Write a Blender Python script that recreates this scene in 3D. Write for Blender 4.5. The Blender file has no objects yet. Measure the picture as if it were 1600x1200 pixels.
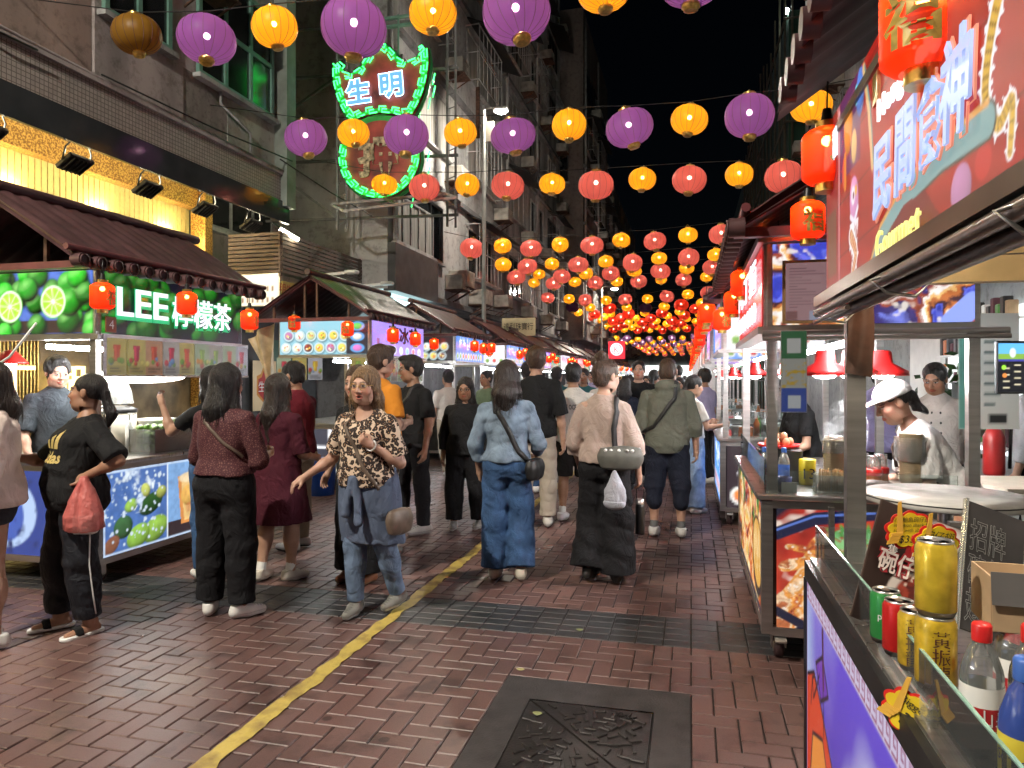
import bpy, math, random
import numpy as np
from mathutils import Vector, Matrix
random.seed(7); np.random.seed(7)
SC = bpy.context.scene
COL = SC.collection
PI = math.pi
R = math.radians

# ---------------------------------------------------------------- camera
CAM_H = 1.58; FPX = 1110.0; YAW = R(14.16); HOR = 592.0
cam = bpy.data.cameras.new('camera'); cam.sensor_width = 36.0; cam.lens = 36.0*FPX/1600.0
cam.shift_y = -8.0/1600.0; cam.clip_start = 0.05; cam.clip_end = 2000.0
cam_o = bpy.data.objects.new('camera', cam); COL.objects.link(cam_o)
cam_o.location = (0, 0, CAM_H); cam_o.rotation_euler = (R(90), 0, YAW)
SC.camera = cam_o
# ---------------------------------------------------------------- night sky, faint moonlight
world = bpy.data.worlds.new('World'); SC.world = world; world.use_nodes = True
wn = world.node_tree.nodes; wl = world.node_tree.links
sky = wn.new('ShaderNodeTexSky'); sky.sky_type = 'NISHITA'; sky.sun_disc = False
sky.sun_elevation = R(35); sky.sun_rotation = R(200)
bg = wn['Background']; bg.inputs['Strength'].default_value = 0.0001
wl.new(sky.outputs[0], bg.inputs['Color'])
sun = bpy.data.lights.new('moonlight', 'SUN'); sun.energy = 0.02; sun.angle = R(12); sun.color = (0.75, 0.85, 1.0)
sun_o = bpy.data.objects.new('moonlight', sun); COL.objects.link(sun_o); sun_o.rotation_euler = (R(55), 0, R(200))
# ---------------------------------------------------------------- picture
vs = SC.view_settings; vs.view_transform = 'Standard'; vs.look = 'None'; vs.gamma = 1.0; vs.use_curve_mapping = False
vs.exposure = 1.9
cy = SC.cycles
cy.use_denoising = True; cy.use_adaptive_sampling = True; cy.adaptive_threshold = .02; cy.max_bounces = 5; cy.diffuse_bounces = 3; cy.glossy_bounces = 3
cy.transmission_bounces = 5; cy.transparent_max_bounces = 10; cy.caustics_reflective = False; cy.caustics_refractive = False
cy.sample_clamp_indirect = 4.0; cy.sample_clamp_direct = 0.0
try: cy.use_light_tree = True
except Exception: pass

# ---------------------------------------------------------------- where things stand
CA, SA = math.cos(YAW), math.sin(YAW)
def at(u, v, D):                      # a place seen at photo point (u, v), D metres along the view
    rr = (u-800.0)/FPX*D
    return Vector((CA*rr-SA*D, SA*rr+CA*D, CAM_H+(HOR-v)/FPX*D))
def on_ground(u, v, z=0.0):
    p = at(u, v, (CAM_H-z)*FPX/(v-HOR)); return Vector((p.x, p.y, z))
def on_x(u, v, X):
    k = CA*(u-800.0)/FPX-SA
    return at(u, v, X/k)
def on_y(u, v, Y):
    k = SA*(u-800.0)/FPX+CA
    return at(u, v, Y/k)

# ---------------------------------------------------------------- objects
def link(o): COL.objects.link(o); return o
def tag(o, label=None, cat=None, group=None, kind=None):
    if label: o['label'] = label
    if cat: o['category'] = cat
    if group: o['group'] = group
    if kind: o['kind'] = kind
    return o
def thing(name, label, cat, loc=(0, 0, 0), rz=0.0, group=None):
    o = link(bpy.data.objects.new(name, None)); o.location = loc; o.rotation_euler = (0, 0, rz)
    o.empty_display_size = 0.2
    return tag(o, label, cat, group)
def obj(name, mesh, parent=None, loc=None, rot=None):
    o = link(bpy.data.objects.new(name, mesh))
    if parent is not None: o.parent = parent
    if loc is not None: o.location = loc
    if rot is not None: o.rotation_euler = rot
    return o
def struct(o): o['kind'] = 'structure'; return o
def copy_tree(o, parent=None):
    c = link(o.copy()); c.parent = parent
    for ch in list(o.children): copy_tree(ch, c)
    return c

class MB:
    """collects shapes and links them as one mesh"""
    def __init__(s): s.v = []; s.f = []; s.m = []; s.sm = []; s.cm = 0; s.smooth = False
    def add(s, vs_, fs_, smooth=None):
        b = len(s.v); s.v.extend([tuple(p) for p in vs_])
        for f in fs_:
            s.f.append(tuple(i+b for i in f)); s.m.append(s.cm); s.sm.append(s.smooth if smooth is None else smooth)
        return s
    def mat(s, i): s.cm = i; return s
    def box(s, c, d, rz=0.0, M=None, bev=0.0):
        hx, hy, hz = d[0]/2, d[1]/2, d[2]/2
        if bev <= 0:
            P = [Vector((x, y, z)) for x in (-hx, hx) for y in (-hy, hy) for z in (-hz, hz)]
            F = [(0, 1, 3, 2), (4, 6, 7, 5), (0, 4, 5, 1), (2, 3, 7, 6), (0, 2, 6, 4), (1, 5, 7, 3)]
        else:
            b = min(bev, hx*.9, hy*.9, hz*.9); P = []; idx = {}
            for sx in (-1, 1):
                for sy in (-1, 1):
                    for sz in (-1, 1):
                        for ax in range(3):
                            q = [sx*hx, sy*hy, sz*hz]
                            for k in range(3):
                                if k != ax: q[k] -= (sx, sy, sz)[k]*b
                            idx[(sx, sy, sz, ax)] = len(P); P.append(Vector(q))
            F = []
            for ax in range(3):
                o = [k for k in range(3) if k != ax]
                for sg in (-1, 1):
                    q = []
                    for (a_, b_) in ((-1, -1), (1, -1), (1, 1), (-1, 1)):
                        k = [0, 0, 0]; k[ax] = sg; k[o[0]] = a_; k[o[1]] = b_; q.append(idx[(*k, ax)])
                    F.append(tuple(q))
            for ax in range(3):
                o = [k for k in range(3) if k != ax]
                for a_ in (-1, 1):
                    for b_ in (-1, 1):
                        k = [0, 0, 0]; k[o[0]] = a_; k[o[1]] = b_
                        k1 = list(k); k1[ax] = -1; k2 = list(k); k2[ax] = 1
                        F.append((idx[(*k1, o[0])], idx[(*k2, o[0])], idx[(*k2, o[1])], idx[(*k1, o[1])]))
            for sx in (-1, 1):
                for sy in (-1, 1):
                    for sz in (-1, 1): F.append(tuple(idx[(sx, sy, sz, a)] for a in range(3)))
        if rz: 
            m = Matrix.Rotation(rz, 3, 'Z'); P = [m @ p for p in P]
        if M is not None: P = [M @ p for p in P]
        c = Vector(c)
        return s.add([p+c for p in P], F, False)
    def bar(s, p0, p1, w, h=None, up=(0, 0, 1)):         # square bar between two points
        p0, p1 = Vector(p0), Vector(p1); d = (p1-p0); L = d.length; d = d/L; up = Vector(up)
        if abs(d.dot(up)) > .98: up = Vector((0, 1, 0))
        x = d.cross(up).normalized(); z = x.cross(d); M = Matrix((x, d, z)).transposed()
        return s.box((p0+p1)/2, (w, L, h or w), M=M)
    def cyl(s, p0, p1, r0, r1=None, n=12, caps=True, smooth=True):
        p0, p1 = Vector(p0), Vector(p1); r1 = r0 if r1 is None else r1
        d = (p1-p0).normalized(); a = Vector((0, 0, 1)) if abs(d.z) < .9 else Vector((1, 0, 0))
        x = d.cross(a).normalized(); y = d.cross(x)
        P = []; 
        for (p, r) in ((p0, r0), (p1, r1)):
            for i in range(n):
                t = 2*PI*i/n; P.append(p+(x*math.cos(t)+y*math.sin(t))*r)
        F = [(i, (i+1) % n, n+(i+1) % n, n+i) for i in range(n)]
        s.add(P, F, smooth)
        if caps: s.add(P, [tuple(range(n-1, -1, -1)), tuple(range(n, 2*n))], False)
        return s
    def tube(s, pts, r, n=6, closed=False):
        pts = [Vector(p) for p in pts]; m = len(pts); P = []; px = None
        for i in range(m):
            a = pts[(i-1) % m] if (closed or i > 0) else pts[0]; b = pts[(i+1) % m] if (closed or i < m-1) else pts[-1]
            d = (b-a).normalized() if (b-a).length > 1e-9 else Vector((0, 0, 1))
            if px is None:
                a_ = Vector((0, 0, 1)) if abs(d.z) < .9 else Vector((1, 0, 0)); x = d.cross(a_).normalized()
            else:
                x = (px-d*px.dot(d)); x = x.normalized() if x.length > 1e-6 else d.orthogonal().normalized()
            px = x; y = d.cross(x); rr = r[i] if hasattr(r, '__len__') else r
            for k in range(n):
                t = 2*PI*k/n; P.append(pts[i]+(x*math.cos(t)+y*math.sin(t))*rr)
        F = []
        for i in range(m if closed else m-1):
            j = (i+1) % m
            for k in range(n): F.append((i*n+k, i*n+(k+1) % n, j*n+(k+1) % n, j*n+k))
        if not closed: F += [tuple(range(n-1, -1, -1)), tuple((m-1)*n+k for k in range(n))]
        return s.add(P, F, True)
    def lathe(s, prof, c=(0, 0, 0), n=24, wob=None, smooth=True, M=None, caps=True):
        P = []; m = len(prof); c = Vector(c)
        for (r, z) in prof:
            for k in range(n):
                t = 2*PI*k/n; q = r*(wob(t, z) if wob else 1.0); p = Vector((q*math.cos(t), q*math.sin(t), z))
                P.append((M @ p if M is not None else p)+c)
        F = [(i*n+k, i*n+(k+1) % n, (i+1)*n+(k+1) % n, (i+1)*n+k) for i in range(m-1) for k in range(n)]
        s.add(P, F, smooth)
        if not caps: return s
        if prof[0][0] > 1e-5: s.add(P[:n], [tuple(range(n-1, -1, -1))], False)
        if prof[-1][0] > 1e-5: s.add(P[-n:], [tuple(range(n))], False)
        return s
    def ball(s, c, r, n=12, m=8):
        r = r if hasattr(r, '__len__') else (r, r, r); P = []; c = Vector(c)
        for i in range(m+1):
            a = PI*i/m
            for k in range(n):
                t = 2*PI*k/n; P.append(c+Vector((r[0]*math.sin(a)*math.cos(t), r[1]*math.sin(a)*math.sin(t), -r[2]*math.cos(a))))
        return s.add(P, [(i*n+k, i*n+(k+1) % n, (i+1)*n+(k+1) % n, (i+1)*n+k) for i in range(m) for k in range(n)], True)
    def prism(s, poly, o, x, y, depth):                  # 2-D outline on axes x, y, thick along x cross y
        o, x, y = Vector(o), Vector(x), Vector(y); z = x.cross(y).normalized()*depth; n = len(poly)
        P = [o+x*a+y*b for a, b in poly]+[o+x*a+y*b+z for a, b in poly]
        return s.add(P, [tuple(range(n-1, -1, -1)), tuple(range(n, 2*n))]+[(i, (i+1) % n, n+(i+1) % n, n+i) for i in range(n)], False)
    def sheet(s, fn, nu, nv, smooth=True):               # fn(a, b) with a, b in 0..1
        P = [fn(i/nu, j/nv) for j in range(nv+1) for i in range(nu+1)]
        return s.add(P, [(j*(nu+1)+i, j*(nu+1)+i+1, (j+1)*(nu+1)+i+1, (j+1)*(nu+1)+i) for j in range(nv) for i in range(nu)], smooth)
    def mesh(s, name, mats):
        me = bpy.data.meshes.new(name); me.from_pydata(s.v, [], s.f)
        for m in (mats if isinstance(mats, (list, tuple)) else [mats]): me.materials.append(m)
        me.polygons.foreach_set('material_index', s.m); me.polygons.foreach_set('use_smooth', s.sm)
        me.update(); return me
    def build(s, name, mats, parent=None, loc=None, rot=None):
        return obj(name, s.mesh(name, mats), parent, loc, rot)

# ---------------------------------------------------------------- materials
def _nt(name):
    m = bpy.data.materials.new(name); m.use_nodes = True
    return m, m.node_tree.nodes, m.node_tree.links, m.node_tree.nodes['Principled BSDF']
def mat(name, col, rough=.6, metal=0.0, var=.15, scale=6.0, bump=0.0, bscale=40.0, col2=None, spec=.5, coord='Object', stretch=(1, 1, 1), coat=0.0, alpha=1.0, detail=4.0, rvar=0.0):
    m, N, L, b = _nt(name); c = tuple(col)
    b.inputs['Roughness'].default_value = rough; b.inputs['Metallic'].default_value = metal
    b.inputs['Specular IOR Level'].default_value = spec; b.inputs['Coat Weight'].default_value = coat
    b.inputs['Alpha'].default_value = alpha
    tc = N.new('ShaderNodeTexCoord'); mp = N.new('ShaderNodeMapping'); mp.inputs['Scale'].default_value = stretch
    L.new(tc.outputs[coord], mp.inputs['Vector'])
    no = N.new('ShaderNodeTexNoise'); no.inputs['Scale'].default_value = scale; no.inputs['Detail'].default_value = detail
    L.new(mp.outputs[0], no.inputs['Vector'])
    cr = N.new('ShaderNodeValToRGB'); e = cr.color_ramp.elements
    a = tuple(max(0, x*(1-var*1.6)) for x in c); z = tuple(min(1, x*(1+var)) for x in (col2 or c))
    e[0].position = .3; e[1].position = .72; e[0].color = (*a, 1); e[1].color = (*z, 1)
    L.new(no.outputs['Fac'], cr.inputs['Fac']); L.new(cr.outputs[0], b.inputs['Base Color'])
    if rvar:
        mr = N.new('ShaderNodeMapRange'); mr.inputs[3].default_value = max(.05, rough-rvar); mr.inputs[4].default_value = min(1, rough+rvar)
        L.new(no.outputs['Fac'], mr.inputs[0]); L.new(mr.outputs[0], b.inputs['Roughness'])
    if bump:
        n2 = N.new('ShaderNodeTexNoise'); n2.inputs['Scale'].default_value = bscale; n2.inputs['Detail'].default_value = 5
        L.new(mp.outputs[0], n2.inputs['Vector'])
        bp = N.new('ShaderNodeBump'); bp.inputs['Strength'].default_value = bump; bp.inputs['Distance'].default_value = .01
        L.new(n2.outputs['Fac'], bp.inputs['Height']); L.new(bp.outputs[0], b.inputs['Normal'])
    return m
def emit(name, col, s=1.0, sampling=None, base=None):
    m, N, L, b = _nt(name)
    b.inputs['Base Color'].default_value = (*(base or tuple(c*.5 for c in col)), 1); b.inputs['Emission Color'].default_value = (*col, 1)
    b.inputs['Emission Strength'].default_value = s; b.inputs['Roughness'].default_value = .4
    if sampling: m.cycles.emission_sampling = sampling
    return m
def print_mat(name, s, rough=.25, base=.25):                  # flat print carried by the mesh's colours; s > 0 glows: light boxes, and faintly some paper prints
    m, N, L, b = _nt(name); a = N.new('ShaderNodeAttribute'); a.attribute_name = 'Col'
    if s > 0:
        L.new(a.outputs['Color'], b.inputs['Emission Color']); b.inputs['Emission Strength'].default_value = s
        b.inputs['Base Color'].default_value = (base*.1, base*.1, base*.1, 1)
    else: L.new(a.outputs['Color'], b.inputs['Base Color'])
    b.inputs['Roughness'].default_value = rough
    m.cycles.emission_sampling = 'NONE'
    return m
def glass_mat(name, tint=(.9, .95, .95), refl=.10, rough=.03, dirt=.04):
    m, N, L, b = _nt(name); out = N['Material Output']; N.remove(b)
    t = N.new('ShaderNodeBsdfTransparent'); t.inputs[0].default_value = (*tint, 1)
    g = N.new('ShaderNodeBsdfGlossy'); g.inputs['Roughness'].default_value = rough; g.inputs[0].default_value = (.9, .9, .9, 1)
    d = N.new('ShaderNodeBsdfDiffuse'); d.inputs[0].default_value = (.7, .75, .75, 1)
    fr = N.new('ShaderNodeFresnel'); fr.inputs[0].default_value = 1.45
    ad = N.new('ShaderNodeMath'); ad.operation = 'ADD'; ad.inputs[1].default_value = refl*.3; L.new(fr.outputs[0], ad.inputs[0])
    m1 = N.new('ShaderNodeMixShader'); L.new(ad.outputs[0], m1.inputs[0]); L.new(t.outputs[0], m1.inputs[1]); L.new(g.outputs[0], m1.inputs[2])
    m2 = N.new('ShaderNodeMixShader'); m2.inputs[0].default_value = dirt; L.new(m1.outputs[0], m2.inputs[1]); L.new(d.outputs[0], m2.inputs[2])
    L.new(m2.outputs[0], out.inputs[0]); return m

MT = {}
MT['steel'] = mat('brushed_steel', (.52, .51, .50), .32, .95, .12, 3, bump=.05, bscale=60, stretch=(1, 1, 12), rvar=.08)
MT['steel_h'] = mat('brushed_steel_flat', (.50, .49, .47), .30, .95, .15, 4, bump=.05, bscale=40, stretch=(1, 10, 1), rvar=.1)
MT['darkmetal'] = mat('dark_metal', (.04, .04, .042), .45, .6, .2, 8)
MT['black'] = mat('black_plastic', (.015, .015, .016), .4, 0, .2, 10)
MT['white'] = mat('white_plastic', (.75, .75, .73), .4, 0, .05, 8)
MT['cream'] = mat('cream_plastic', (.62, .57, .46), .45, 0, .08, 8)
MT['roof'] = mat('maroon_roof_sheet', (.075, .036, .038), .42, 0, .3, 5, bump=.1, bscale=30)
MT['roof_red'] = mat('red_brown_pipe', (.14, .035, .04), .4, 0, .25, 7)
MT['rust'] = mat('rusty_bar', (.12, .06, .04), .6, .4, .4, 14)
MT['rubber'] = mat('rubber', (.03, .03, .03), .7, 0, .2, 12)
MT['wire'] = mat('black_wire', (.012, .012, .012), .6, 0, .1, 5)
MT['gold'] = mat('gold_trim', (.72, .48, .14), .28, .9, .2, 30)
MT['goldpaint'] = mat('gold_print', (.34, .24, .04), .5, .1, .3, 40)
MT['glass'] = glass_mat('clear_glass')
MT['film'] = glass_mat('clear_plastic_film', (.86, .84, .8), .35, .18, .14)
MT['brownplastic'] = mat('brown_board', (.06, .038, .03), .3, 0, .25, 6)
MT['card'] = mat('cardboard', (.42, .29, .17), .8, 0, .12, 12)
MT['printlit'] = print_mat('lit_print', .40)
MT['printdim'] = print_mat('dim_lit_print', .3)
MT['print'] = print_mat('paper_print', 0, .5)
MT['txt_white'] = emit('lit_white_letters', (.86, .9, 1.0), .38)
MT['txt_green'] = emit('lit_green_edge', (.03, .55, .22), .22)
MT['txt_red'] = emit('lit_red_letters', (.65, .02, .04), .3)
MT['lamp_white'] = emit('white_lamp', (1, .97, .92), 14)
MT['lamp_warm'] = emit('warm_lamp', (1, .85, .55), 14)

# ---------------------------------------------------------------- lettering
def _txt_mesh(body, size, extrude=0.0, bevel=0.0, fill=True, offset=0.0, align='CENTER', shear=0.0, spacing=1.0, res=2, line=1.0):
    c = bpy.data.curves.new('lettering', 'FONT'); c.body = body; c.size = size; c.extrude = extrude
    c.bevel_depth = bevel; c.offset = offset; c.align_x = align; c.align_y = 'CENTER'; c.shear = shear
    c.space_character = spacing; c.resolution_u = res; c.bevel_resolution = 1; c.space_line = line
    if not fill: c.fill_mode = 'NONE'
    o = bpy.data.objects.new('lettering', c)
    me = bpy.data.meshes.new_from_object(o)
    bpy.data.objects.remove(o); bpy.data.curves.remove(c); return me
_tc = {}
def text(name, body, size, m, pos, right, up, parent=None, w=None, h=None, rot=0.0, **kw):
    key = (body, size, tuple(sorted(kw.items())))
    if key in _tc: me = _tc[key].copy()
    else:
        me = _txt_mesh(body, size, **kw); _tc[key] = me; me = me.copy()
    r = Vector(right).normalized(); u = Vector(up).normalized(); n = r.cross(u)
    if rot: r, u = r*math.cos(rot)+u*math.sin(rot), u*math.cos(rot)-r*math.sin(rot)
    if len(me.vertices):
        co = np.empty(len(me.vertices)*3); me.vertices.foreach_get('co', co); co = co.reshape(-1, 3)
        lo, hi = co.min(0), co.max(0); co[:, :2] -= (lo[:2]+hi[:2])/2
        if w: co[:, 0] *= w/max(hi[0]-lo[0], 1e-6)
        if h: co[:, 1] *= h/max(hi[1]-lo[1], 1e-6)
        B = np.array([list(r), list(u), list(n)]); co = co @ B+np.array(list(pos)); me.vertices.foreach_set('co', co.ravel())
    me.materials.clear(); me.materials.append(m); me.name = name; me.update()
    return obj(name, me, parent)

# ---------------------------------------------------------------- printed pictures
def vnoise(nx, ny, cx, cy_, rng, octaves=3):
    out = np.zeros((ny, nx)); amp = 1.0; tot = 0
    for o in range(octaves):
        gx, gy = max(2, int(cx*2**o)), max(2, int(cy_*2**o)); g = rng.random((gy+2, gx+2))
        x = np.linspace(0, gx-1e-6, nx); y = np.linspace(0, gy-1e-6, ny); xi = x.astype(int); yi = y.astype(int)
        fx = x-xi; fy = y-yi; fx = fx*fx*(3-2*fx); fy = fy*fy*(3-2*fy)
        a = g[np.ix_(yi, xi)]; b = g[np.ix_(yi, xi+1)]; c = g[np.ix_(yi+1, xi)]; d = g[np.ix_(yi+1, xi+1)]
        out += amp*((a*(1-fx)+b*fx)*(1-fy)[:, None]+(c*(1-fx)+d*fx)*fy[:, None]); tot += amp; amp *= .5
    return out/tot
class Pic:
    def __init__(s, w, h, n, bg=(0, 0, 0), seed=0):
        s.w, s.h = w, h; s.nx = max(4, int(w*n)); s.ny = max(4, int(h*n)); s.rng = np.random.default_rng(seed)
        s.X, s.Y = np.meshgrid(np.linspace(0, w, s.nx), np.linspace(0, h, s.ny)); s.px = w/s.nx
        s.img = np.ones((s.ny, s.nx, 3))*np.array(bg)
    def bl(s, m, c):
        m = np.clip(m, 0, 1)[..., None]; s.img = s.img*(1-m)+np.asarray(c)*m; return s
    def ell(s, cx, cy_, rx, ry=None, c=(1, 1, 1), rot=0.0, soft=1.2, shade=0.0):
        ry = ry or rx; ca, sa = math.cos(rot), math.sin(rot); dx, dy = s.X-cx, s.Y-cy_
        k = np.hypot((dx*ca+dy*sa)/rx, (-dx*sa+dy*ca)/ry); m = (1-k)*min(rx, ry)/(s.px*soft)+.5
        col = np.asarray(c)
        if shade: col = col*(1+shade*(dy/ry*.5-dx/rx*.3-.8*np.clip(k-.5, 0, 1)))[..., None]
        return s.bl(m, col)
    def rect(s, x0, y0, x1, y1, c):
        m = np.minimum(np.minimum(s.X-x0, x1-s.X), np.minimum(s.Y-y0, y1-s.Y))/s.px+.5; return s.bl(m, c)
    def line(s, pts, w, c, soft=1.0):
        d = np.full(s.X.shape, 9.0)
        for (x0, y0), (x1, y1) in zip(pts[:-1], pts[1:]):
            vx, vy = x1-x0, y1-y0; L = vx*vx+vy*vy+1e-12; t = np.clip(((s.X-x0)*vx+(s.Y-y0)*vy)/L, 0, 1)
            d = np.minimum(d, np.hypot(s.X-x0-t*vx, s.Y-y0-t*vy))
        return s.bl((w/2-d)/(s.px*soft)+.5, c)
    def poly(s, pts, c):
        m = np.zeros(s.X.shape, bool); n = len(pts); j = n-1
        for i in range(n):
            (xi, yi), (xj, yj) = pts[i], pts[j]
            cr = ((yi > s.Y) != (yj > s.Y)) & (s.X < (xj-xi)*(s.Y-yi)/((yj-yi) if yj != yi else 1e-9)+xi); m ^= cr; j = i
        return s.bl(m.astype(float), c)
    def noise(s, sc=4, o=3): return vnoise(s.nx, s.ny, max(1, s.w*sc), max(1, s.h*sc), s.rng, o)
    def mul(s, f): s.img = s.img*f[..., None]; return s
    def place(s, name, pos, right, up, m, parent=None, flat=False):
        r = np.array(Vector(right).normalized()); u = np.array(Vector(up).normalized()); p = np.array(list(pos))
        co = p+(s.X.ravel()-s.w/2)[:, None]*r+(s.Y.ravel()-s.h/2)[:, None]*u
        nx, ny = s.nx, s.ny; i = np.arange(nx*ny).reshape(ny, nx)
        q = np.stack([i[:-1, :-1], i[:-1, 1:], i[1:, 1:], i[1:, :-1]], -1).reshape(-1, 4)
        me = bpy.data.meshes.new(name); np_mesh(me, co, q, smooth=False)
        col = np.ones((nx*ny, 4), np.float32); col[:, :3] = np.clip(s.img, 0, 2).reshape(-1, 3)
        a = me.color_attributes.new('Col', 'FLOAT_COLOR', 'POINT'); a.data.foreach_set('color', col.ravel())
        me.materials.append(m); return obj(name, me, parent)
def np_mesh(me, co, quads, smooth=True):
    me.vertices.add(len(co)); me.vertices.foreach_set('co', np.ascontiguousarray(co, np.float32).ravel())
    n = len(quads); me.loops.add(n*4); me.loops.foreach_set('vertex_index', np.ascontiguousarray(quads, np.int32).ravel())
    me.polygons.add(n); me.polygons.foreach_set('loop_start', np.arange(0, n*4, 4, dtype=np.int32))
    me.polygons.foreach_set('use_smooth', np.full(n, smooth)); me.update(calc_edges=True)

def lin(r, g, b):                      # display colour 0..255 to linear
    f = lambda c: (c/255/12.92) if c <= 10 else ((c/255+.055)/1.055)**2.4
    return (f(r), f(g), f(b))
# ================================================================ figures: smooth volumes turned into skin and cloth
class Vol:
    """distance field on a box grid; shapes are blended in and the surface drawn off as quads"""
    def __init__(s, lo, hi, vx):
        s.lo = np.array(lo, float); s.vx = vx; s.n = np.maximum(4, np.ceil((np.array(hi)-s.lo)/vx).astype(int)+1)
        s.ax = [s.lo[k]+vx*np.arange(s.n[k]) for k in range(3)]; s.f = np.full(s.n, .2, np.float32)
    def reg(s, lo, hi, pad):
        sl = []
        for k in range(3):
            a = int(max(0, math.floor((lo[k]-pad-s.lo[k])/s.vx))); b = int(min(s.n[k], math.ceil((hi[k]+pad-s.lo[k])/s.vx)+1))
            if b <= a: return None, None, None, None
            sl.append(slice(a, b))
        g = [s.ax[k][sl[k]].astype(np.float32) for k in range(3)]
        return tuple(sl), g[0][:, None, None], g[1][None, :, None], g[2][None, None, :]
    def mix(s, sl, d, k, sub):
        a = s.f[sl]
        if sub:
            b = d; A = s.f[sl]; h = np.maximum(k-np.abs(A+b), 0)/k if k > 0 else 0
            s.f[sl] = np.maximum(A, -b)+(h*h*k*.25 if k > 0 else 0)
        else:
            h = np.maximum(k-np.abs(a-d), 0)/k if k > 0 else 0
            s.f[sl] = np.minimum(a, d)-(h*h*k*.25 if k > 0 else 0)
    def cone(s, a, b, ra, rb, k=.02, flat=False, flata=False, sub=False, sq=None):
        a, b = np.array(a, float), np.array(b, float); r = max(ra, rb); pad = k+3*s.vx
        lo, hi = np.minimum(a, b)-r, np.maximum(a, b)+r
        sl, X, Y, Z = s.reg(lo, hi, pad)
        if sl is None: return s
        v = b-a; L2 = v @ v+1e-12; px, py, pz = X-a[0], Y-a[1], Z-a[2]; t0 = (px*v[0]+py*v[1]+pz*v[2])/L2
        t = np.clip(t0, 0, 1); d = np.sqrt((px-t*v[0])**2+(py-t*v[1])**2+(pz-t*v[2])**2)-(ra+(rb-ra)*t)
        L = math.sqrt(L2)
        if flat: d = np.maximum(d, (t0-1)*L)
        if flata: d = np.maximum(d, -t0*L)
        s.mix(sl, d, k, sub); return s
    def ell(s, c, r, B=None, k=.02, sub=False):
        c, r = np.array(c, float), np.array(r, float); m = r.max(); sl, X, Y, Z = s.reg(c-m, c+m, k+3*s.vx)
        if sl is None: return s
        p = [X-c[0], Y-c[1], Z-c[2]]
        if B is not None: p = [p[0]*B[j][0]+p[1]*B[j][1]+p[2]*B[j][2] for j in range(3)]
        q = (p[0]/r[0])**2+(p[1]/r[1])**2+(p[2]/r[2])**2; g = np.sqrt((p[0]/r[0]**2)**2+(p[1]/r[1]**2)**2+(p[2]/r[2]**2)**2)+1e-9
        k0 = np.sqrt(q); s.mix(sl, k0*(k0-1)/g, k, sub); return s
    def stack(s, o, B, tab, k=.03, off=0.0, p=2.2):
        """tab rows: height, half width, half depth, forward shift, in the frame o, B"""
        tab = np.array(tab, float); m = max(tab[:, 1].max(), tab[:, 2].max())+abs(tab[:, 3]).max()+off+.02
        o = np.array(o, float); ends = [o+B[2]*tab[0, 0], o+B[2]*tab[-1, 0]]
        lo = np.minimum(*ends)-m; hi = np.maximum(*ends)+m; sl, X, Y, Z = s.reg(lo, hi, k+2*s.vx)
        if sl is None: return s
        q = [X-o[0], Y-o[1], Z-o[2]]; x, y, z = [q[0]*B[j][0]+q[1]*B[j][1]+q[2]*B[j][2] for j in range(3)]
        a = np.interp(z, tab[:, 0], tab[:, 1])+off; b = np.interp(z, tab[:, 0], tab[:, 2])+off; c = np.interp(z, tab[:, 0], tab[:, 3])
        y = y-c; ax, ay = np.abs(x)/a, np.abs(y)/b; k0 = (ax**p+ay**p)**(1/p)
        d = (k0-1)*np.minimum(a, b)*.5+(k0-1)*np.sqrt(x*x+y*y)/np.maximum(k0, .2)*.5
        d = np.maximum(d, np.maximum(tab[0, 0]-z, z-tab[-1, 0])); s.mix(sl, d.astype(np.float32), k, False); return s
    def cut(s, p, n, k=.008):                        # keep the side the normal points away from
        p, n = np.array(p, float), np.array(n, float); n = n/np.linalg.norm(n)
        d = (s.ax[0][:, None, None]-p[0])*n[0]+(s.ax[1][None, :, None]-p[1])*n[1]+(s.ax[2][None, None, :]-p[2])*n[2]
        s.f = np.maximum(s.f, d.astype(np.float32)); return s
    def ripple(s, amp, fr, seed=0, zscale=1.0, z0=None, n=5):
        rng = np.random.default_rng(seed); X, Y, Z = [a.astype(np.float32) for a in (s.ax[0][:, None, None], s.ax[1][None, :, None], s.ax[2][None, None, :])]
        w = 0
        for i in range(n):
            d = rng.normal(size=3); d /= np.linalg.norm(d); f = fr*(.6+rng.random()*1.1)
            ph = (X*d[0]+Y*d[1]+Z*d[2]*zscale)*f+rng.random()*6.28+1.5*np.sin((X*d[1]-Y*d[0]+Z*.7)*fr*.37)
            w = w+(np.sin(ph) if i % 2 else 2.6*(1-np.abs(np.sin(ph*.5)))**2.5-.6)
        s.f += (w*(amp/n)*1.6).astype(np.float32); return s
    def surf(s):
        f = s.f; f[0] = f[-1] = .2; f[:, 0] = f[:, -1] = .2; f[:, :, 0] = f[:, :, -1] = .2
        ins = f < 0; n = f.shape
        c = np.zeros((n[0]-1, n[1]-1, n[2]-1), np.int8)
        for i in (0, 1):
            for j in (0, 1):
                for k in (0, 1): c += ins[i:n[0]-1+i, j:n[1]-1+j, k:n[2]-1+k]
        act = (c > 0) & (c < 8); I = np.argwhere(act)
        if len(I) == 0: return np.zeros((0, 3)), np.zeros((0, 4), int)
        idx = np.full(act.shape, -1, np.int64); idx[act] = np.arange(len(I))
        acc = np.zeros((len(I), 3)); cnt = np.zeros(len(I))
        cr = [(i, j, k) for i in (0, 1) for j in (0, 1) for k in (0, 1)]
        val = {q: f[I[:, 0]+q[0], I[:, 1]+q[1], I[:, 2]+q[2]] for q in cr}
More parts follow.
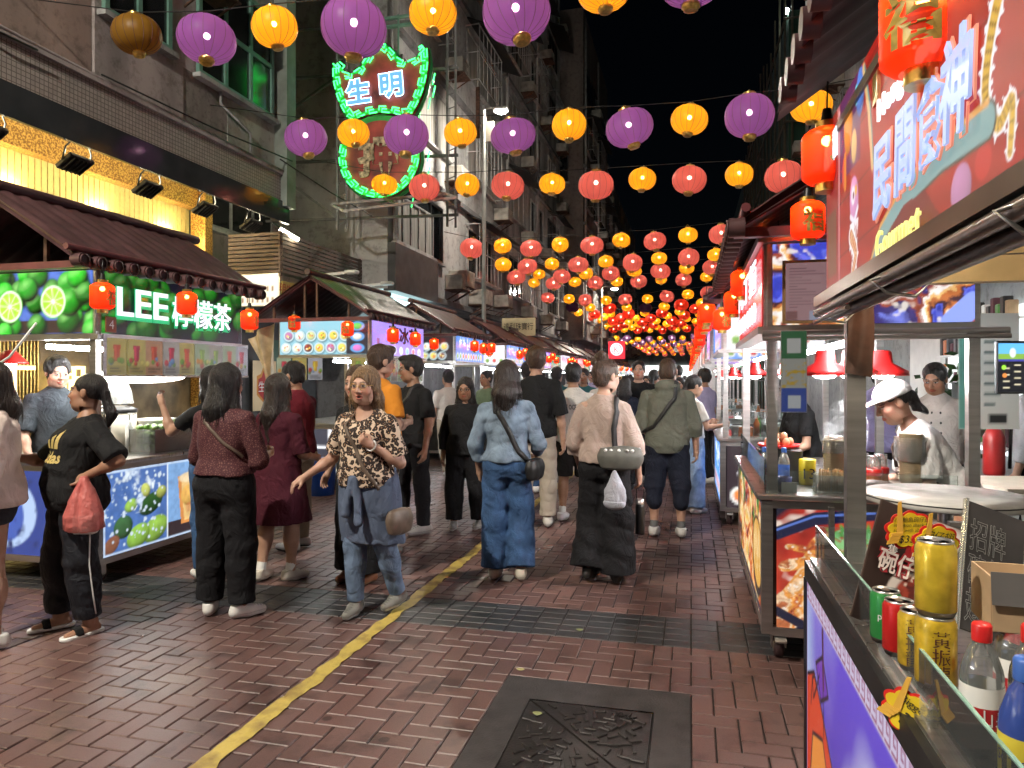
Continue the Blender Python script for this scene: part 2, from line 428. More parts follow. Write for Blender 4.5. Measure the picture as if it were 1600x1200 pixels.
        for q in cr:
            for ax in range(3):
                if q[ax] == 0:
                    w = list(q); w[ax] = 1; w = tuple(w); a, b = val[q], val[w]; m = (a < 0) != (b < 0)
                    t = np.where(m, a/np.where(m, a-b, 1), 0); P = np.tile(np.array(q, float), (len(I), 1)); P[:, ax] = t
                    acc += P*m[:, None]; cnt += m
        co = s.lo+(I+acc/cnt[:, None])*s.vx
        qs = []
        for ax in range(3):
            o = [(1, 2), (2, 0), (0, 1)][ax]; a = [slice(None)]*3; b = [slice(None)]*3; a[ax] = slice(0, -1); b[ax] = slice(1, None)
            e = ins[tuple(a)] != ins[tuple(b)]; E_ = np.argwhere(e)
            m = (E_[:, o[0]] > 0) & (E_[:, o[1]] > 0) & (E_[:, o[0]] < n[o[0]]-1) & (E_[:, o[1]] < n[o[1]]-1); E_ = E_[m]
            d0 = np.zeros(3, int); d0[o[0]] = 1; d1 = np.zeros(3, int); d1[o[1]] = 1
            g = lambda d: idx[E_[:, 0]-d[0], E_[:, 1]-d[1], E_[:, 2]-d[2]]
            Q = np.stack([g(d0+d1), g(d1), g(d0*0), g(d0)], 1); fl = ~ins[E_[:, 0], E_[:, 1], E_[:, 2]]
            Q[fl] = Q[fl][:, ::-1]; qs.append(Q)
        return co, np.concatenate(qs)
def relax(co, q, it=1, lam=.5):
    for _ in range(it):
        s = np.zeros_like(co); c = np.zeros(len(co))
        for a, b in ((0, 1), (1, 2), (2, 3), (3, 0)):
            for d in range(3):
                s[:, d] += np.bincount(q[:, a], co[q[:, b], d], len(co))+np.bincount(q[:, b], co[q[:, a], d], len(co))
            c += np.bincount(q[:, a], minlength=len(co))+np.bincount(q[:, b], minlength=len(co))
        co = co*(1-lam)+lam*s/np.maximum(c, 1)[:, None]
    return co
def sub_faces(co, q, keep):                      # keep the quads whose middle passes the test
    q = q[keep(co[q].mean(1))]; u, inv = np.unique(q, return_inverse=True); return co[u], inv.reshape(-1, 4)
def join(*ms):
    C, Q, b = [], [], 0
    for co, q in ms: C.append(co); Q.append(q+b); b += len(co)
    return np.concatenate(C), np.concatenate(Q)
def vmesh(name, co, q, m, parent, col=None):
    me = bpy.data.meshes.new(name); np_mesh(me, co, q); me.materials.append(m)
    if col is not None:
        c = np.ones((len(co), 4), np.float32); c[:, :3] = col; a = me.color_attributes.new('Col', 'FLOAT_COLOR', 'POINT'); a.data.foreach_set('color', c.ravel())
    return obj(name, me, parent)
def nrm(v): v = np.array(v, float); return v/np.linalg.norm(v)
def rotx(a): c, s = math.cos(a), math.sin(a); return np.array([[1, 0, 0], [0, c, -s], [0, s, c]])
def roty(a): c, s = math.cos(a), math.sin(a); return np.array([[c, 0, s], [0, 1, 0], [-s, 0, c]])
def rotz(a): c, s = math.cos(a), math.sin(a); return np.array([[c, -s, 0], [s, c, 0], [0, 0, 1]])

def _skin():
    m, N, L, b = _nt('skin'); a = N.new('ShaderNodeAttribute'); a.attribute_name = 'Col'
    tc = N.new('ShaderNodeTexCoord'); no = N.new('ShaderNodeTexNoise'); no.inputs['Scale'].default_value = 22; no.inputs['Detail'].default_value = 5
    L.new(tc.outputs['Object'], no.inputs['Vector'])
    mx = N.new('ShaderNodeMix'); mx.data_type = 'RGBA'; mx.blend_type = 'MULTIPLY'; mx.inputs[0].default_value = .5
    cr = N.new('ShaderNodeValToRGB'); cr.color_ramp.elements[0].color = (.72, .6, .55, 1); cr.color_ramp.elements[1].color = (1, 1, 1, 1)
    cr.color_ramp.elements[0].position = .3; cr.color_ramp.elements[1].position = .65
    L.new(no.outputs['Fac'], cr.inputs[0]); L.new(a.outputs['Color'], mx.inputs[6]); L.new(cr.outputs[0], mx.inputs[7]); L.new(mx.outputs[2], b.inputs['Base Color'])
    b.inputs['Roughness'].default_value = .5; b.inputs['Subsurface Weight'].default_value = .0; b.inputs['Subsurface Radius'].default_value = (.02, .008, .004)
    b.inputs['Subsurface Scale'].default_value = .3
    return m
SKIN = _skin()
def _hair(name, c):
    m, N, L, b = _nt(name); tc = N.new('ShaderNodeTexCoord'); mp = N.new('ShaderNodeMapping'); mp.inputs['Scale'].default_value = (1, 1, .07)
    no = N.new('ShaderNodeTexNoise'); no.inputs['Scale'].default_value = 150; no.inputs['Detail'].default_value = 3
    L.new(tc.outputs['Object'], mp.inputs[0]); L.new(mp.outputs[0], no.inputs['Vector'])
    cr = N.new('ShaderNodeValToRGB'); cr.color_ramp.elements[0].color = (*[x*.45 for x in c], 1); cr.color_ramp.elements[1].color = (*[min(1, x*1.7) for x in c], 1)
    cr.color_ramp.elements[0].position = .35; cr.color_ramp.elements[1].position = .68
    L.new(no.outputs['Fac'], cr.inputs[0]); L.new(cr.outputs[0], b.inputs['Base Color'])
    bp = N.new('ShaderNodeBump'); bp.inputs['Strength'].default_value = 1.0; bp.inputs['Distance'].default_value = .016
    L.new(no.outputs['Fac'], bp.inputs['Height']); L.new(bp.outputs[0], b.inputs['Normal']); b.inputs['Roughness'].default_value = .42
    return m
HAIR = {'black': _hair('black_hair', (.012, .010, .010)), 'brown': _hair('brown_hair', (.05, .026, .014)), 'blond': _hair('dark_blond_hair', (.20, .12, .06)), 'dark': _hair('dark_brown_hair', (.022, .014, .011))}
_cl = {}
def cloth(name, c, kind='plain', rough=.85):
    if name in _cl: return _cl[name]
    if kind in ('plain', 'denim'):
        m = mat(name, c, rough, 0, .10 if kind == 'plain' else .28, 7 if kind == 'plain' else 9, bump=.25, bscale=320 if kind == 'plain' else 200, spec=.25, detail=6)
        N, L = m.node_tree.nodes, m.node_tree.links; b0 = [n for n in N if n.type == 'BUMP'][0]; tc = [n for n in N if n.type == 'TEX_COORD'][0]; mp = N.new('ShaderNodeMapping'); mp.inputs['Scale'].default_value = (1, 1, .75); n3 = N.new('ShaderNodeTexNoise'); n3.inputs['Scale'].default_value = 8.5; n3.inputs['Detail'].default_value = 3; n3.inputs['Distortion'].default_value = 1.4
        b1 = N.new('ShaderNodeBump'); b1.inputs['Strength'].default_value = .75; b1.inputs['Distance'].default_value = .035; L.new(tc.outputs['Object'], mp.inputs[0]); L.new(mp.outputs[0], n3.inputs['Vector']); L.new(n3.outputs['Fac'], b1.inputs['Height']); L.new(b1.outputs[0], b0.inputs['Normal'])
    elif kind == 'leopard':
        m, N, L, b = _nt(name); tc = N.new('ShaderNodeTexCoord'); mp = N.new('ShaderNodeMapping'); no = N.new('ShaderNodeTexNoise')
        no.inputs['Scale'].default_value = 22; no.inputs['Detail'].default_value = 2
        va = N.new('ShaderNodeVectorMath'); va.operation = 'MULTIPLY_ADD'; va.inputs[1].default_value = (.05, .05, .05)
        L.new(tc.outputs['Object'], va.inputs[2]); L.new(no.outputs['Color'], va.inputs[0]); L.new(tc.outputs['Object'], no.inputs['Vector'])
        vo = N.new('ShaderNodeTexVoronoi'); vo.inputs['Scale'].default_value = 37; L.new(va.outputs[0], vo.inputs['Vector'])
        n2 = N.new('ShaderNodeTexNoise'); n2.inputs['Scale'].default_value = 60; L.new(tc.outputs['Object'], n2.inputs['Vector'])
        ad = N.new('ShaderNodeMath'); ad.operation = 'MULTIPLY_ADD'; ad.inputs[1].default_value = .34; L.new(n2.outputs['Fac'], ad.inputs[0]); L.new(vo.outputs['Distance'], ad.inputs[2])
        cr = N.new('ShaderNodeValToRGB'); cr.color_ramp.interpolation = 'LINEAR'; e = cr.color_ramp.elements
        e[0].position = .36; e[0].color = (.30, .17, .09, 1); e[1].position = .86; e[1].color = (.62, .48, .36, 1)
        for p_, c_ in ((.40, (.025, .014, .012)), (.74, (.02, .012, .011)), (.785, (.62, .48, .36))):
            q = e.new(p_); q.color = (*c_, 1)
        L.new(ad.outputs[0], cr.inputs[0]); L.new(cr.outputs[0], b.inputs['Base Color']); b.inputs['Roughness'].default_value = .85
    elif kind == 'lace':
        m, N, L, b = _nt(name); tc = N.new('ShaderNodeTexCoord'); vo = N.new('ShaderNodeTexVoronoi'); vo.feature = 'DISTANCE_TO_EDGE'; vo.inputs['Scale'].default_value = 75
        L.new(tc.outputs['Object'], vo.inputs['Vector']); cr = N.new('ShaderNodeValToRGB'); cr.color_ramp.elements[0].color = (*c, 1)
        cr.color_ramp.elements[1].color = (.16, .07, .06, 1); cr.color_ramp.elements[0].position = .12; cr.color_ramp.elements[1].position = .3
        L.new(vo.outputs['Distance'], cr.inputs[0]); L.new(cr.outputs[0], b.inputs['Base Color']); b.inputs['Roughness'].default_value = .8
    elif kind == 'plaid':
        m, N, L, b = _nt(name); tc = N.new('ShaderNodeTexCoord'); w1 = N.new('ShaderNodeTexWave'); w1.inputs['Scale'].default_value = 9; w2 = N.new('ShaderNodeTexWave')
        w2.bands_direction = 'Z'; w2.inputs['Scale'].default_value = 9; L.new(tc.outputs['Object'], w1.inputs[0]); L.new(tc.outputs['Object'], w2.inputs[0])
        mx = N.new('ShaderNodeMath'); mx.operation = 'MULTIPLY'; L.new(w1.outputs['Fac'], mx.inputs[0]); L.new(w2.outputs['Fac'], mx.inputs[1])
        cr = N.new('ShaderNodeValToRGB'); cr.color_ramp.elements[0].color = (.12, .09, .07, 1); cr.color_ramp.elements[1].color = (*c, 1); cr.color_ramp.elements[1].position = .4
        L.new(mx.outputs[0], cr.inputs[0]); L.new(cr.outputs[0], b.inputs['Base Color']); b.inputs['Roughness'].default_value = .9
    _cl[name] = m; return m

MALE = [(-.10, .120, .095, -.012), (-.03, .163, .118, -.012), (.06, .165, .118, -.008), (.16, .150, .108, 0), (.28, .160, .112, 0), (.37, .170, .116, 0), (.43, .155, .104, -.006), (.48, .105, .082, -.012), (.535, .060, .058, -.014)]
FEM = [(-.10, .125, .100, -.014), (-.03, .172, .124, -.016), (.06, .162, .118, -.010), (.17, .128, .098, 0), (.28, .138, .102, 0), (.36, .146, .104, 0), (.42, .134, .094, -.006), (.475, .092, .074, -.012), (.53, .053, .052, -.014)]
SKINS = {'pale': (.50, .30, .22), 'light': (.44, .26, .18), 'tan': (.34, .18, .11), 'brown': (.25, .125, .075)}
STAND = dict(legs=(((.03, .0, -1), (0, -.02, -1)), ((-.03, .0, -1), (0, -.02, -1))), arms=(((.18, .02, -1), (.05, .25, -1)), ((-.18, .02, -1), (-.05, .25, -1))))
def person(label, loc, face, H=1.70, sex='m', bulk=1.0, belly=0.0, skin='light', legs=None, arms=None, lean=0.0, side=0.0, twist=0.0, head=(0, 0, 0),
           top=None, bottom=None, shoe=None, hair=None, hands=(.35, .35), glasses=None, cap=None, detail=1.0, group=None, footyaw=(8, -8), mouth=0.0, palms=(None, None), extra=None, z0=0.0, hand_on=True, name='person'):
    """legs/arms: right then left, each (upper direction, lower direction), x = the person's right, y = ahead.
       top: dict(m, sleeve 0..2, hem, loose, neck); bottom: dict(m, length 0..2, loose, flare, kind)"""
    s = H/1.70; bx = bulk; legs = legs or STAND['legs']; arms = arms or STAND['arms']; vx = .0105/detail
    root = thing(name, label, 'person', loc, face, group)
    hip = np.array([0, 0, .90*s]); Rt = rotz(twist) @ rotx(-lean) @ roty(side); Bt = Rt.T; fem = sex == 'f'
    tab = np.array(FEM if fem else MALE, float)*s; tab[:, 1] *= bx*.95; tab[:, 2] *= bx*.95*(1+.15*(bx-1))
    if belly: tab[:, 2] += belly*s*np.exp(-((tab[:, 0]/s-.13)/.13)**2)*.5; tab[:, 3] += belly*s*np.exp(-((tab[:, 0]/s-.13)/.13)**2)*.5
    sw = (.168 if fem else .188)*s*(1+.5*(bx-1)); T = lambda p: hip+Rt @ (np.array(p, float)*s)
    sh = [hip+Rt @ np.array([e*sw*.97, -.005*s, .425*s]) for e in (1, -1)]
    J = {'sh': sh, 'el': [], 'wr': [], 'hp': [], 'kn': [], 'an': []}; la = (.285*s, .245*s)
    for i in (0, 1):
        a, b = Rt @ nrm(arms[i][0]), Rt @ nrm(arms[i][1]); e = sh[i]+a*la[0]; J['el'].append(e); J['wr'].append(e+b*la[1])
        h = hip+np.array([(1, -1)[i]*.088*s*(1+.4*(bx-1)), 0, -.02*s]); k = h+nrm(legs[i][0])*.41*s; J['hp'].append(h); J['kn'].append(k); J['an'].append(k+nrm(legs[i][1])*.40*s)
    low = min(J['an'][0][2], J['an'][1][2])-.085*s
    dz = -low+z0
    for k in J: J[k] = [p+np.array([0, 0, dz]) for p in J[k]]
    hip = hip+np.array([0, 0, dz])
    neck0 = hip+Rt @ np.array([0, -.012, .50])*s; hy, hp_, hr = [R(a) for a in head]; Rh = Rt @ rotz(hy) @ rotx(-hp_) @ roty(hr) @ (rotx(lean*.7))
    hc = neck0+Rt @ np.array([0, .0, .07])*s+Rh @ np.array([0, .022, .105])*s; Bh = Rh.T
    HS = 1.06*s; Hh = lambda p: hc+Rh @ (np.array(p, float)*HS)
    arm_r = (.049*s*(1+.6*(bx-1)), .040*s*(1+.5*(bx-1)), .027*s*(1+.3*(bx-1))); 
    if fem: arm_r = tuple(r*.9 for r in arm_r)
    leg_r = (.088*s*bx, .056*s*(1+.6*(bx-1)), .036*s)
    allp = np.array(sum(J.values(), [])+[hip, hc]); lo, hi = allp.min(0)-.30*s, allp.max(0)+.30*s; lo[2] = z0-.03
    tcol = top or {}; bcol = bottom or {}
    # --- body
    V = Vol(lo, hi, vx*(1.0 if detail >= 1 else 1.2)); V.stack(hip, Bt, tab, .03, off=-.012); [V.cone(neck0+Rt @ np.array([e_*.03, -.004, -.015])*s, J['sh'][i_], .040*s, .044*s, .04) for i_, e_ in ((0, 1), (1, -1))]
    V.cone(neck0, Hh((0, -.02, -.06)), .056*s*(.88 if fem else 1), .05*s*(.88 if fem else 1), .04)
    for i in (0, 1):
        V.cone(J['sh'][i], J['el'][i], arm_r[0], arm_r[1], .025); V.cone(J['el'][i], J['wr'][i], arm_r[1]*.98, arm_r[2], .02)
        m = J['el'][i]*.7+J['wr'][i]*.3; V.ell(m, (arm_r[1]*1.02,)*3, k=.03)
        V.cone(J['hp'][i], J['kn'][i], leg_r[0], leg_r[1], .03); V.cone(J['kn'][i], J['an'][i], leg_r[1]*.96, leg_r[2], .02)
        c = J['kn'][i]*.68+J['an'][i]*.32+np.array([0, -.014*s, 0]); V.ell(c, (.053*s*bx, .056*s*bx, .11*s), k=.04)
        V.cone(J['an'][i], J['an'][i]-[0, 0, .05*s], leg_r[2]*.95, leg_r[2]*1.0, .02)
    co, q = V.surf(); co = relax(co, q, 1); cutz = .06*s
    co, q = sub_faces(co, q, lambda c: ((c-hc) @ Bh.T)[:, 2] < -.085*s)
    parts = [(co, q)]
    # --- head
    vh = .0046/min(1.0, detail); V = Vol(hc-.17*s, hc+.17*s, vh)
    E = lambda c, r, k=.02, sub=False: V.ell(Hh(c), np.array(r)*HS, Bh, k, sub)
    E((0, -.014, .036), (.074, .096, .084)); E((0, .022, -.035), (.061 if not fem else .058, .068, .085), .03); E((0, .048, -.088), (.030, .034, .026), .03)
    for e in (1, -1):
        E((e*.040, .050, -.030), (.026, .03, .03), .025); E((e*.045, .015, -.075), (.02, .04, .028), .03); E((e*.078, -.012, -.004), (.011, .021, .033), .008)
        E((e*.031, .098, .006), (.021, .013, .012), .012, True)
        E((e*.031, .079, .005), (.0145, .013, .012), .006)
    V.cone(Hh((-.034, .080, .026)), Hh((.034, .080, .026)), .011*s, .011*s, .014); V.cone(Hh((0, .086, .018)), Hh((0, .108, -.026)), .008*s, .0125*s, .012)
    for e in (1, -1): E((e*.012, .096, -.031), (.009, .011, .008), .008)
    E((0, .089, -.0575), (.023, .011, .0055), .006); E((0, .0885, -.0690-mouth*.008), (.020, .011, .0065), .006)
    if mouth: E((0, .100, -.063-mouth*.004), (.013, .016, .004+.004*mouth), .004, True)
    V.cone(neck0, Hh((0, -.02, -.06)), .056*s*(.88 if fem else 1), .05*s*(.88 if fem else 1), .035)
    co, q = V.surf(); co = relax(co, q, 1, .4); co, q = sub_faces(co, q, lambda c: ((c-hc) @ Bh.T)[:, 2] > np.where(((c-hc) @ Bh.T)[:, 1] > .01*s, -.13, -.092)*s)
    nb = len(parts[0][0]); nh = len(co); parts.append((co, q))
    # --- hands
    HW = []
    for i in (0, 1):
        w = J['wr'][i]; d = nrm(w-J['el'][i]); e = (1, -1)[i]
        pn = palms[i]; pn = Rt @ nrm(pn) if pn is not None else Rt @ np.array([-e, .15, 0.]); pn = nrm(pn-d*(pn @ d)); lat = np.cross(d, pn)*e     # lat points to the thumb
        if lat @ (Rt @ np.array([0, 1, .2])) < 0 and palms[i] is None: lat = -lat
        cu = hands[i]; g = .94*s*(.92 if fem else 1); p = lambda a, b, c: w+(d*a+lat*b+pn*c)*g; HW.append(p(.09, 0, .02))
        if detail < .8 or not hand_on:
            continue
        V = Vol(w-.21, w+.21, .0052); V.cone(w-d*.05, w+d*.015, arm_r[2]*1.12, .026*g, .02)
        V.cone(p(.02, .012, 0), p(.082, .026, 0), .019*g, .014*g, .02); V.cone(p(.02, -.012, 0), p(.078, -.027, 0), .018*g, .013*g, .02); V.cone(p(.02, 0, .002), p(.085, 0, 0), .019*g, .015*g, .02)
        for j, (b0, L) in enumerate(((.029, .070), (.010, .078), (-.010, .073), (-.028, .058))):
            c0 = p(.084-.004*abs(j-1), b0, 0); ang = 0; q0 = c0; r = .0090*g
            for t_, l in enumerate((.42, .32, .26)):
                ang += cu*(1.15, 1.0, .7)[t_]*(1+.12*j); dd = d*math.cos(ang)+pn*math.sin(ang)+lat*(.10 if j == 0 else -.05*(j-1))*(1-min(1, cu)); q1 = q0+nrm(dd)*L*l*g; V.cone(q0, q1, r, r*.9, .003); q0 = q1; r *= .9
        q0 = p(.02, .024, .006); q1 = p(.052, .050, .016+.02*cu); q2 = p(.080-.008*cu, .056-.03*cu, .026+.03*cu); V.cone(q0, q1, .0155*g, .011*g, .012); V.cone(q1, q2, .011*g, .0088*g, .003)
        co, q = V.surf(); co = relax(co, q, 1, .35); parts.append(sub_faces(co, q, lambda c: (c-w) @ d > -.03))
    co, q = join(*parts); sc = np.array(SKINS[skin]); col = np.tile(sc, (len(co), 1))
    hl = ((co-hc) @ Bh.T)/HS; ishead = np.zeros(len(co), bool); ishead[nb:nb+nh] = True
    def dab(m, c, a=1.0): col[m & ishead] = col[m & ishead]*(1-a)+np.array(c)*a
    x, y, z = hl[:, 0], hl[:, 1], hl[:, 2]; ax_ = np.abs(x)
    dab((np.hypot((ax_-.045)/.028, (z+.03)/.025) < 1) & (y > .03), sc*np.array([1.12, .86, .82]), .6)
    dab((np.hypot(x/.026, (z+.063+mouth*.004)/(.0125+mouth*.004)) < 1) & (y > .07), sc*np.array([.95, .48, .48]))
    if mouth: dab((np.hypot(x/.015, (z+.063+mouth*.004)/(.006)) < 1) & (y > .06), (.03, .01, .01))
    hcol = {'black': (.015, .012, .012), 'brown': (.06, .03, .02), 'blond': (.16, .10, .06), 'dark': (.02, .015, .012)}[(hair or {}).get('c', 'black')]
    dab((np.abs(z-(.030-.25*np.abs(ax_-.03))) < .0045) & (ax_ > .012) & (ax_ < .05) & (y > .05), hcol, .85)
    eye = np.hypot((ax_-.031)/.015, (z-.0045)/.0062) < 1; dab(eye & (y > .05), (.5, .47, .45)); dab(eye & (y > .05) & (np.hypot(ax_-.031, z-.0045) < .0062), (.012, .01, .01))
    dab((np.abs(z-.0115) < .0028) & (np.abs(ax_-.031) < .016) & (y > .05), (.03, .02, .02), .8)
    if (hair or {}).get('style') in ('short', 'buzz'): dab((z > .0) & (y < .035) & (ax_ < .076) & (y < -.0), hcol, .5)
    body = vmesh('body', co, q, SKIN, root, col)
    rot0 = lambda A: A
    # --- trousers, shorts, skirt
    if bcol:
        Lb = bcol.get('length', 2.0); lo_ = bcol.get('loose', .012); fl = bcol.get('flare', 0.0); V = Vol(lo, [hi[0], hi[1], hip[2]+.32*s], vx)
        tb = tab.copy(); V.stack(hip, np.eye(3) if abs(lean) > .25 else Bt, tb[:4] if not fem else tb[:4], .03, off=.006)
        if bcol.get('kind') == 'skirt':
            zz = -.41*s*min(Lb, 1)-.40*s*max(0, Lb-1); V.stack(hip, np.eye(3), [(zz, .17*s*bx+fl, .135*s*bx+fl, 0), (zz*.5, .175*s*bx+fl*.6, .14*s*bx+fl*.5, 0), (-.05*s, .176*s*bx+.008, .13*s*bx+.008, -.012), (.12*s, .15*s*bx, .11*s*bx, -.005)], .03, off=lo_*.4)
        else:
            for i in (0, 1):
                h, k, a = J['hp'][i], J['kn'][i], J['an'][i]; t1 = min(1, Lb); e1 = h+(k-h)*t1
                V.cone(h, e1, leg_r[0]+lo_*.6, leg_r[0]+(leg_r[1]-leg_r[0])*t1+lo_+fl*.5, .03, flat=Lb <= 1)
                c = h+[0, -.045*s, -.02*s]; V.ell(c, (.085*s*bx, .07*s*bx, .10*s), k=.05)
                if Lb > 1:
                    t2 = Lb-1; e2 = k+(a-k)*t2; r2 = leg_r[1]*.96+(leg_r[2]*1.25-leg_r[1])*t2+lo_+fl; V.cone(k, e2, leg_r[1]+lo_+fl*.45, r2, .03, flat=True)
                    c = k*.68+a*.32+np.array([0, -.014*s, 0]); V.ell(c, (.05*s*bx+lo_*.6, .055*s*bx+lo_*.6, .11*s), k=.04)
        V.ripple(bcol.get('fold', .006)*.8, 22, int(abs(loc[0]*97+loc[1]*31)*10) % 999, zscale=1.6); wz = bcol.get('waist', .15); V.cut(hip+np.array([0, 0, wz*s]), (0, 0, 1))
        co, q = V.surf(); co = relax(co, q, 2); vmesh({'skirt': 'skirt', 'shorts': 'shorts'}.get(bcol.get('kind'), 'shorts' if Lb < 1.2 else 'trousers'), co, q, bcol['m'], root)
    # --- top
    if tcol:
        sl = tcol.get('sleeve', .62); lo_ = tcol.get('loose', .016); hem = tcol.get('hem', -.04); V = Vol([lo[0], lo[1], lo[2]], hi, vx); tb = tab.copy()
        dress = tcol.get('dress')
        low_ = np.array([[hem*s, np.interp(hem*s, tb[:, 0], tb[:, 1])*.99, np.interp(hem*s, tb[:, 0], tb[:, 2])*1.02, -.008]]); rows = tb[tb[:, 0] > max(hem, -.09)*s+.01]; tb = np.concatenate([low_, rows])
        if belly: pass
        if dress: tb = np.concatenate([[(dress*s, .20*s*bx+.02, .165*s*bx+.02, 0), (dress*.55*s, .19*s*bx+.012, .155*s*bx+.012, -.01)], tab[tab[:, 0] > -.06*s]])
        tb[:, 1] += lo_*np.interp(tb[:, 0]/s, [-.1, .3, .46, .56], [1, 1, .55, 0]); tb[:, 2] += lo_*np.interp(tb[:, 0]/s, [-.1, .3, .46, .56], [1, .9, .5, 0])
        if fem: tb[:, 2] = np.maximum(tb[:, 2], 0)
        V.stack(hip, Bt, tb, .03, off=.008)
        if fem:
            for e in (1, -1): V.ell(hip+Rt @ (np.array([e*.066*bx, .088*bx, .325])*s), np.array((.066, .05, .066))*s*bx, Bt, k=.05)
        [V.cone(neck0+Rt @ np.array([e_*.04, -.006, -.022])*s, J['sh'][i_]+Rt @ np.array([-e_*.006, 0, .002]), .046*s, .053*s, .045) for i_, e_ in ((0, 1), (1, -1))]
        for i in (0, 1):
            t1 = min(1, sl); e1 = J['sh'][i]+(J['el'][i]-J['sh'][i])*t1
            if sl > 0: V.cone(J['sh'][i], e1, arm_r[0]+.008+lo_*.3, arm_r[0]+(arm_r[1]-arm_r[0])*t1+.008+lo_*tcol.get('cuff', .9), .014, flat=sl <= 1)
            if sl > 1:
                e2 = J['el'][i]+(J['wr'][i]-J['el'][i])*(sl-1); V.cone(J['el'][i], e2, arm_r[1]+.010+lo_*.6, arm_r[1]+(arm_r[2]-arm_r[1])*(sl-1)+.010+lo_*tcol.get('cuff', .5), .012, flat=True)
        V.ripple(tcol.get('fold', .006), 24, int(abs(loc[0]*57+loc[1]*91)*10) % 999, zscale=1.0)
        nk = tcol.get('neck', .075)
        if tcol.get('hood'): V.ell(neck0+Rt @ np.array([0, -.055, .035])*s, np.array((.12, .075, .065))*s, Bt, k=.03)
        elif tcol.get('collar'): V.cone(neck0+Rt @ np.array([0, 0, .0])*s, neck0+Rt @ np.array([0, .0, .05])*s, .074*s, .067*s, .012, flat=True)
        else:
            V.ell(neck0+Rt @ np.array([0, tcol.get('scoop', .03), .045])*s, np.array((nk, nk*1.05, tcol.get('drop', .05)))*s, Bt, k=.012, sub=True)
        if tcol.get('hood'): V.ell(neck0+Rt @ np.array([0, .04, .06])*s, np.array((.07, .08, .06))*s, Bt, k=.012, sub=True)
        co, q = V.surf(); co = relax(co, q, 2); vmesh('dress' if dress else tcol.get('name', 'shirt'), co, q, tcol['m'], root)
    # --- shoes
    for i in (0, 1):
        a = J['an'][i]; yw = R(footyaw[i]); pit = 0.0; sd = nrm(J['an'][i]-J['kn'][i]); up = max(0, a[2]-z0-.086*s)
        pit = min(.9, up*3.2) if (sd[1] < 0) else -min(.5, up*2.5)
        F = rotz(yw) @ rotx(-pit); st = (shoe or {}).get('style', 'sneaker'); fs = s*(.93 if fem else 1.0)
        P = lambda x, y, z: a+F @ (np.array([x, y, z])*fs)
        V = Vol(a-.24, a+.24, .0062/min(1, detail)); b = -.085/fs*s
        if st == 'slide' or st == 'sandal':
            V.cone(P(0, -.055, b+.035), P(0, .06, b+.032), .030*fs, .034*fs, .02); V.cone(P(0, .06, b+.03), P(0, .15, b+.026), .036*fs, .022*fs, .02); V.cone(P(0, -.03, 0), P(0, .02, b+.04), .034*fs, .03*fs, .03); V.cut(P(0, 0, b+.016), -F[:, 2])
            co, q = V.surf(); co = relax(co, q, 1); o = vmesh('foot', co, q, SKIN, body, np.tile(sc, (len(co), 1)))
            V = Vol(a-.24, a+.24, .0062/min(1, detail)); V.cone(P(0, -.06, b+.01), P(0, .15, b+.01), .045*fs, .047*fs, .01); V.cut(P(0, 0, b+.024), F[:, 2]); V.cut(P(0, 0, b), -F[:, 2]); co, q = V.surf(); sl_ = vmesh('sole', co, q, shoe['sole'], root)
            V = Vol(a-.24, a+.24, .0062/min(1, detail)); V.cone(P(0, .055, b+.03), P(0, .105, b+.026), .050*fs, .046*fs, .01, flat=True, flata=True); V.cut(P(0, 0, b+.012), -F[:, 2]); co, q = V.surf(); vmesh('strap', co, q, shoe['m'], sl_)
            continue
        V.cone(P(0, -.052, b+.045), P(0, .05, b+.042), .041*fs, .041*fs, .02); V.cone(P(0, .05, b+.04), P(0, .150, b+.034), .047*fs, .034*fs, .02); V.cone(P(0, -.03, .0), P(0, .03, b+.055), .046*fs, .044*fs, .03)
        V.cut(P(0, 0, b), -F[:, 2]); V.cut(P(0, -.01, .012+(shoe or {}).get('high', 0)), F @ np.array([0, -.1, 1])); 
        co, q = V.surf(); co = relax(co, q, 1); zz = ((co-a) @ F)[:, 2]/fs
        c = np.tile(np.array((shoe or {}).get('c', (.7, .7, .68))), (len(co), 1)); c[zz < b+.026] = (shoe or {}).get('sc', (.6, .58, .54))
        yy = ((co-a) @ F)[:, 1]/fs; xx = ((co-a) @ F)[:, 0]/fs
        if st == 'sneaker': 
            m = (zz > b+.05) & (yy > .0) & (np.abs(xx) < .018) & ((yy*90).astype(int) % 2 == 0); c[m] = np.array(c[m])*.55
            m = (np.abs(zz-b-.034) < .004); c[m] = c[m]*.7
        vmesh('shoe', co, q, SHOE, root, c)
        if (shoe or {}).get('sock') is not None:
            V = Vol(a-.16, a+.16, .0075); V.cone(P(0, -.01, b+.06), a+nrm(J['kn'][i]-a)*.075*s, .040*s, .039*s, .01, flat=True); co, q = V.surf(); vmesh('sock', co, q, shoe['sock'], root)
    # --- hair
    if hair:
        st = hair['style']; V = Vol(hc-np.array([.24, .26, .62])*s, hc+np.array([.24, .26, .22])*s, .0065/min(1, detail)); E = lambda c, r, k=.02, sub=False: V.ell(Hh(c), np.array(r)*HS, Bh, k, sub)
        Cn = lambda a, b, r0, r1, k=.03: V.cone(Hh(a), Hh(b), r0*HS, r1*HS, k); t = hair.get('t', .013) if not cap else .002
        g = np.array([0, 0, -1.]); gl = Bh @ g                         # hanging direction in the head's frame
        E((0, -.020, .040), (.074+t, .092+t, .082+t)); dn = lambda p, L, back=0.0: tuple(np.array(p)+gl*L+np.array([0, back, 0]))
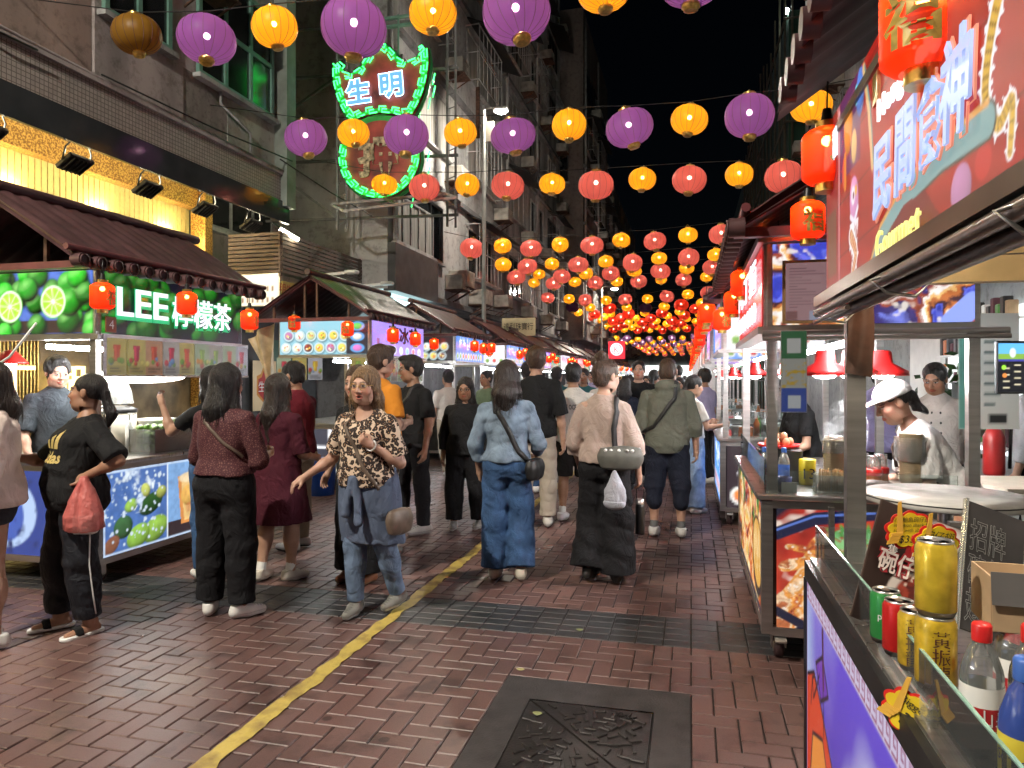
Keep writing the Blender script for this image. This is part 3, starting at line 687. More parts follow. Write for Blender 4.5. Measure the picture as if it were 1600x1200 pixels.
        if st in ('short', 'buzz'):
            E((0, -.04, -.02), (.074, .066, .07), .03); E((0, .098, -.018), (.070, .075, .098), .010, True)
            for e in (1, -1): E((e*.090, .030, -.045), (.030, .050, .060), .010, True); E((e*.092, -.02, -.055), (.028, .045, .045), .010, True)
            E((0, -.05, -.115), (.1, .09, .045), .015, True)
            if hair.get('quiff'): E((0, .05, .108), (.05, .045, .028), .03)
        else:
            if st in ('long', 'bob'):
                L = hair.get('L', .30); 
                Cn((0, -.045, .0), dn((0, -.055, -.02), L*.45, -.028), .076, .082); Cn(dn((0, -.055, -.02), L*.45, -.028), dn((0, -.05, -.02), L, -.022), .082, .060)
                for e in (1, -1): 
                    Cn((e*.058, -.005, .03), dn((e*.068, -.012, 0), L*.5, -.008), .036, .040); Cn(dn((e*.068, -.012, 0), L*.5, -.008), dn((e*.066, -.02, 0), L*.86, -.01), .040, .024)
            elif st == 'pony':
                E((0, -.10, .01), (.028, .03, .028)); Cn((0, -.11, .0), dn((0, -.15, -.03), .09), .026, .036); Cn(dn((0, -.15, -.03), .09), dn((0, -.135, -.03), .17), .034, .012)
            elif st == 'bun':
                E((0, -.062, .138), (.056, .05, .042), .006); E((.025, -.085, .160), (.03, .028, .028), .006); E((-.03, -.10, .10), (.03, .03, .03), .008); E((0, -.05, -.03), (.066, .06, .05))
            E((0, .088, -.030), (.058, .070, .095), .012, True)
            if st in ('pony', 'bun'):
                for e in (1, -1): E((e*.085, .01, -.045), (.04, .055, .05), .012, True)
                E((0, -.045, -.135), (.1, .09, .05), .015, True)
        V.ripple(hair.get('wave', .003 if st not in ('short',) else .0055), hair.get('wf', 70), 3, zscale=.25 if st != 'short' else 1.0); co, q = V.surf(); co = relax(co, q, 1, .4); hm = vmesh('hair', co, q, HAIR[hair.get('c', 'black')], root)
        if st in ('long', 'bob', 'bun') and detail >= 1:
            rs_ = np.random.default_rng(5); low = np.nonzero(co[:, 2] < hc[2]+(.02 if st != 'bun' else .2))[0]; b = MB()
            for i in rs_.choice(low, min(len(low), 190 if st != 'bun' else 60), replace=False):
                v = co[i]; d = v-hc; d[2] = 0 if st != 'bun' else d[2]; d = d/(np.linalg.norm(d)+1e-6); w_ = np.array([-d[1], d[0], 0]); L_ = rs_.uniform(.05, .13) if st != 'bun' else rs_.uniform(.02, .05); ph = rs_.uniform(0, 6); a_ = rs_.normal(0, .012)
                b.tube([v+d*(.001+.005*k/4)+w_*(a_*k/4+.003*math.sin(ph+k))+(np.array([0, 0, -L_*k/4]) if st != 'bun' else (d*.6+np.array([0, 0, .5]))*L_*k/4) for k in range(5)], [.0022, .0022, .002, .0016, .0006], 3)
            b.build('loose_strands', HAIR[hair.get('c', 'black')], hm)
    # --- glasses
    if glasses:
        b = MB()
        for e in (1, -1):
            ring = [Hh((e*.032+.023*math.cos(t), .101-.004*abs(math.cos(t)), .002+.019*math.sin(t))) for t in np.linspace(0, 2*PI, 16, endpoint=False)]; b.tube(ring, .0016, 5, True)
            b.tube([Hh((e*.056, .096, .008)), Hh((e*.077, .04, .008)), Hh((e*.080, -.01, .004))], .0016, 5)
        b.tube([Hh((-.010, .103, .004)), Hh((0, .105, .007)), Hh((.010, .103, .004))], .0016, 5); b.build('glasses', glasses, root)
    if cap:
        V = Vol(hc-.22*s, hc+.26*s, .007); V.ell(Hh((0, -.014, .048)), np.array((.102, .120, .104))*s, Bh); V.cut(Hh((0, 0, .040)), -Rh[:, 2]); co, q = V.surf(); c_ = vmesh('cap', co, q, cap, root)
        V = Vol(hc-.24*s, hc+.26*s, .006); V.ell(Hh((0, .09, .047)), np.array((.075, .10, .05))*s, Bh); V.cut(Hh((0, 0, .045)), -Rh[:, 2]); V.cut(Hh((0, 0, .056)), Rh[:, 2]); co, q = V.surf(); vmesh('cap_peak', co, q, cap, c_)
    W = Matrix.Translation(Vector(loc)) @ Matrix.Rotation(face, 4, 'Z'); tow = lambda p: W @ Vector(list(p))
    return dict(root=root, J={k: [tow(p) for p in v] for k, v in J.items()}, hands=[tow(p) for p in HW], T=lambda p: tow(hip+Rt @ (np.array(p, float)*s)), head=lambda p: tow(Hh(p)), tab=tab, s=s, Rt=Rt, W=W)
SHOE = print_mat('shoe_leather', 0, .55)
# ================================================================ ground and pavers
def ground_mat():
    m, N, L, b = _nt('brick_paving_far'); tc = N.new('ShaderNodeTexCoord')
    br = N.new('ShaderNodeTexBrick'); br.inputs['Scale'].default_value = 1; br.inputs['Brick Width'].default_value = .2; br.inputs['Row Height'].default_value = .1
    br.inputs['Mortar Size'].default_value = .006; br.inputs['Color1'].default_value = (.12, .05, .04, 1); br.inputs['Color2'].default_value = (.09, .04, .033, 1); br.inputs['Mortar'].default_value = (.02, .016, .015, 1)
    L.new(tc.outputs['Object'], br.inputs['Vector']); L.new(br.outputs['Color'], b.inputs['Base Color']); b.inputs['Roughness'].default_value = .45
    return m
def brick_mat(name, c1, c2, rough=.40):
    m, N, L, b = _nt(name); ge = N.new('ShaderNodeNewGeometry'); tc = N.new('ShaderNodeTexCoord')
    cr = N.new('ShaderNodeValToRGB'); cr.color_ramp.elements[0].color = (*c1, 1); cr.color_ramp.elements[1].color = (*c2, 1)
    L.new(ge.outputs['Random Per Island'], cr.inputs[0])
    no = N.new('ShaderNodeTexNoise'); no.inputs['Scale'].default_value = 1.1; no.inputs['Detail'].default_value = 5; L.new(ge.outputs['Position'], no.inputs['Vector'])
    n2 = N.new('ShaderNodeTexNoise'); n2.inputs['Scale'].default_value = 240; n2.inputs['Detail'].default_value = 3; L.new(ge.outputs['Position'], n2.inputs['Vector'])
    mx = N.new('ShaderNodeMix'); mx.data_type = 'RGBA'; mx.blend_type = 'MULTIPLY'; mx.inputs[0].default_value = .75
    c2_ = N.new('ShaderNodeValToRGB'); c2_.color_ramp.elements[0].position = .3; c2_.color_ramp.elements[0].color = (.42, .42, .44, 1); c2_.color_ramp.elements[1].position = .66
    L.new(no.outputs['Fac'], c2_.inputs[0]); L.new(cr.outputs[0], mx.inputs[6]); L.new(c2_.outputs[0], mx.inputs[7])
    m3 = N.new('ShaderNodeMix'); m3.data_type = 'RGBA'; m3.blend_type = 'MULTIPLY'; m3.inputs[0].default_value = .55
    c3 = N.new('ShaderNodeValToRGB'); c3.color_ramp.elements[0].position = .35; c3.color_ramp.elements[0].color = (.45, .43, .42, 1); c3.color_ramp.elements[1].position = .6
    L.new(n2.outputs['Fac'], c3.inputs[0]); L.new(mx.outputs[2], m3.inputs[6]); L.new(c3.outputs[0], m3.inputs[7]); L.new(m3.outputs[2], b.inputs['Base Color'])
    vo = N.new('ShaderNodeTexVoronoi'); vo.inputs['Scale'].default_value = 2.6; L.new(ge.outputs['Position'], vo.inputs['Vector']); c4 = N.new('ShaderNodeValToRGB'); c4.color_ramp.elements[0].position = .055; c4.color_ramp.elements[0].color = (.35, .34, .33, 1); c4.color_ramp.elements[1].position = .075
    n5 = N.new('ShaderNodeTexNoise'); n5.inputs['Scale'].default_value = 2.7; n5.inputs['Detail'].default_value = 7; n5.inputs['Roughness'].default_value = .65; L.new(ge.outputs['Position'], n5.inputs['Vector']); c5 = N.new('ShaderNodeValToRGB'); c5.color_ramp.elements[0].position = .36; c5.color_ramp.elements[0].color = (.45, .43, .43, 1); c5.color_ramp.elements[1].position = .47
    L.new(vo.outputs['Distance'], c4.inputs[0]); L.new(n5.outputs['Fac'], c5.inputs[0]); prev = m3.outputs[2]
    for cc in (c4, c5):
        m4 = N.new('ShaderNodeMix'); m4.data_type = 'RGBA'; m4.blend_type = 'MULTIPLY'; m4.inputs[0].default_value = 1; L.new(prev, m4.inputs[6]); L.new(cc.outputs[0], m4.inputs[7]); prev = m4.outputs[2]
    L.new(prev, b.inputs['Base Color'])
    mr = N.new('ShaderNodeMapRange'); mr.inputs[1].default_value = .3; mr.inputs[2].default_value = .7; mr.inputs[3].default_value = rough-.10; mr.inputs[4].default_value = rough+.14
    L.new(no.outputs['Fac'], mr.inputs[0]); L.new(mr.outputs[0], b.inputs['Roughness'])
    bp = N.new('ShaderNodeBump'); bp.inputs['Strength'].default_value = .35; bp.inputs['Distance'].default_value = .003; L.new(n2.outputs['Fac'], bp.inputs['Height']); L.new(bp.outputs[0], b.inputs['Normal'])
    return m
MT['brick'] = brick_mat('red_clay_paver', (.115, .064, .058), (.225, .125, .108), .36)
MT['brick_grey'] = brick_mat('charcoal_paver', (.034, .034, .037), (.062, .062, .066))
b = MB(); b.box((0, 60, -.06), (260, 340, .08)); street = struct(b.build('ground', ground_mat()))
b = MB(); b.box((0, 8, -.0145), (40, 30, .012)); joint = struct(b.build('joint_sand', mat('joint_sand', (.022, .018, .016), .9, 0, .3, 20)))
pave = struct(link(bpy.data.objects.new('pavement', None)))
BW = .105; ROT = R(1.5); MAN = (-9*BW, 0, 23*BW, 35*BW); BAND = (41*BW, 46*BW)
def brick_mesh(w, l, name, m):
    b = MB(); g = .0035; t = .0; hx, hy = w/2-g, l/2-g; c = .004
    P = [(-hx, -hy, -.02), (hx, -hy, -.02), (hx, hy, -.02), (-hx, hy, -.02), (-hx, -hy, -c), (hx, -hy, -c), (hx, hy, -c), (-hx, hy, -c), (-hx+c, -hy+c, 0), (hx-c, -hy+c, 0), (hx-c, hy-c, 0), (-hx+c, hy-c, 0)]
    F = [(8, 9, 10, 11)]+[(4+i, 4+(i+1) % 4, 8+(i+1) % 4, 8+i) for i in range(4)]+[(i, (i+1) % 4, 4+(i+1) % 4, 4+i) for i in range(4)]
    b.add(P, F, False); return b.mesh(name, m), P, F
me_x, Px, Fx = brick_mesh(2*BW, BW, 'brick', MT['brick']); me_y, Py, Fy = brick_mesh(BW, 2*BW, 'brick', MT['brick']); me_s, Ps, Fs = brick_mesh(1.55*BW, BW, 'brick', MT['brick_grey']); me_q, Pq, Fq = brick_mesh(BW, BW, 'brick', MT['brick'])
spots = []
y_mid = (BAND[0]+BAND[1])/2
for i in range(-74, 46):
    for j in range(12, 224):
        k = (i-j) % 4
        if k == 0: c, o = ((i+1)*BW, (j+.5)*BW), 0
        elif k == 3: c, o = ((i+.5)*BW, (j+1)*BW), 1
        else: continue
        cells = [((i+.5)*BW, (j+.5)*BW), ((i+1.5)*BW, (j+.5)*BW) if o == 0 else ((i+.5)*BW, (j+1.5)*BW)]
        out = [not (BAND[0] < b_ < BAND[1] or (MAN[0] < a_ < MAN[1] and MAN[2] < b_ < MAN[3])) for a_, b_ in cells]
        if not all(out):
            spots += [(a_, b_, 3) for (a_, b_), k_ in zip(cells, out) if k_]; continue
        spots.append((c[0], c[1], o))
for i in range(-47, 29):
    for j in range(5): spots.append(((i+.5)*1.55*BW, BAND[0]+(j+.5)*BW, 2))
def seen(x, y):
    D = -SA*x+CA*y; rr = CA*x+SA*y
    if D < 1: return None
    u = 800+FPX*rr/D; v = HOR+FPX*CAM_H/D
    return D if (0 < u < 1230 and v < 1190) else None
vis = sorted([(seen(x, y), n) for n, (x, y, o) in enumerate(spots) if seen(x, y)])[:300]
near = set(n for _, n in vis); big = {0: MB(), 1: MB()}
rng = random.Random(3)
for n, (x, y, o) in enumerate(spots):
    z = rng.uniform(-.0022, .0006); tl = (rng.gauss(0, .006), rng.gauss(0, .006), rng.gauss(0, .006))
    if n in near: 
        e = obj('brick', (me_x, me_y, me_s, me_q)[o], pave, (x, y, z), tl)
    else:
        P, F = ((Px, Fx), (Py, Fy), (Ps, Fs), (Pq, Fq))[o]; q = big[1 if o == 2 else 0]
        q.add([(x+p[0], y+p[1], z+p[2]+p[0]*tl[1]*.5+p[1]*tl[0]*.5) for p in P], F[:5], False)
e = big[0].build('brick_field', MT['brick'], pave); e['kind'] = 'stuff'
e = big[1].build('dark_brick_band', MT['brick_grey'], pave); e['kind'] = 'stuff'
# yellow line, worn paint with ragged edges
b = MB(); rg = random.Random(5); L_, R_ = [], []; n = 420
jl = jr = 0
for i in range(n+1):
    y = 1.6+i*.05; jl = jl*.6+rg.gauss(0, .006); jr = jr*.6+rg.gauss(0, .006)
    x = -1.925+.0022*(y-4); L_.append((x-.045+jl, y, .0045)); R_.append((x+.045+jr, y, .0045))
b.add(L_+R_, [(i, i+n+1, i+n+2, i+1) for i in range(n)], True)
m, N, L, pb = _nt('yellow_line_paint'); tc = N.new('ShaderNodeTexCoord'); no = N.new('ShaderNodeTexNoise'); no.inputs['Scale'].default_value = 9; no.inputs['Detail'].default_value = 8
L.new(tc.outputs['Object'], no.inputs['Vector']); cr = N.new('ShaderNodeValToRGB'); cr.color_ramp.elements[0].position = .30; cr.color_ramp.elements[0].color = (.24, .16, .05, 1); cr.color_ramp.elements[1].position = .56; cr.color_ramp.elements[1].color = (.50, .38, .09, 1)
L.new(no.outputs['Fac'], cr.inputs[0]); L.new(cr.outputs[0], pb.inputs['Base Color']); pb.inputs['Roughness'].default_value = .5
bp = N.new('ShaderNodeBump'); bp.inputs['Strength'].default_value = .8; bp.inputs['Distance'].default_value = .006; n2 = N.new('ShaderNodeTexNoise'); n2.inputs['Scale'].default_value = 30; n2.inputs['Detail'].default_value = 6
L.new(tc.outputs['Object'], n2.inputs['Vector']); L.new(n2.outputs['Fac'], bp.inputs['Height']); L.new(bp.outputs[0], pb.inputs['Normal'])
struct(b.build('painted_line', m))
# manhole slab and cover
mh = thing('manhole_cover', 'dark square metal manhole cover with raised lugs set in a concrete slab', 'manhole', (-4.5*BW, 29*BW, 0))
MT['slab'] = mat('dark_concrete', (.036, .031, .031), .75, 0, .3, 9, bump=.3, bscale=90); MT['iron'] = mat('cast_iron', (.034, .029, .029), .45, .35, .3, 14, bump=.25, bscale=120)
b = MB(); W2, D2 = 4.5*BW-.003, 6*BW-.003; h0, h1, k0, k1 = -.30, .30, -.29, .37
for (x0, x1, y0, y1) in ((-W2, W2, k1, D2), (-W2, W2, -D2, k0), (-W2, h0, k0, k1), (h1, W2, k0, k1)): b.box(((x0+x1)/2, (y0+y1)/2, -.012), (x1-x0, y1-y0, .024))
b.build('concrete_slab', MT['slab'], mh)
c0 = Vector((0, .04, 0)); g = .006
for nm, tri in (('cover_half', [(h0+g, k0+g), (h1-2.5*g, k0+g), (h0+g, k1-2.5*g)]), ('cover_half', [(h1-g, k1-g), (h0+2.5*g, k1-g), (h1-g, k0+2.5*g)])):
    b = MB(); b.prism(tri, (0, 0, -.02), (1, 0, 0), (0, 1, 0), .022)
    half = b.build(nm, MT['iron'], mh); b = MB()
    sgn = -1 if tri[0][0] < 0 else 1
    for ring, (r, cnt, ln) in enumerate(((.06, 5, .05), (.105, 9, .055), (.15, 13, .055), (.195, 16, .06), (.24, 20, .06), (.285, 24, .06), (.33, 27, .06))):
        for q in range(cnt):
            t = 2*PI*(q+.5*(ring % 2))/cnt+.2*ring; x, y = c0.x+r*math.cos(t), c0.y+r*math.sin(t); s_ = (x-h0)/(h1-h0)+(y-k0)/(k1-k0)-1
            if abs(x) > .265 or not (k0+.035 < y < k1-.035) or s_*sgn < .06: continue
            if ring == 5 and q in (3, 4, 16): continue
            b.box((x, y, .005), (ln, .017, .010), t+(PI/2 if q % 2 else 0)+.3, bev=.003)
    b.build('raised_lugs', MT['iron'], half)
    b = MB(); cx, cyy = (.12, .20) if sgn > 0 else (-.12, -.10); b.tube([(cx+.028*math.cos(t)*1.3, cyy+.02*math.sin(t), .003) for t in np.linspace(0, 2*PI, 14, endpoint=False)], .004, 5, True); b.build('key_hole', MT['iron'], half)
text('lettering', 'HIAX', .05, MT['iron'], (.17, .30, .006), (.92, -.38, 0), (.38, .92, 0), mh, extrude=.004)
b = MB(); b.tube([(h0, k0, .001), (h1, k0, .001), (h1, k1, .001), (h0, k1, .001)], .005, 4, True); b.build('cover_rim', MT['iron'], mh)
for (u, v, c, lb) in ((813, 1047, (.30, .27, .12), 'small dry pale leaf lying above the concrete slab corner'), (840, 1116, (.22, .24, .10), 'curled greenish leaf lying on the manhole cover'), (906, 985, (.25, .27, .12), 'tiny green leaf lying by the dark brick band')):
    p = on_ground(u, v, .008); b = MB(); b.sheet(lambda a, c_: (p.x+(a-.5)*.045, p.y+(c_-.5)*.03*math.sin(PI*min(.999, max(.001, a))), .010+.006*abs(a-.5)+.004*c_), 4, 2); tag(b.build('fallen_leaf', mat('dry_leaf_%d' % u, c, .7)), lb, 'leaf')

# ================================================================ buildings
def wall_mat(name, c, streak=.5, sc=1.0, tiles=0):
    m, N, L, b = _nt(name); ge = N.new('ShaderNodeNewGeometry'); mp = N.new('ShaderNodeMapping'); mp.inputs['Scale'].default_value = (1, 1, .25); L.new(ge.outputs['Position'], mp.inputs[0])
    n1 = N.new('ShaderNodeTexNoise'); n1.inputs['Scale'].default_value = 1.3*sc; n1.inputs['Detail'].default_value = 7; L.new(mp.outputs[0], n1.inputs['Vector'])
    n2 = N.new('ShaderNodeTexNoise'); n2.inputs['Scale'].default_value = 5*sc; n2.inputs['Detail'].default_value = 8; n2.inputs['Roughness'].default_value = .7; L.new(ge.outputs['Position'], n2.inputs['Vector'])
    c1 = N.new('ShaderNodeValToRGB'); c1.color_ramp.elements[0].position = .32; c1.color_ramp.elements[1].position = .62; c1.color_ramp.elements[0].color = (*[x*(1-streak) for x in c], 1); c1.color_ramp.elements[1].color = (*c, 1)
    c2 = N.new('ShaderNodeValToRGB'); c2.color_ramp.elements[0].position = .34; c2.color_ramp.elements[1].position = .5; c2.color_ramp.elements[0].color = (.5, .48, .46, 1)
    L.new(n1.outputs['Fac'], c1.inputs[0]); L.new(n2.outputs['Fac'], c2.inputs[0]); mx = N.new('ShaderNodeMix'); mx.data_type = 'RGBA'; mx.blend_type = 'MULTIPLY'; mx.inputs[0].default_value = .8
    L.new(c1.outputs[0], mx.inputs[6]); L.new(c2.outputs[0], mx.inputs[7]); L.new(mx.outputs[2], b.inputs['Base Color']); b.inputs['Roughness'].default_value = .85
    bp = N.new('ShaderNodeBump'); bp.inputs['Strength'].default_value = .4; bp.inputs['Distance'].default_value = .02; L.new(n2.outputs['Fac'], bp.inputs['Height']); L.new(bp.outputs[0], b.inputs['Normal'])
    return m
MT['plaster'] = wall_mat('stained_plaster', (.42, .37, .36)); MT['plaster_warm'] = wall_mat('brown_plaster', (.34, .255, .22)); MT['plaster_green'] = wall_mat('grey_green_plaster', (.42, .43, .38))
MT['conc'] = wall_mat('grey_concrete', (.45, .45, .45), .5); MT['conc_d'] = wall_mat('dark_concrete_wall', (.22, .22, .23), .5); MT['conc_w'] = wall_mat('pale_render', (.46, .45, .45), .6)
MT['maroon'] = mat('maroon_panel', (.10, .025, .04), .6); MT['paneglass'] = mat('dark_window_glass', (.012, .014, .016), .12, 0, .3, 3, spec=.6)
MT['greenframe'] = mat('green_aluminium', (.16, .32, .26), .45, .2, .15, 6); MT['whiteframe'] = mat('pale_aluminium', (.35, .35, .35), .5, .2, .2, 6); MT['acwhite'] = mat('aged_air_conditioner', (.40, .38, .34), .6, 0, .25, 5)
MT['greybox'] = mat('slate_cladding', (.055, .057, .062), .6, 0, .2, 4, bump=.1, bscale=30); MT['curtain'] = mat('pale_curtain', (.30, .29, .27), .8, 0, .35, 3, stretch=(6, 6, .2))

def window(par, X, y0, y1, z0, z1, frame, nx=2, nz=1, nrm_=1, t=.05, glass=None, sill=True, axis='x'):
    """a window in a wall facing +X (nrm_=1), -X (-1); axis 'y': wall facing -Y at Y = X, from x = y0 to y1"""
    def P(a, d, z): return (X+nrm_*d, a, z) if axis == 'x' else (a, X-d, z)
    def bx(mb, a0, a1, d0, d1, z0_, z1_):
        p, q = P(a0, d0, z0_), P(a1, d1, z1_); mb.box([(p[k]+q[k])/2 for k in range(3)], [abs(p[k]-q[k]) for k in range(3)])
    f = MB(); bx(f, y0, y1, 0, .06, z0, z0+t); bx(f, y0, y1, 0, .06, z1-t, z1); bx(f, y0, y0+t, 0, .058, z0+t, z1-t); bx(f, y1-t, y1, 0, .058, z0+t, z1-t)
    for i in range(1, nx): a = y0+(y1-y0)*i/nx; bx(f, a-t/2, a+t/2, 0, .055, z0+t, z1-t)
    for i in range(1, nz): a = z0+(z1-z0)*i/nz; bx(f, y0+t, y1-t, 0, .052, a-t/2, a+t/2)
    w = f.build('window', frame, par)
    for i in range(nx):
        for k in range(nz):
            g = MB(); a0 = y0+(y1-y0)*i/nx+t*.4; a1 = y0+(y1-y0)*(i+1)/nx-t*.4; b0 = z0+(z1-z0)*k/nz+t*.4; b1 = z0+(z1-z0)*(k+1)/nz-t*.4
            bx(g, a0, a1, .004, .022+.002*((i+k) % 2), b0, b1); g.build('pane', glass or MT['paneglass'], w)
    if sill: g = MB(); bx(g, y0-.06, y1+.06, -.01, .12, z0-.07, z0-.004); g.build('sill', MT['conc'], w)
    return w
def ac_unit(par, p, nrm_=1, s=1.0, name='air_conditioner'):
    b = MB(); x = p[0]+nrm_*.26*s; b.box((x, p[1], p[2]), (.5*s, .62*s, .40*s), bev=.02); 
    for k in range(6): b.box((x+nrm_*.252*s, p[1], p[2]+(-.15+.06*k)*s), (.012, .5*s, .014*s))
    o = b.build(name, MT['acwhite'], par); b = MB()
    for e in (-1, 1): b.bar((p[0], p[1]+e*.26*s, p[2]-.5*s), (x+nrm_*.25*s, p[1]+e*.26*s, p[2]-.22*s), .025); 
    b.box((x, p[1], p[2]-.215*s), (.55*s, .66*s, .02)); b.build('bracket', MT['rust'], o); return o
def pipe(par, pts, r=.05, m=None, n=8): b = MB(); b.tube(pts, r, n); return b.build('drain_pipe', m or MT['conc'], par)

# --- near left shop building
XB = -7.0
nb = thing('shop_building', 'stained plaster building with green framed windows above a bright gold shopfront', 'building', (XB, 2, 0))
nb.location = (0, 0, 0)
def bld_box(par, name, m, x0, x1, y0, y1, z0, z1): b = MB(); b.box(((x0+x1)/2, (y0+y1)/2, (z0+z1)/2), (x1-x0, y1-y0, z1-z0)); return b.build(name, m, par)
bld_box(nb, 'wall', MT['plaster_warm'], XB-.35, XB, -8, 7.05, 4.62, 16); 
b = MB()
def wallpiece(m, y0, y1, z0, z1, d=0.0, nm='wall_panel'): b = MB(); b.box((XB-.175+d, (y0+y1)/2, (z0+z1)/2), (.35, y1-y0, z1-z0)); return b.build(nm, m, nb)
wallpiece(MT['plaster'], 7.06, 8.6, 4.62, 16, .04); wallpiece(wall_mat('rough_patch', (.26, .23, .21), .4, 3), 8.6, 9.6, 4.62, 6.0, .02); wallpiece(MT['plaster_green'], 9.6, 11.1, 4.62, 16, .03); wallpiece(MT['plaster'], 8.6, 9.6, 6.0, 16, .025)
m, N, L, pb = _nt('small_mosaic_tiles'); ge = N.new('ShaderNodeNewGeometry'); mp = N.new('ShaderNodeMapping'); mp.inputs['Rotation'].default_value = (R(90), 0, R(90)); mp.vector_type = 'TEXTURE'
br = N.new('ShaderNodeTexBrick'); br.offset = 0; br.inputs['Scale'].default_value = 1; br.inputs['Brick Width'].default_value = .055; br.inputs['Row Height'].default_value = .055; br.inputs['Mortar Size'].default_value = .005
br.inputs['Color1'].default_value = (.38, .34, .31, 1); br.inputs['Color2'].default_value = (.30, .27, .25, 1); br.inputs['Mortar'].default_value = (.13, .11, .10, 1); L.new(ge.outputs['Position'], mp.inputs[0]); L.new(mp.outputs[0], br.inputs['Vector']); L.new(br.outputs['Color'], pb.inputs['Base Color']); pb.inputs['Roughness'].default_value = .5
MT['mosaic'] = m
b = MB(); b.box((XB+.07, 1.5, 4.86), (.16, 19.1, .46)); b.build('tile_band', MT['mosaic'], nb)
b = MB(); b.box((XB+.09, 1.5, 5.115), (.22, 19.1, .05)); b.tube([(XB+.2, -8, 5.16), (XB+.2, 4, 5.17), (XB+.17, 7.1, 5.16), (XB+.2, 11, 5.15)], .022, 6); b.build('ledge', MT['plaster'], nb)
b = MB(); b.box((XB+.16, 1.5, 4.46), (.05, 19.2, .36)); b.build('fascia', mat('dark_reflective_fascia', (.05, .055, .06), .12, .3, .2, 2), nb)
# recessed gold shopfront
m, N, L, pb = _nt('speckled_gold_panel'); tc = N.new('ShaderNodeTexCoord'); vo = N.new('ShaderNodeTexNoise'); vo.inputs['Scale'].default_value = 38; vo.inputs['Detail'].default_value = 4; L.new(tc.outputs['Object'], vo.inputs['Vector'])
cr = N.new('ShaderNodeValToRGB'); cr.color_ramp.elements[0].color = (.22, .10, .02, 1); cr.color_ramp.elements[1].color = (.62, .36, .08, 1); cr.color_ramp.elements[0].position = .42; cr.color_ramp.elements[1].position = .6
L.new(vo.outputs['Fac'], cr.inputs[0]); L.new(cr.outputs[0], pb.inputs['Base Color']); pb.inputs['Roughness'].default_value = .4; pb.inputs['Metallic'].default_value = .4; MT['goldpanel'] = m
MT['goldribs'] = mat('pale_gold_ribbed_panel', (.72, .56, .20), .45, .15, .2, 30, stretch=(1, 10, .5))
bld_box(nb, 'soffit', mat('mirror_metal_soffit', (.6, .56, .48), .16, .9, .25, 1.2, stretch=(3, .4, 1), rvar=.08), -8.6, XB-.3, -8, 11.1, 5.04, 5.08)
b = MB(); b.box((-8.62, 1.5, 4.82), (.2, 19.2, .42)); b.box((-8.52, 11.0, 2.5), (.3, .2, 5.0)); b.build('gold_frame', MT['goldpanel'], nb)
b = MB()
for i in range(120): b.box((-8.75, -1+i*.1, 3.65), (.03, .085, 2.0))
e = b.build('ribbed_panel', MT['goldribs'], nb); e['kind'] = 'stuff'
b = MB(); b.box((-8.72, 11.09-6, 1.3), (.04, 12, 2.66)); b.build('shop_wall', mat('dim_gold_shop_wall', (.30, .23, .12), .4, 0, .4, 3), nb)
b = MB()
for i in range(60):
    for zz in (0, 1): b.box((-8.68, 4.6+i*.055, .8+zz*.95), (.02, .022, .9))
e = b.build('gold_screen', MT['gold'], nb); e['kind'] = 'stuff'
bld_box(nb, 'back_wall', MT['conc_d'], -13, -8.85, -8, 11.1, 0, 16)
for i, y in enumerate((4.4, 5.9, 7.4, 8.9, 10.3)):
    b = MB(); b.box((-8.64, y, 4.08), (.08, .30, .12), bev=.03); b.build('downlight', emit('shop_downlight_%d' % i, (1, .86, .5), 38), nb)
b = MB(); b.box((-8.66, -2.5, 4.08), (.05, 10, .06)); b.build('strip_light', emit('shop_strip_light', (1, .85, .5), 14), nb)
# gold characters on the shop wall
for k, (y, ch) in enumerate(((7.4, '丁'), (8.25, '興'))): text('gold_character', ch, .75, emit('gold_sign_%d' % k, (1, .75, .25), 1.2), (-8.6, y, 1.45), (0, 1, 0), (0, 0, 1), nb, extrude=.015)
# green windows
for (y0, y1, n, z0) in ((7.15, 8.3, 2, 6.05), (8.85, 10.75, 3, 6.0)):
    window(nb, XB+.05, y0, y1, z0, z0+1.75, MT['greenframe'], n, 2, 1, .07)
window(nb, XB+.01, 2.2, 4.6, 6.1, 7.8, MT['greenframe'], 3, 2, 1, .07)
ac_unit(nb, (XB, 8.9, 7.35), 1, 1.0)
b = MB(); b.box((XB+.12, 11.02, 9.3), (.3, .28, 9.5)); b.build('corner_pilaster', mat('pilaster_green_light', (.24, .28, .25), .6, 0, .3, 2), nb)  # green cast of the light painted into the pilaster colour
pipe(nb, [(XB+.09, 9.35, 6.0), (XB+.09, 9.35, 5.75), (XB+.09, 10.1, 5.55), (XB+.09, 10.1, 5.1)], .022, MT['whiteframe'])
b = MB(); 
for (a, c) in (((XB+.25, 5.2, 5.14), (XB+.25, 6.1, 5.08)), ((XB+.25, 10.7, 5.3), (XB+.5, 13.8, 5.0)), ((XB+.2, 7, 5.2), (XB+.3, 11, 5.35))): b.tube([a, ((a[0]+c[0])/2, (a[1]+c[1])/2, (a[2]+c[2])/2-.04), c], .012, 5)
b.build('cable', MT['wire'], nb)
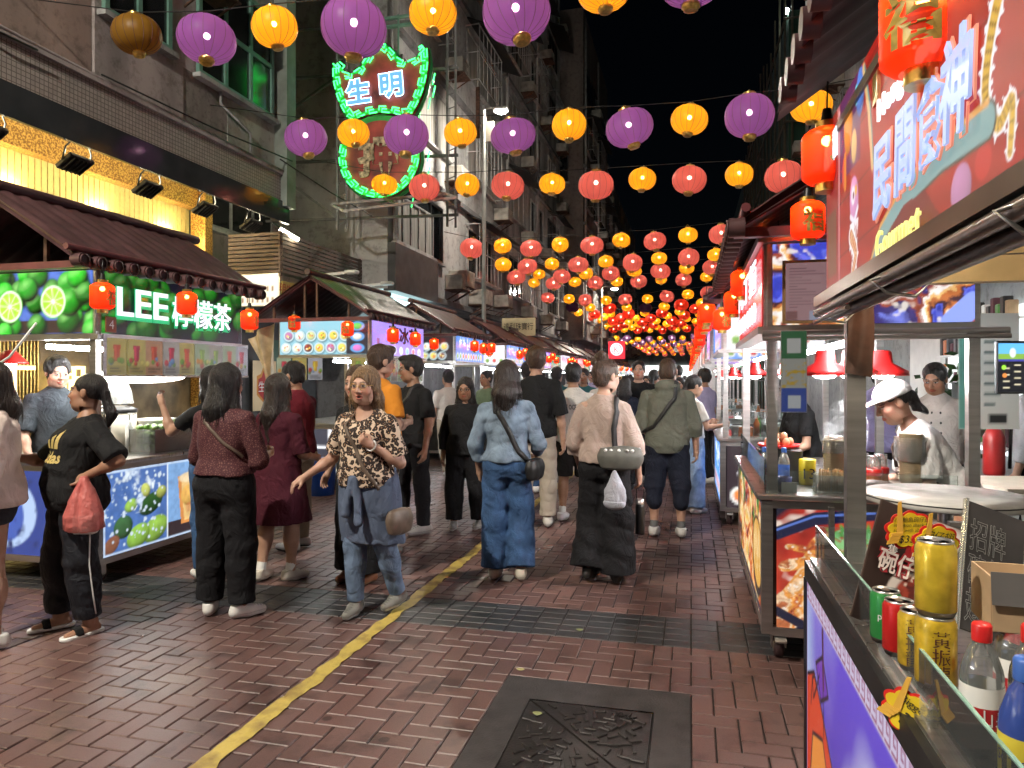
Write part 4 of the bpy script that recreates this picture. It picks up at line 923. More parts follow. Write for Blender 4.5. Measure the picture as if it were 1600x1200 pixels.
# flood lights hanging from the fascia
for i, y in enumerate((5.75, 6.85, 8.0, 9.15, 10.3)):
    t = thing('floodlight', 'black flat floodlight hung on a bracket under the gold shopfront canopy', 'light', (XB+.02, y, 4.28), 0, 'floodlights under the shop canopy')
    b = MB(); M_ = Matrix.Rotation(R(58), 3, 'Y'); b.box((-.05, 0, -.17), (.06, .34, .26), M=M_, bev=.012)
    for k in range(5): b.box(tuple(Vector((-.05, -.12+.06*k, -.17))+M_ @ Vector((.04, 0, 0))), (.03, .012, .22), M=M_)
    b.build('housing', MT['black'], t)
    b = MB(); b.box(tuple(Vector((-.05, 0, -.17))+M_ @ Vector((-.032, 0, 0))), (.004, .29, .21), M=M_); b.build('lens', emit('floodlight_lens_%d' % i, (1, .90, .62), 40), t)
    b = MB(); b.tube([(-.05, -.18, -.17), (0, -.18, -.02), (.02, -.12, .06), (.02, .12, .06), (0, .18, -.02), (-.05, .18, -.17)], .011, 6); b.tube([(.02, 0, .06), (.03, 0, .16)], .012, 6); b.build('bracket', MT['darkmetal'], t)
t = thing('tube_lamp', 'short bright tube lamp on a bracket at the end of the gold shop canopy', 'light', (XB-.1, 11.25, 4.25)); b = MB(); b.cyl((0, 0, 0), (.22, .25, -.16), .035, n=10); b.build('tube', emit('tube_lamp_glow', (1, .9, .62), 12), t); b = MB(); b.cyl((-.1, -.1, .1), (0, 0, 0), .03, n=8); b.build('bracket', MT['darkmetal'], t)

# --- pawn shop annex: slatted balcony fence over a yellow signboard
an = thing('pawn_shop_building', 'recessed pawn shop building with maroon panels between the gold shop and tall grey block', 'building')
bld_box(an, 'wall', MT['conc_d'], -13, -8.3, 11.12, 14.28, 0, 3.35); bld_box(an, 'upper_wall', MT['plaster'], -13, -9.0, 11.12, 14.28, 3.35, 18)
bld_box(an, 'balcony_slab', MT['conc'], -9, -7.05, 11.2, 14.25, 3.32, 3.42)
for k, z in enumerate((5.2, 7.6, 10.0, 12.4)):
    b = MB(); b.box((-8.94, 12.7, z+.9), (.12, 2.6, .7)); b.build('maroon_panel', MT['maroon'], an)
    window(an, -8.99, 11.7, 13.9, z-.7, z+.45, MT['whiteframe'], 3, 1, 1, .06)
b = MB(); b.box((-8.2, 12.7, 1.6), (.3, 2.9, 3.2)); b.build('shop_front', MT['greybox'], an)
b = MB(); b.box((-8.02, 12.9, 1.2), (.06, .9, 2.3)); b.build('green_door', mat('dark_green_door', (.02, .09, .06), .4), an)
fn = thing('slatted_fence', 'brown horizontal slat fence on the balcony above the yellow pawn shop sign', 'fence', (-7, 11.15, 3.42)); MT['wood'] = mat('weathered_brown_slats', (.13, .09, .075), .7, 0, .3, 4, stretch=(1, 1, 14), bump=.2, bscale=20)
def slat_mesh(l, ax): b = MB(); b.box((0, 0, 0), (.03, l, .052) if ax else (l, .03, .052)); return b.mesh('slat', MT['wood'])
ma, mb_ = slat_mesh(3.1, 1), slat_mesh(1.05, 0)
for k in range(10):
    obj('slat', ma, fn, (.0, 1.56, .06+.074*k)); obj('slat', mb_, fn, (-.545, 0, .06+.074*k))
for y in (0, 1, 2, 3.08): b = MB(); b.box((-.04, y+.02, .38), (.05, .05, .8)); b.build('post', MT['wood'], fn)
ps = thing('pawn_sign', 'long yellow pawn shop signboard with dark lettering under the slatted fence', 'sign', (-7.0, 11.2, 2.85))
b = MB(); b.box((-.06, 1.45, .23), (.10, 2.9, .48), bev=.01); b.build('board', mat('yellow_sign_board', (.52, .40, .09), .5, 0, .12, 3), ps)
text('lettering', 'MING SANG PAWN SHOP', .26, MT['black'], (-.004, 1.2, .2), (0, 1, 0), (0, 0, 1), ps, w=2.1, h=.17)
text('red_lettering', '明生', .2, mat('red_paint', (.4, .02, .02)), (-.004, .1, .33), (0, 1, 0), (0, 0, 1), ps)
pw = Pic(1.0, .55, 60, lin(225, 215, 190), 4); [pw.rect(.06+.1*i, .05+.2*j, .10+.1*i, .14+.2*j, lin(120, 90, 70)) for i in range(9) for j in range(2)]
we = thing('white_sign_box', 'lit cream sign box facing the street end beside the yellow pawn sign', 'sign', (-7.56, 11.14, 2.9)); b = MB(); b.box((0, .06, .26), (1.04, .1, .58)); b.build('box', MT['steel'], we); pw.place('face', (0, .005, .26), (1, 0, 0), (0, 0, 1), print_mat('sign_box_face', .5), we)
for y in (12.0, 13.6):
    t = thing('sign_lamp', 'white arm lamp reaching out above the yellow pawn shop sign', 'light', (-7.0, y, 3.5), 0, 'arm lamps over the pawn sign'); b = MB(); b.bar((0, 0, 0), (.75, .1, .06), .05); b.build('arm', MT['white'], t); b = MB(); b.box((.86, .11, .07), (.26, .16, .07), bev=.02); b.build('head', MT['white'], t)
pst = thing('poster', 'cream poster with a red flame shaped badge and two white characters', 'poster', (-7.95, 12.05, 1.0)); pc = Pic(.72, .95, 90, lin(220, 200, 160)); pc.poly([(.36, .9), (.24, .7), (.12, .66), (.12, .3), (.36, .12), (.6, .3), (.6, .66), (.48, .7)], lin(200, 130, 40)); pc.poly([(.36, .82), (.27, .64), (.17, .6), (.17, .33), (.36, .17), (.55, .33), (.55, .6), (.45, .64)], lin(170, 25, 25))
pc.place('sheet', (0.02, 0, .45), (0.05, 1, 0), (0, 0, 1), MT['print'], pst); text('lettering', '生明', .22, MT['white'], (.035, 0, .43), (.05, 1, 0), (0, 0, 1), pst)

# --- neon pawn sign facing down the street
ns = thing('neon_sign', 'red bat shaped pawn shop neon sign with green key pattern tubes and blue characters', 'neon sign', (-5.98, 13.0, 6.62), R(6))
MT['neon_g'] = emit('green_neon', (.035, 1.0, .13), 1.8); MT['neon_b'] = emit('blue_white_neon', (.45, .75, 1.0), 1.8); MT['signred'] = mat('old_red_sign_paint', (.46, .06, .045), .5, 0, .45, 2.5, bump=.1, bscale=20)
# outline of the two lobes (x right, z up), upper bat and lower coin
up_ = [(-.93, .98), (-.80, .80), (-.62, .70), (-.42, .76), (-.28, 1.0), (-.14, 1.26), (0, 1.40), (.06, 1.44), (.12, 1.40), (.30, 1.22), (.42, .98), (.58, .90), (.78, .98), (1.0, 1.24), (1.02, .9), (.99, .55), (.92, .2), (.82, -.10), (.70, -.36), (.60, -.46), (.34, -.34), (.03, -.29), (-.28, -.34), (-.54, -.46), (-.64, -.36), (-.76, -.10), (-.86, .22), (-.93, .6)]
up_ = [(x, (z+.12)*.80+.33) for x, z in up_]
lowc = [(.02+.82*math.cos(t), -.66+.82*math.sin(t)) for t in np.linspace(0, 2*PI, 40, endpoint=False)]
for nm, poly in (('upper_board', up_), ('lower_board', lowc)):
    b = MB(); b.prism(poly, (0, .12 if nm[0] == 'u' else .135, 0), (1, 0, 0), (0, 0, 1), .22); bo = b.build(nm, [MT['signred']], ns)
    cx_ = sum(p[0] for p in poly)/len(poly); cz_ = sum(p[1] for p in poly)/len(poly); n = len(poly); inn = [(cx_+(x-cx_)*.86, cz_+(z-cz_)*.86) for x, z in poly]; b = MB(); yy = -.105 if nm[0] == 'u' else -.09; b.add([(x, yy, z) for x, z in poly]+[(x, yy, z) for x, z in inn], [(i, (i+1) % n, n+(i+1) % n, n+i) for i in range(n)], False); b.build('green_border', mat('green_glow_border', (.03, .34, .07), .4), bo)  # border plate coloured green for the neon glow on it
    b = MB(); b.tube([(x, .06, z) for x, z in poly], .055, 6, True); b.build('green_edge', mat('green_sign_edge', (.02, .22, .06), .5), bo)
def resample(poly, n):
    P = [Vector((x, 0, z)) for x, z in poly]; P.append(P[0]); Ls = [0]
    for a, c in zip(P[:-1], P[1:]): Ls.append(Ls[-1]+(c-a).length)
    out = []
    for i in range(n):
        t = Ls[-1]*i/n; k = max(j for j in range(len(Ls)) if Ls[j] <= t+1e-9); k = min(k, len(P)-2); f = (t-Ls[k])/max(1e-6, Ls[k+1]-Ls[k]); out.append(P[k].lerp(P[k+1], f))
    return out
def key_tubes(poly, step, depth, par, y=-.13, skip=None, name='neon_tube'):
    A = Vector((sum(p[0] for p in poly)/len(poly), 0, sum(p[1] for p in poly)/len(poly))); L_ = sum((Vector(poly[i])-Vector(poly[(i+1) % len(poly)])).length for i in range(len(poly)))
    n = int(L_/step); q = resample(poly, n*4)
    for i in range(n):
        seg = [q[(4*i+k) % (4*n)] for k in range(5)]; d = (seg[4]-seg[0]).normalized(); nn = Vector((-d.z, 0, d.x)); nn = -nn if (seg[0]-A).dot(nn) > 0 else nn
        if skip and skip(seg[2]): continue
        o = lambda p, e: (p.x+nn.x*e, y, p.z+nn.z*e)
        b = MB(); b.tube([o(seg[0], .0), o(seg[2]+d*.03, .0), o(seg[2]+d*.03, depth*.55), o(seg[1], depth*.55)], .0135, 6); b.tube([o(seg[1]+d*.02, depth), o(seg[4]-d*.035, depth), o(seg[4]-d*.035, depth*.35)], .0135, 6)
        b.build(name, MT['neon_g'], par)
sc_ = lambda poly, k, cx, cz: [((x-cx)*k+cx, (z-cz)*k+cz) for x, z in poly]
key_tubes(sc_(up_, .985, 0, .8), .25, .115, ns); key_tubes(sc_(lowc, .985, .02, -.66), .25, .115, ns, skip=lambda p: p.z > -.10)
for ch, x in (('生', -.40), ('明', .28)):
    text('blue_character', ch, .50, emit('blue_character_face_'+ch, (.10, .28, .45), .45), (x, -.13, .62+.08*(x > 0)), (1, .0, .0), (0, 0, 1), ns, rot=.08, offset=.022, extrude=.01)
    text('character_tube', ch, .50, MT['neon_b'], (x, -.15, .62+.08*(x > 0)), (1, 0, 0), (0, 0, 1), ns, rot=.08, offset=.028, fill=False, bevel=.007)
text('dead_character', '押', .85, mat('peeling_cream_paint', (.62, .52, .34), .8, 0, .6, 14), (.0, -.125, -.66), (1, 0, 0), (0, 0, 1), ns, offset=.03, extrude=.01)
for k in range(9):
    t = R(28-18*k if k < 5 else 10-20*(k-5)); b = MB(); x, z = (1.08*math.cos(t), .9+.8*math.sin(t)) if k < 5 else (.02+.95*math.cos(t), -.66+.95*math.sin(t)); b.tube([(x, .22, z), (x-.05, .22, z-.22)], .012, 6); b.build('rear_tube', MT['neon_g'], ns)
b = MB()
for x in (-1.0, 1.3): b.bar((x, .3, -2.0), (x, .3, 2.6), .045); b.bar((x+.14, .42, -2.0), (x+.14, .42, 2.6), .04)
for z in np.arange(-1.9, 2.6, .28): b.bar((1.3, .3, z), (1.44, .42, z+.1), .02); b.bar((-1.0, .3, z), (-.86, .42, z+.1), .02)
for z in (-1.75, -.55, 1.2, 2.2): b.bar((-2.6, .4, z), (1.5, .4, z), .05)
b.bar((-2.6, .4, -.6), (-1.0, .4, -1.75), .05); b.bar((-2.6, .4, .2), (-1, .4, 1.2), .05); b.build('support_frame', MT['conc_d'], ns)
b = MB(); b.bar((-.9, -.25, -1.62), (1.4, -.3, -1.50), .05); b.bar((-.5, -.6, -1.84), (1.7, -.6, -1.66), .05); b.bar((-.9, -.25, -1.62), (-.5, -.6, -1.84), .04); b.bar((1.4, -.3, -1.50), (1.7, -.6, -1.66), .04); b.bar((0.2, -.25, -1.54), (.5, -.6, -1.74), .04); b.build('maintenance_rail', MT['conc_w'], ns)
b = MB(); 
for z in (1.95, 2.12): b.bar((-.1, .1, z), (.95, .1, z+.06), .07, .05)
b.bar((.35, .1, 1.3), (.35, .1, 2.2), .03); b.build('top_bracket', MT['greenframe'], ns)

# --- tall blocks behind the left stalls
def block(label, X, y0, y1, ztop, m, seed, zbase=3.55, floors=2.9, name='apartment_block', depth=8, acs=True, lit=()):
    t = thing(name, label, 'building'); rg = random.Random(seed)
    bld_box(t, 'wall', m, X-depth, X, y0, y1, zbase, ztop); bld_box(t, 'ground_floor', MT['conc_d'], X-depth, X-.7, y0+.01, y1-.01, 0, zbase-.01)
    L_ = y1-y0; nbay = max(1, int(L_/3.4)); fl = int((ztop-zbase-1)/floors)
    for k in range(fl):
        z = zbase+1.05+k*floors
        for i in range(nbay):
            a = y0+L_*(i+.08)/nbay; c = y0+L_*(i+.92)/nbay; near_ = y0 < 30
            if near_ or k < 4:
                w = window(t, X+.005, a+(c-a)*.08, a+(c-a)*rg.uniform(.6, .92), z, z+1.45, rg.choice([MT['whiteframe'], MT['darkmetal']]), 3 if near_ else 2, 1, 1, .06, glass=rg.choice([MT['paneglass'], MT['paneglass'], MT['curtain']]))
                if rg.random() < .5:
                    g = MB()
                    for q in range(7): yy = a+(c-a)*(.08+.1*q); g.bar((X+.42, yy, z-.1), (X+.42, yy, z+1.5), .02)
                    for zz in (z-.1, z+.7, z+1.5): g.bar((X+.42, a+(c-a)*.06, zz), (X+.42, a+(c-a)*.7, zz), .025); g.bar((X, a+(c-a)*.06, zz), (X+.42, a+(c-a)*.06, zz), .025); g.bar((X, a+(c-a)*.7, zz), (X+.42, a+(c-a)*.7, zz), .025)
                    g.build('window_cage', MT['whiteframe'], w)
                if rg.random() < .45: g = MB(); g.prism([(0, 0), (.75, -.32), (.75, -.36), (0, -.05)], (X, c, z+1.85), (1, 0, 0), (0, 0, 1), (c-a)*.9); g.build('awning', MT['darkmetal'], w)
                if acs and rg.random() < .75: ac_unit(t, (X, c-.45, z-.42), 1, 1.0)
            else:
                w = window(t, X+.005, a, c, z, z+1.4, MT['darkmetal'], 1, 1, 1, .06, sill=False)
                if acs and rg.random() < .6: ac_unit(t, (X, c-.3, z-.4), 1, 1.1)
    for q in range(max(1, int(L_/5))):
        yy = y0+.25+q*5.0; pipe(t, [(X+.09, yy, zbase), (X+.09, yy, ztop-.5)], .06, MT['conc'])
    b = MB()
    for k in range(fl): b.box((X+.05, (y0+y1)/2, zbase+.05+k*floors), (.14, L_*.995, .14))
    b.build('floor_ledge', MT['conc_d'], t); return t
bl = block('grey concrete block with slate clad bay and caged windows behind neon sign', -6.4, 14.3, 24.0, 26, MT['conc'], 11)
bld_box(bl, 'slate_bay', MT['greybox'], -6.5, -6.22, 14.32, 17.0, 3.5, 4.55); window(bl, -6.36, 14.5, 16.9, 4.62, 5.7, MT['whiteframe'], 5, 1, 1, .05, glass=MT['curtain'])
b = MB(); b.box((-6.85, 15.6, 3.3), (1.2, 2.5, .05)); b.build('lit_canopy', emit('lit_canopy_panel', (.65, .95, .95), 1.2), bl)
ac_unit(bl, (-6.4, 18.6, 4.3), 1, 1.1); ac_unit(bl, (-6.4, 20.4, 4.0), 1, 1.1)
block('taller pale rendered block with stacked air conditioners beyond slate bay building', -6.4, 24.1, 35.2, 30, MT['conc_w'], 12)
block('brown rendered block with blank end wall standing out into the street', -5.25, 35.4, 46, 20.2, wall_mat('dim_brown_render', (.20, .165, .15), .4), 13)
block('lower dark block with rows of small windows near street end', -5.6, 46.2, 74, 16, MT['conc_d'], 14, floors=3.2)
window(bpy.data.objects['apartment_block.002'], 35.39, -6.9, -6.0, 11.5, 12.8, MT['darkmetal'], 2, 1, 1, .06, axis='y'); window(bpy.data.objects['apartment_block.002'], 35.39, -6.9, -6.0, 5.5, 6.9, MT['darkmetal'], 2, 1, 1, .06, axis='y')
e = window(bpy.data.objects['apartment_block.002'], 35.39, -6.95, -6.5, 17.0, 18.0, MT['darkmetal'], 2, 1, 1, .06, axis='y', glass=emit('lit_window', (.8, .85, .9), .5))
# far end of the street
fe = thing('far_building', 'pale low building closing the street end above the distant crowd', 'building'); bld_box(fe, 'wall', MT['conc'], -14, 12, 100, 106, 0, 9)
b = MB(); b.box((-3, 99.9, 2.6), (13, .1, 1.6)); b.build('lit_shop_fronts', emit('far_shop_glow', (.9, 1, .95), .7), fe)
for i in range(7): window(fe, 99.98, -12+i*3.2, -10.4+i*3.2, 5.2, 6.8, MT['whiteframe'], 2, 1, 1, .08, axis='y', sill=False)
# right side
rb = thing('right_tenement', 'dark old tenement with caged windows above the right hand shops', 'building'); XR = 4.0
bld_box(rb, 'wall', MT['conc'], XR, XR+8, 6.5, 27.5, 3.2, 24); rg = random.Random(9)
bld_box(rb, 'near_wall', MT['plaster_warm'], XR+.3, XR+8, -8, 6.48, 3.2, 20)
for k in range(5):
    for i in range(7):
        y = 7+i*2.9; z = 4.2+k*2.9; w = window(rb, XR-.005, y, y+2.0, z, z+1.4, rg.choice([MT['darkmetal'], MT['whiteframe']]), 3, 1, -1, .06)
        if rg.random() < .6: ac_unit(rb, (XR, y+2.35, z-.3), -1)
        if rg.random() < .5:
            g = MB()
            for q in range(8): g.bar((XR-.45, y+q*.28, z-.1), (XR-.45, y+q*.28, z+1.5), .022)
            for zz in (z-.1, z+.7, z+1.5): g.bar((XR-.45, y, zz), (XR-.45, y+2, zz), .025); g.bar((XR, y, zz), (XR-.45, y, zz), .025)
            g.build('window_cage', MT['whiteframe'], w)
for y in (8.9, 14.8, 20.8): pipe(rb, [(XR-.09, y, 3.2), (XR-.09, y, 23)], .07, mat('cast_pipe_%d' % y, (.22, .19, .16), .7))
sb = thing('scaffolded_building', 'dark building wrapped in green scaffold netting with bamboo poles', 'building'); MT['net'] = mat('green_scaffold_net', (.012, .05, .03), .8, 0, .5, 1.2, bump=.5, bscale=3); MT['bamboo'] = mat('bamboo_pole', (.07, .06, .04), .6)
bld_box(sb, 'netting', MT['net'], 3.5, 10, 28, 90, 0, 15.2)
for i in range(14): b = MB(); y = 28.1+i*1.6; b.cyl((3.35, y, 0), (3.38, y, 15.6+rg.random()*1.5), .045, n=6); b.build('bamboo_pole', MT['bamboo'], sb)
for i in range(5): b = MB(); x = 3.6+i*1.3; b.cyl((x, 27.85, 0), (x, 27.85, 15.6+rg.random()*2), .045, n=6); b.build('bamboo_pole', MT['bamboo'], sb)
for z in np.arange(1.5, 15.6, 1.9): b = MB(); b.cyl((3.33, 28, z), (3.33, 50, z), .04, n=6); b.cyl((3.3, 27.82, z+.05), (9.5, 27.82, z+.05), .04, n=6); b.build('bamboo_rail', MT['bamboo'], sb)
fl_ = thing('work_light', 'small cold white work light on top of the green scaffold', 'light', (3.45, 28.2, 15.3)); b = MB(); b.ball((0, 0, 0), .10, 8, 6); b.build('bulb', emit('work_light_glow', (.8, 1, .9), 40), fl_); b = MB(); b.bar((0, .05, -.3), (.9, .3, .25), .05); b.build('arm', MT['bamboo'], fl_)

# ================================================================ lamp posts
def lamp_post(label, x, y, h, e, group=None, head=.75):
    t = thing('lamp_post', label, 'lamp post', (x, y, 0), 0, group); b = MB(); b.cyl((0, 0, 0), (0, 0, 1.2), .11, .10, 14); b.cyl((0, 0, 1.2), (0, 0, h), .062, .05, 12); b.build('pole', mat('galvanised_pole_%d' % int(h*10+y), (.42, .42, .40), .5, .4, .15, 4), t)
    b = MB(); b.tube([(0, 0, h-.1), (.15, 0, h-.05), (head*.6, 0, h-.08)], .03, 8); b.build('arm', MT['steel'], t)
    b = MB(); b.box((head*.72, 0, h-.12), (.42, .2, .1), bev=.03); b.build('lamp_head', MT['white'], t); b = MB(); b.ball((head*.74, 0, h-.19), (.13, .08, .05), 10, 6); b.build('lamp', emit('street_lamp_%d' % int(y*10), (1, .92, .78), e), t); return t
lp = lamp_post('tall slim street lamp pole beside the neon sign, lamp lit yellow', -5.1, 17.3, 8.5, 900, head=.62); b = MB(); b.box((.1, 0, 7.85), (.32, .03, .5)); b.build('banner', MT['cream'], lp)
b = MB(); b.box((-.16, 0, 8.35), (.10, .04, 1.3)); b.build('banner_arm', MT['rust'], lp)
lamp_post('street lamp pole by the round red and white shop sign', -4.4, 36, 6.3, 800, head=.9); lamp_post('street lamp pole on the empty stretch before the lemon tea stall', -5.1, -1.6, 8.5, 4000, head=.8)
ks = thing('round_letter_sign', 'small square red sign with a letter K in a white circle', 'sign', (-3.9, 38.5, 2.75)); b = MB(); b.box((0, .06, .38), (.9, .12, .95), bev=.03); b.build('box', emit('sign_red_face', (.8, .03, .05), .35), ks)
b = MB(); b.lathe([(0, 0), (.34, 0), (.34, .03), (0, .03)], (0, -.012, .42), 28, M=Matrix.Rotation(R(90), 3, 'X')); b.build('white_disc', MT['txt_white'], ks); b = MB(); b.lathe([(.24, 0), (.27, 0), (.27, .012), (.24, .012)], (0, -.045, .42), 28, M=Matrix.Rotation(R(90), 3, 'X'), caps=False); b.build('red_ring', MT['txt_red'], ks); text('letter', 'K', .42, MT['txt_red'], (0, -.052, .42), (1, 0, 0), (0, 0, 1), ks, extrude=.003); b = MB(); b.bar((0, .1, 0), (-1.8, .1, 0), .06); b.build('bracket', MT['darkmetal'], ks)

jb = thing('jewellery_sign', 'cream hanging signboard with dark brush characters beyond the lamp post', 'sign', on_y(810, 511, 21.0)); b = MB(); b.box((0, .04, 0), (1.05, .07, .55), bev=.01); b.build('board', mat('cream_sign_board', (.55, .48, .30), .5, 0, .12, 3), jb); text('lettering', '達利珠寶行', .24, MT['black'], (0, -.004, .02), (1, 0, 0), (0, 0, 1), jb, w=.92, h=.22); b = MB(); b.bar((-.3, .05, .27), (-1.2, .05, .45), .03); b.bar((.3, .05, .27), (-1.2, .05, .6), .03); b.build('bracket', MT['darkmetal'], jb)
# ================================================================ lanterns strung over the street
def shade_mat(name, c, em, tr=.03, sheen=.25):
    m, N, L, b = _nt(name); out = N['Material Output']
    b.inputs['Base Color'].default_value = (*c, 1); b.inputs['Roughness'].default_value = .42; b.inputs['Emission Color'].default_value = (*c, 1); b.inputs['Emission Strength'].default_value = em
    t = N.new('ShaderNodeBsdfTranslucent'); t.inputs[0].default_value = (*[min(1, x*1.15) for x in c], 1)
    mx = N.new('ShaderNodeMixShader'); mx.inputs[0].default_value = .6; L.new(b.outputs[0], mx.inputs[1]); rf = N.new('ShaderNodeBsdfRefraction'); rf.inputs['IOR'].default_value = 1.0; rf.inputs['Roughness'].default_value = .55; rf.inputs[0].default_value = (*[min(1, x*1.5+.04) for x in c], 1); m0 = N.new('ShaderNodeMixShader'); m0.inputs[0].default_value = sheen; L.new(t.outputs[0], m0.inputs[1]); L.new(rf.outputs[0], m0.inputs[2]); L.new(m0.outputs[0], mx.inputs[2])
    tp = N.new('ShaderNodeBsdfTransparent'); m2 = N.new('ShaderNodeMixShader'); m2.inputs[0].default_value = tr; L.new(mx.outputs[0], m2.inputs[1]); L.new(tp.outputs[0], m2.inputs[2]); L.new(m2.outputs[0], out.inputs[0])
    m.cycles.emission_sampling = 'NONE'; return m
LAN = {'purple': (shade_mat('purple_lantern_silk', (.22, .075, .28), .10), .30, 'large purple'), 'yellow': (shade_mat('yellow_lantern_silk', (.88, .40, .015), .14), .23, 'small yellow'),
       'red': (shade_mat('coral_lantern_silk', (.50, .115, .10), .12), .30, 'large coral red'), 'dark': (shade_mat('deep_red_lantern_silk', (.50, .03, .012), .07), .30, 'large deep red'),
       'dull': (shade_mat('unlit_gold_lantern_silk', (.40, .21, .03), .01), .23, 'unlit dull gold'), 'plum': (shade_mat('unlit_plum_lantern_silk', (.10, .03, .08), .02), .30, 'dull plum'), 'pale': (shade_mat('pale_purple_lantern_silk', (.20, .10, .24), .1), .30, 'pale purple')}  # unlit shades still get a slight glow in the material
bulb_m = {'purple': emit('lantern_bulb', (1, .80, .58), 34), 'dim': emit('lantern_bulb_dim', (1, .78, .5), 15)}
NR = 16
def lantern_meshes(r, squash=.80):
    h = r*squash; prof = [(r*max(.20, math.sin(a))**.75, -h*math.cos(a)) for a in np.linspace(.14, PI-.14, 13)]
    b = MB(); b.lathe(prof, n=NR*3, wob=lambda t, z: 1-.022*abs(math.cos(t*NR/2))**4); sh = MB(); 
    b.f = [f for f in b.f if len(f) == 4]; b.m = b.m[:len(b.f)]; b.sm = b.sm[:len(b.f)]
    k = MB()
    for i in range(NR):
        t = 2*PI*(i+.0)/NR; k.tube([(p*1.0*math.cos(t)*.985, p*.985*math.sin(t), z) for p, z in prof], .0021+r*.002, 3)
    cp = MB(); z0 = prof[-1][1]; q = r*.27; cp.cyl((0, 0, z0-.01), (0, 0, z0+.035*r/.3), q, q, 14); cp.tube([(q*.5*math.cos(t), 0, z0+.03+q*.6*math.sin(t)) for t in np.linspace(0, PI, 7)], .005, 4)
    cb = MB(); z1 = prof[0][1]; cb.lathe([(q*.9, z1+.01), (q, z1), (q*1.02, z1-.03*r/.3), (q*.8, z1-.035*r/.3), (q*.8, z1-.055*r/.3), (q*.6, z1-.055*r/.3)], n=14)
    bu = MB(); bu.ball((0, 0, h*.18), r*.115, 8, 6)
    return b, k, cp, cb, bu
LM = {}
for c, (m, r, nm) in LAN.items():
    a = lantern_meshes(r); dark = mat('rib_'+c, tuple(x*.25 for x in (.5, .25, .25)), .6)
    LM[c] = (a[0].mesh('shade', m), a[1].mesh('ribs', dark), a[2].mesh('top_cap', MT['gold']), a[3].mesh('bottom_cap', MT['gold']), a[4].mesh('bulb', bulb_m['purple']))
def lantern(c, p, rg, full=True, place='over the street'):
    nm = LAN[c][2]; t = thing('round_lantern', '%s round silk lantern, wire %s' % (nm, place), 'lantern', p, rg.uniform(0, 6.28), '%s lanterns, wire %s' % (nm, place))
    t.rotation_euler = (rg.gauss(0, .10), rg.gauss(0, .10), rg.uniform(0, 6.28))
    s_ = rg.uniform(.93, 1.06); t.scale = (s_, s_*rg.uniform(.93, 1.05), s_*rg.uniform(.88, 1.04))
    for n, me in zip(('shade', 'ribs', 'top_cap', 'bottom_cap', 'bulb'), LM[c]):
        if not full and n in ('ribs', 'top_cap'): continue
        if c in ('plum', 'dull') and n == 'bulb': continue
        obj(n, me, t)
rg = random.Random(21)
def string(place, Y, items, full=True):
    pts = []
    for (u, v, c) in items:
        p = on_y(u, v, Y); p.y += rg.uniform(-.08, .08); lantern(c, p, rg, full, place); pts.append((p.x, p.y, p.z+LAN[c][1]*.80+.045))
    pts.sort(); b = MB(); ext = [(-7.0 if pts[0][0] < -2 else pts[0][0]-2, pts[0][1], pts[0][2]+.35)]+pts+[(pts[-1][0]+3.0, pts[-1][1], pts[-1][2]+.35)]
    b.tube(ext, .006, 4); tag(b.build('lantern_wire', MT['wire']), 'thin black wire with lanterns strung '+place, 'wire')
P_, Y_, R_, K_, V_ = 'purple', 'yellow', 'red', 'dark', 'pale'
ON = ['first', 'second', 'third', 'fourth', 'fifth', 'sixth', 'seventh', 'eighth', 'ninth', 'tenth', 'eleventh', 'twelfth', 'thirteenth', 'fourteenth', 'fifteenth', 'sixteenth', 'seventeenth', 'eighteenth']; far_n = [0]
string('over the lemon tea stall', 6.15, [(220, 58, 'dull'), (323, 62, P_), (433, 46, Y_), (553, 43, P_), (677, 22, Y_), (805, 15, P_), (945, -14, Y_), (1080, -38, P_)])
string('over the near end of the dessert stall', 9.2, [(478, 216, P_), (555, 210, Y_), (638, 214, P_), (720, 208, Y_), (800, 210, P_), (890, 197, Y_), (983, 198, P_), (1077, 185, Y_), (1171, 181, P_), (1268, 165, Y_)])
string('just before the neon sign', 12.2, [(603, 290, Y_), (663, 293, R_), (730, 289, Y_), (795, 292, R_), (863, 288, Y_), (931, 289, R_), (1004, 282, Y_), (1077, 283, R_), (1155, 273, Y_), (1225, 275, R_)])
string('first beyond the tall lamp post', 18.0, [(738, 389, R_), (785, 384, Y_), (829, 388, R_), (875, 382, Y_), (925, 383, R_), (971, 376, Y_), (1023, 376, R_), (1075, 368, Y_), (1127, 367, R_), (1180, 356, Y_)])
string('second beyond the tall lamp post', 20.6, [(787, 414, Y_), (825, 417, R_), (862, 412, Y_), (904, 414, R_), (947, 409, Y_), (988, 410, R_), (1030, 404, Y_), (1076, 403, R_), (1119, 398, Y_), (1160, 398, R_)])
string('third beyond the tall lamp post', 23.2, [(806, 433, R_), (843, 429, Y_), (878, 432, R_), (915, 427, Y_), (954, 427, R_), (991, 424, Y_), (1032, 424, R_), (1073, 419, Y_), (1113, 418, R_), (1150, 412, Y_)])
string('fourth beyond the tall lamp post', 26.0, [(834, 442, Y_), (865, 443, R_), (899, 441, Y_), (930, 442, R_), (964, 440, Y_), (998, 440, R_), (1033, 437, Y_), (1068, 437, R_), (1104, 433, Y_), (1137, 432, R_)])
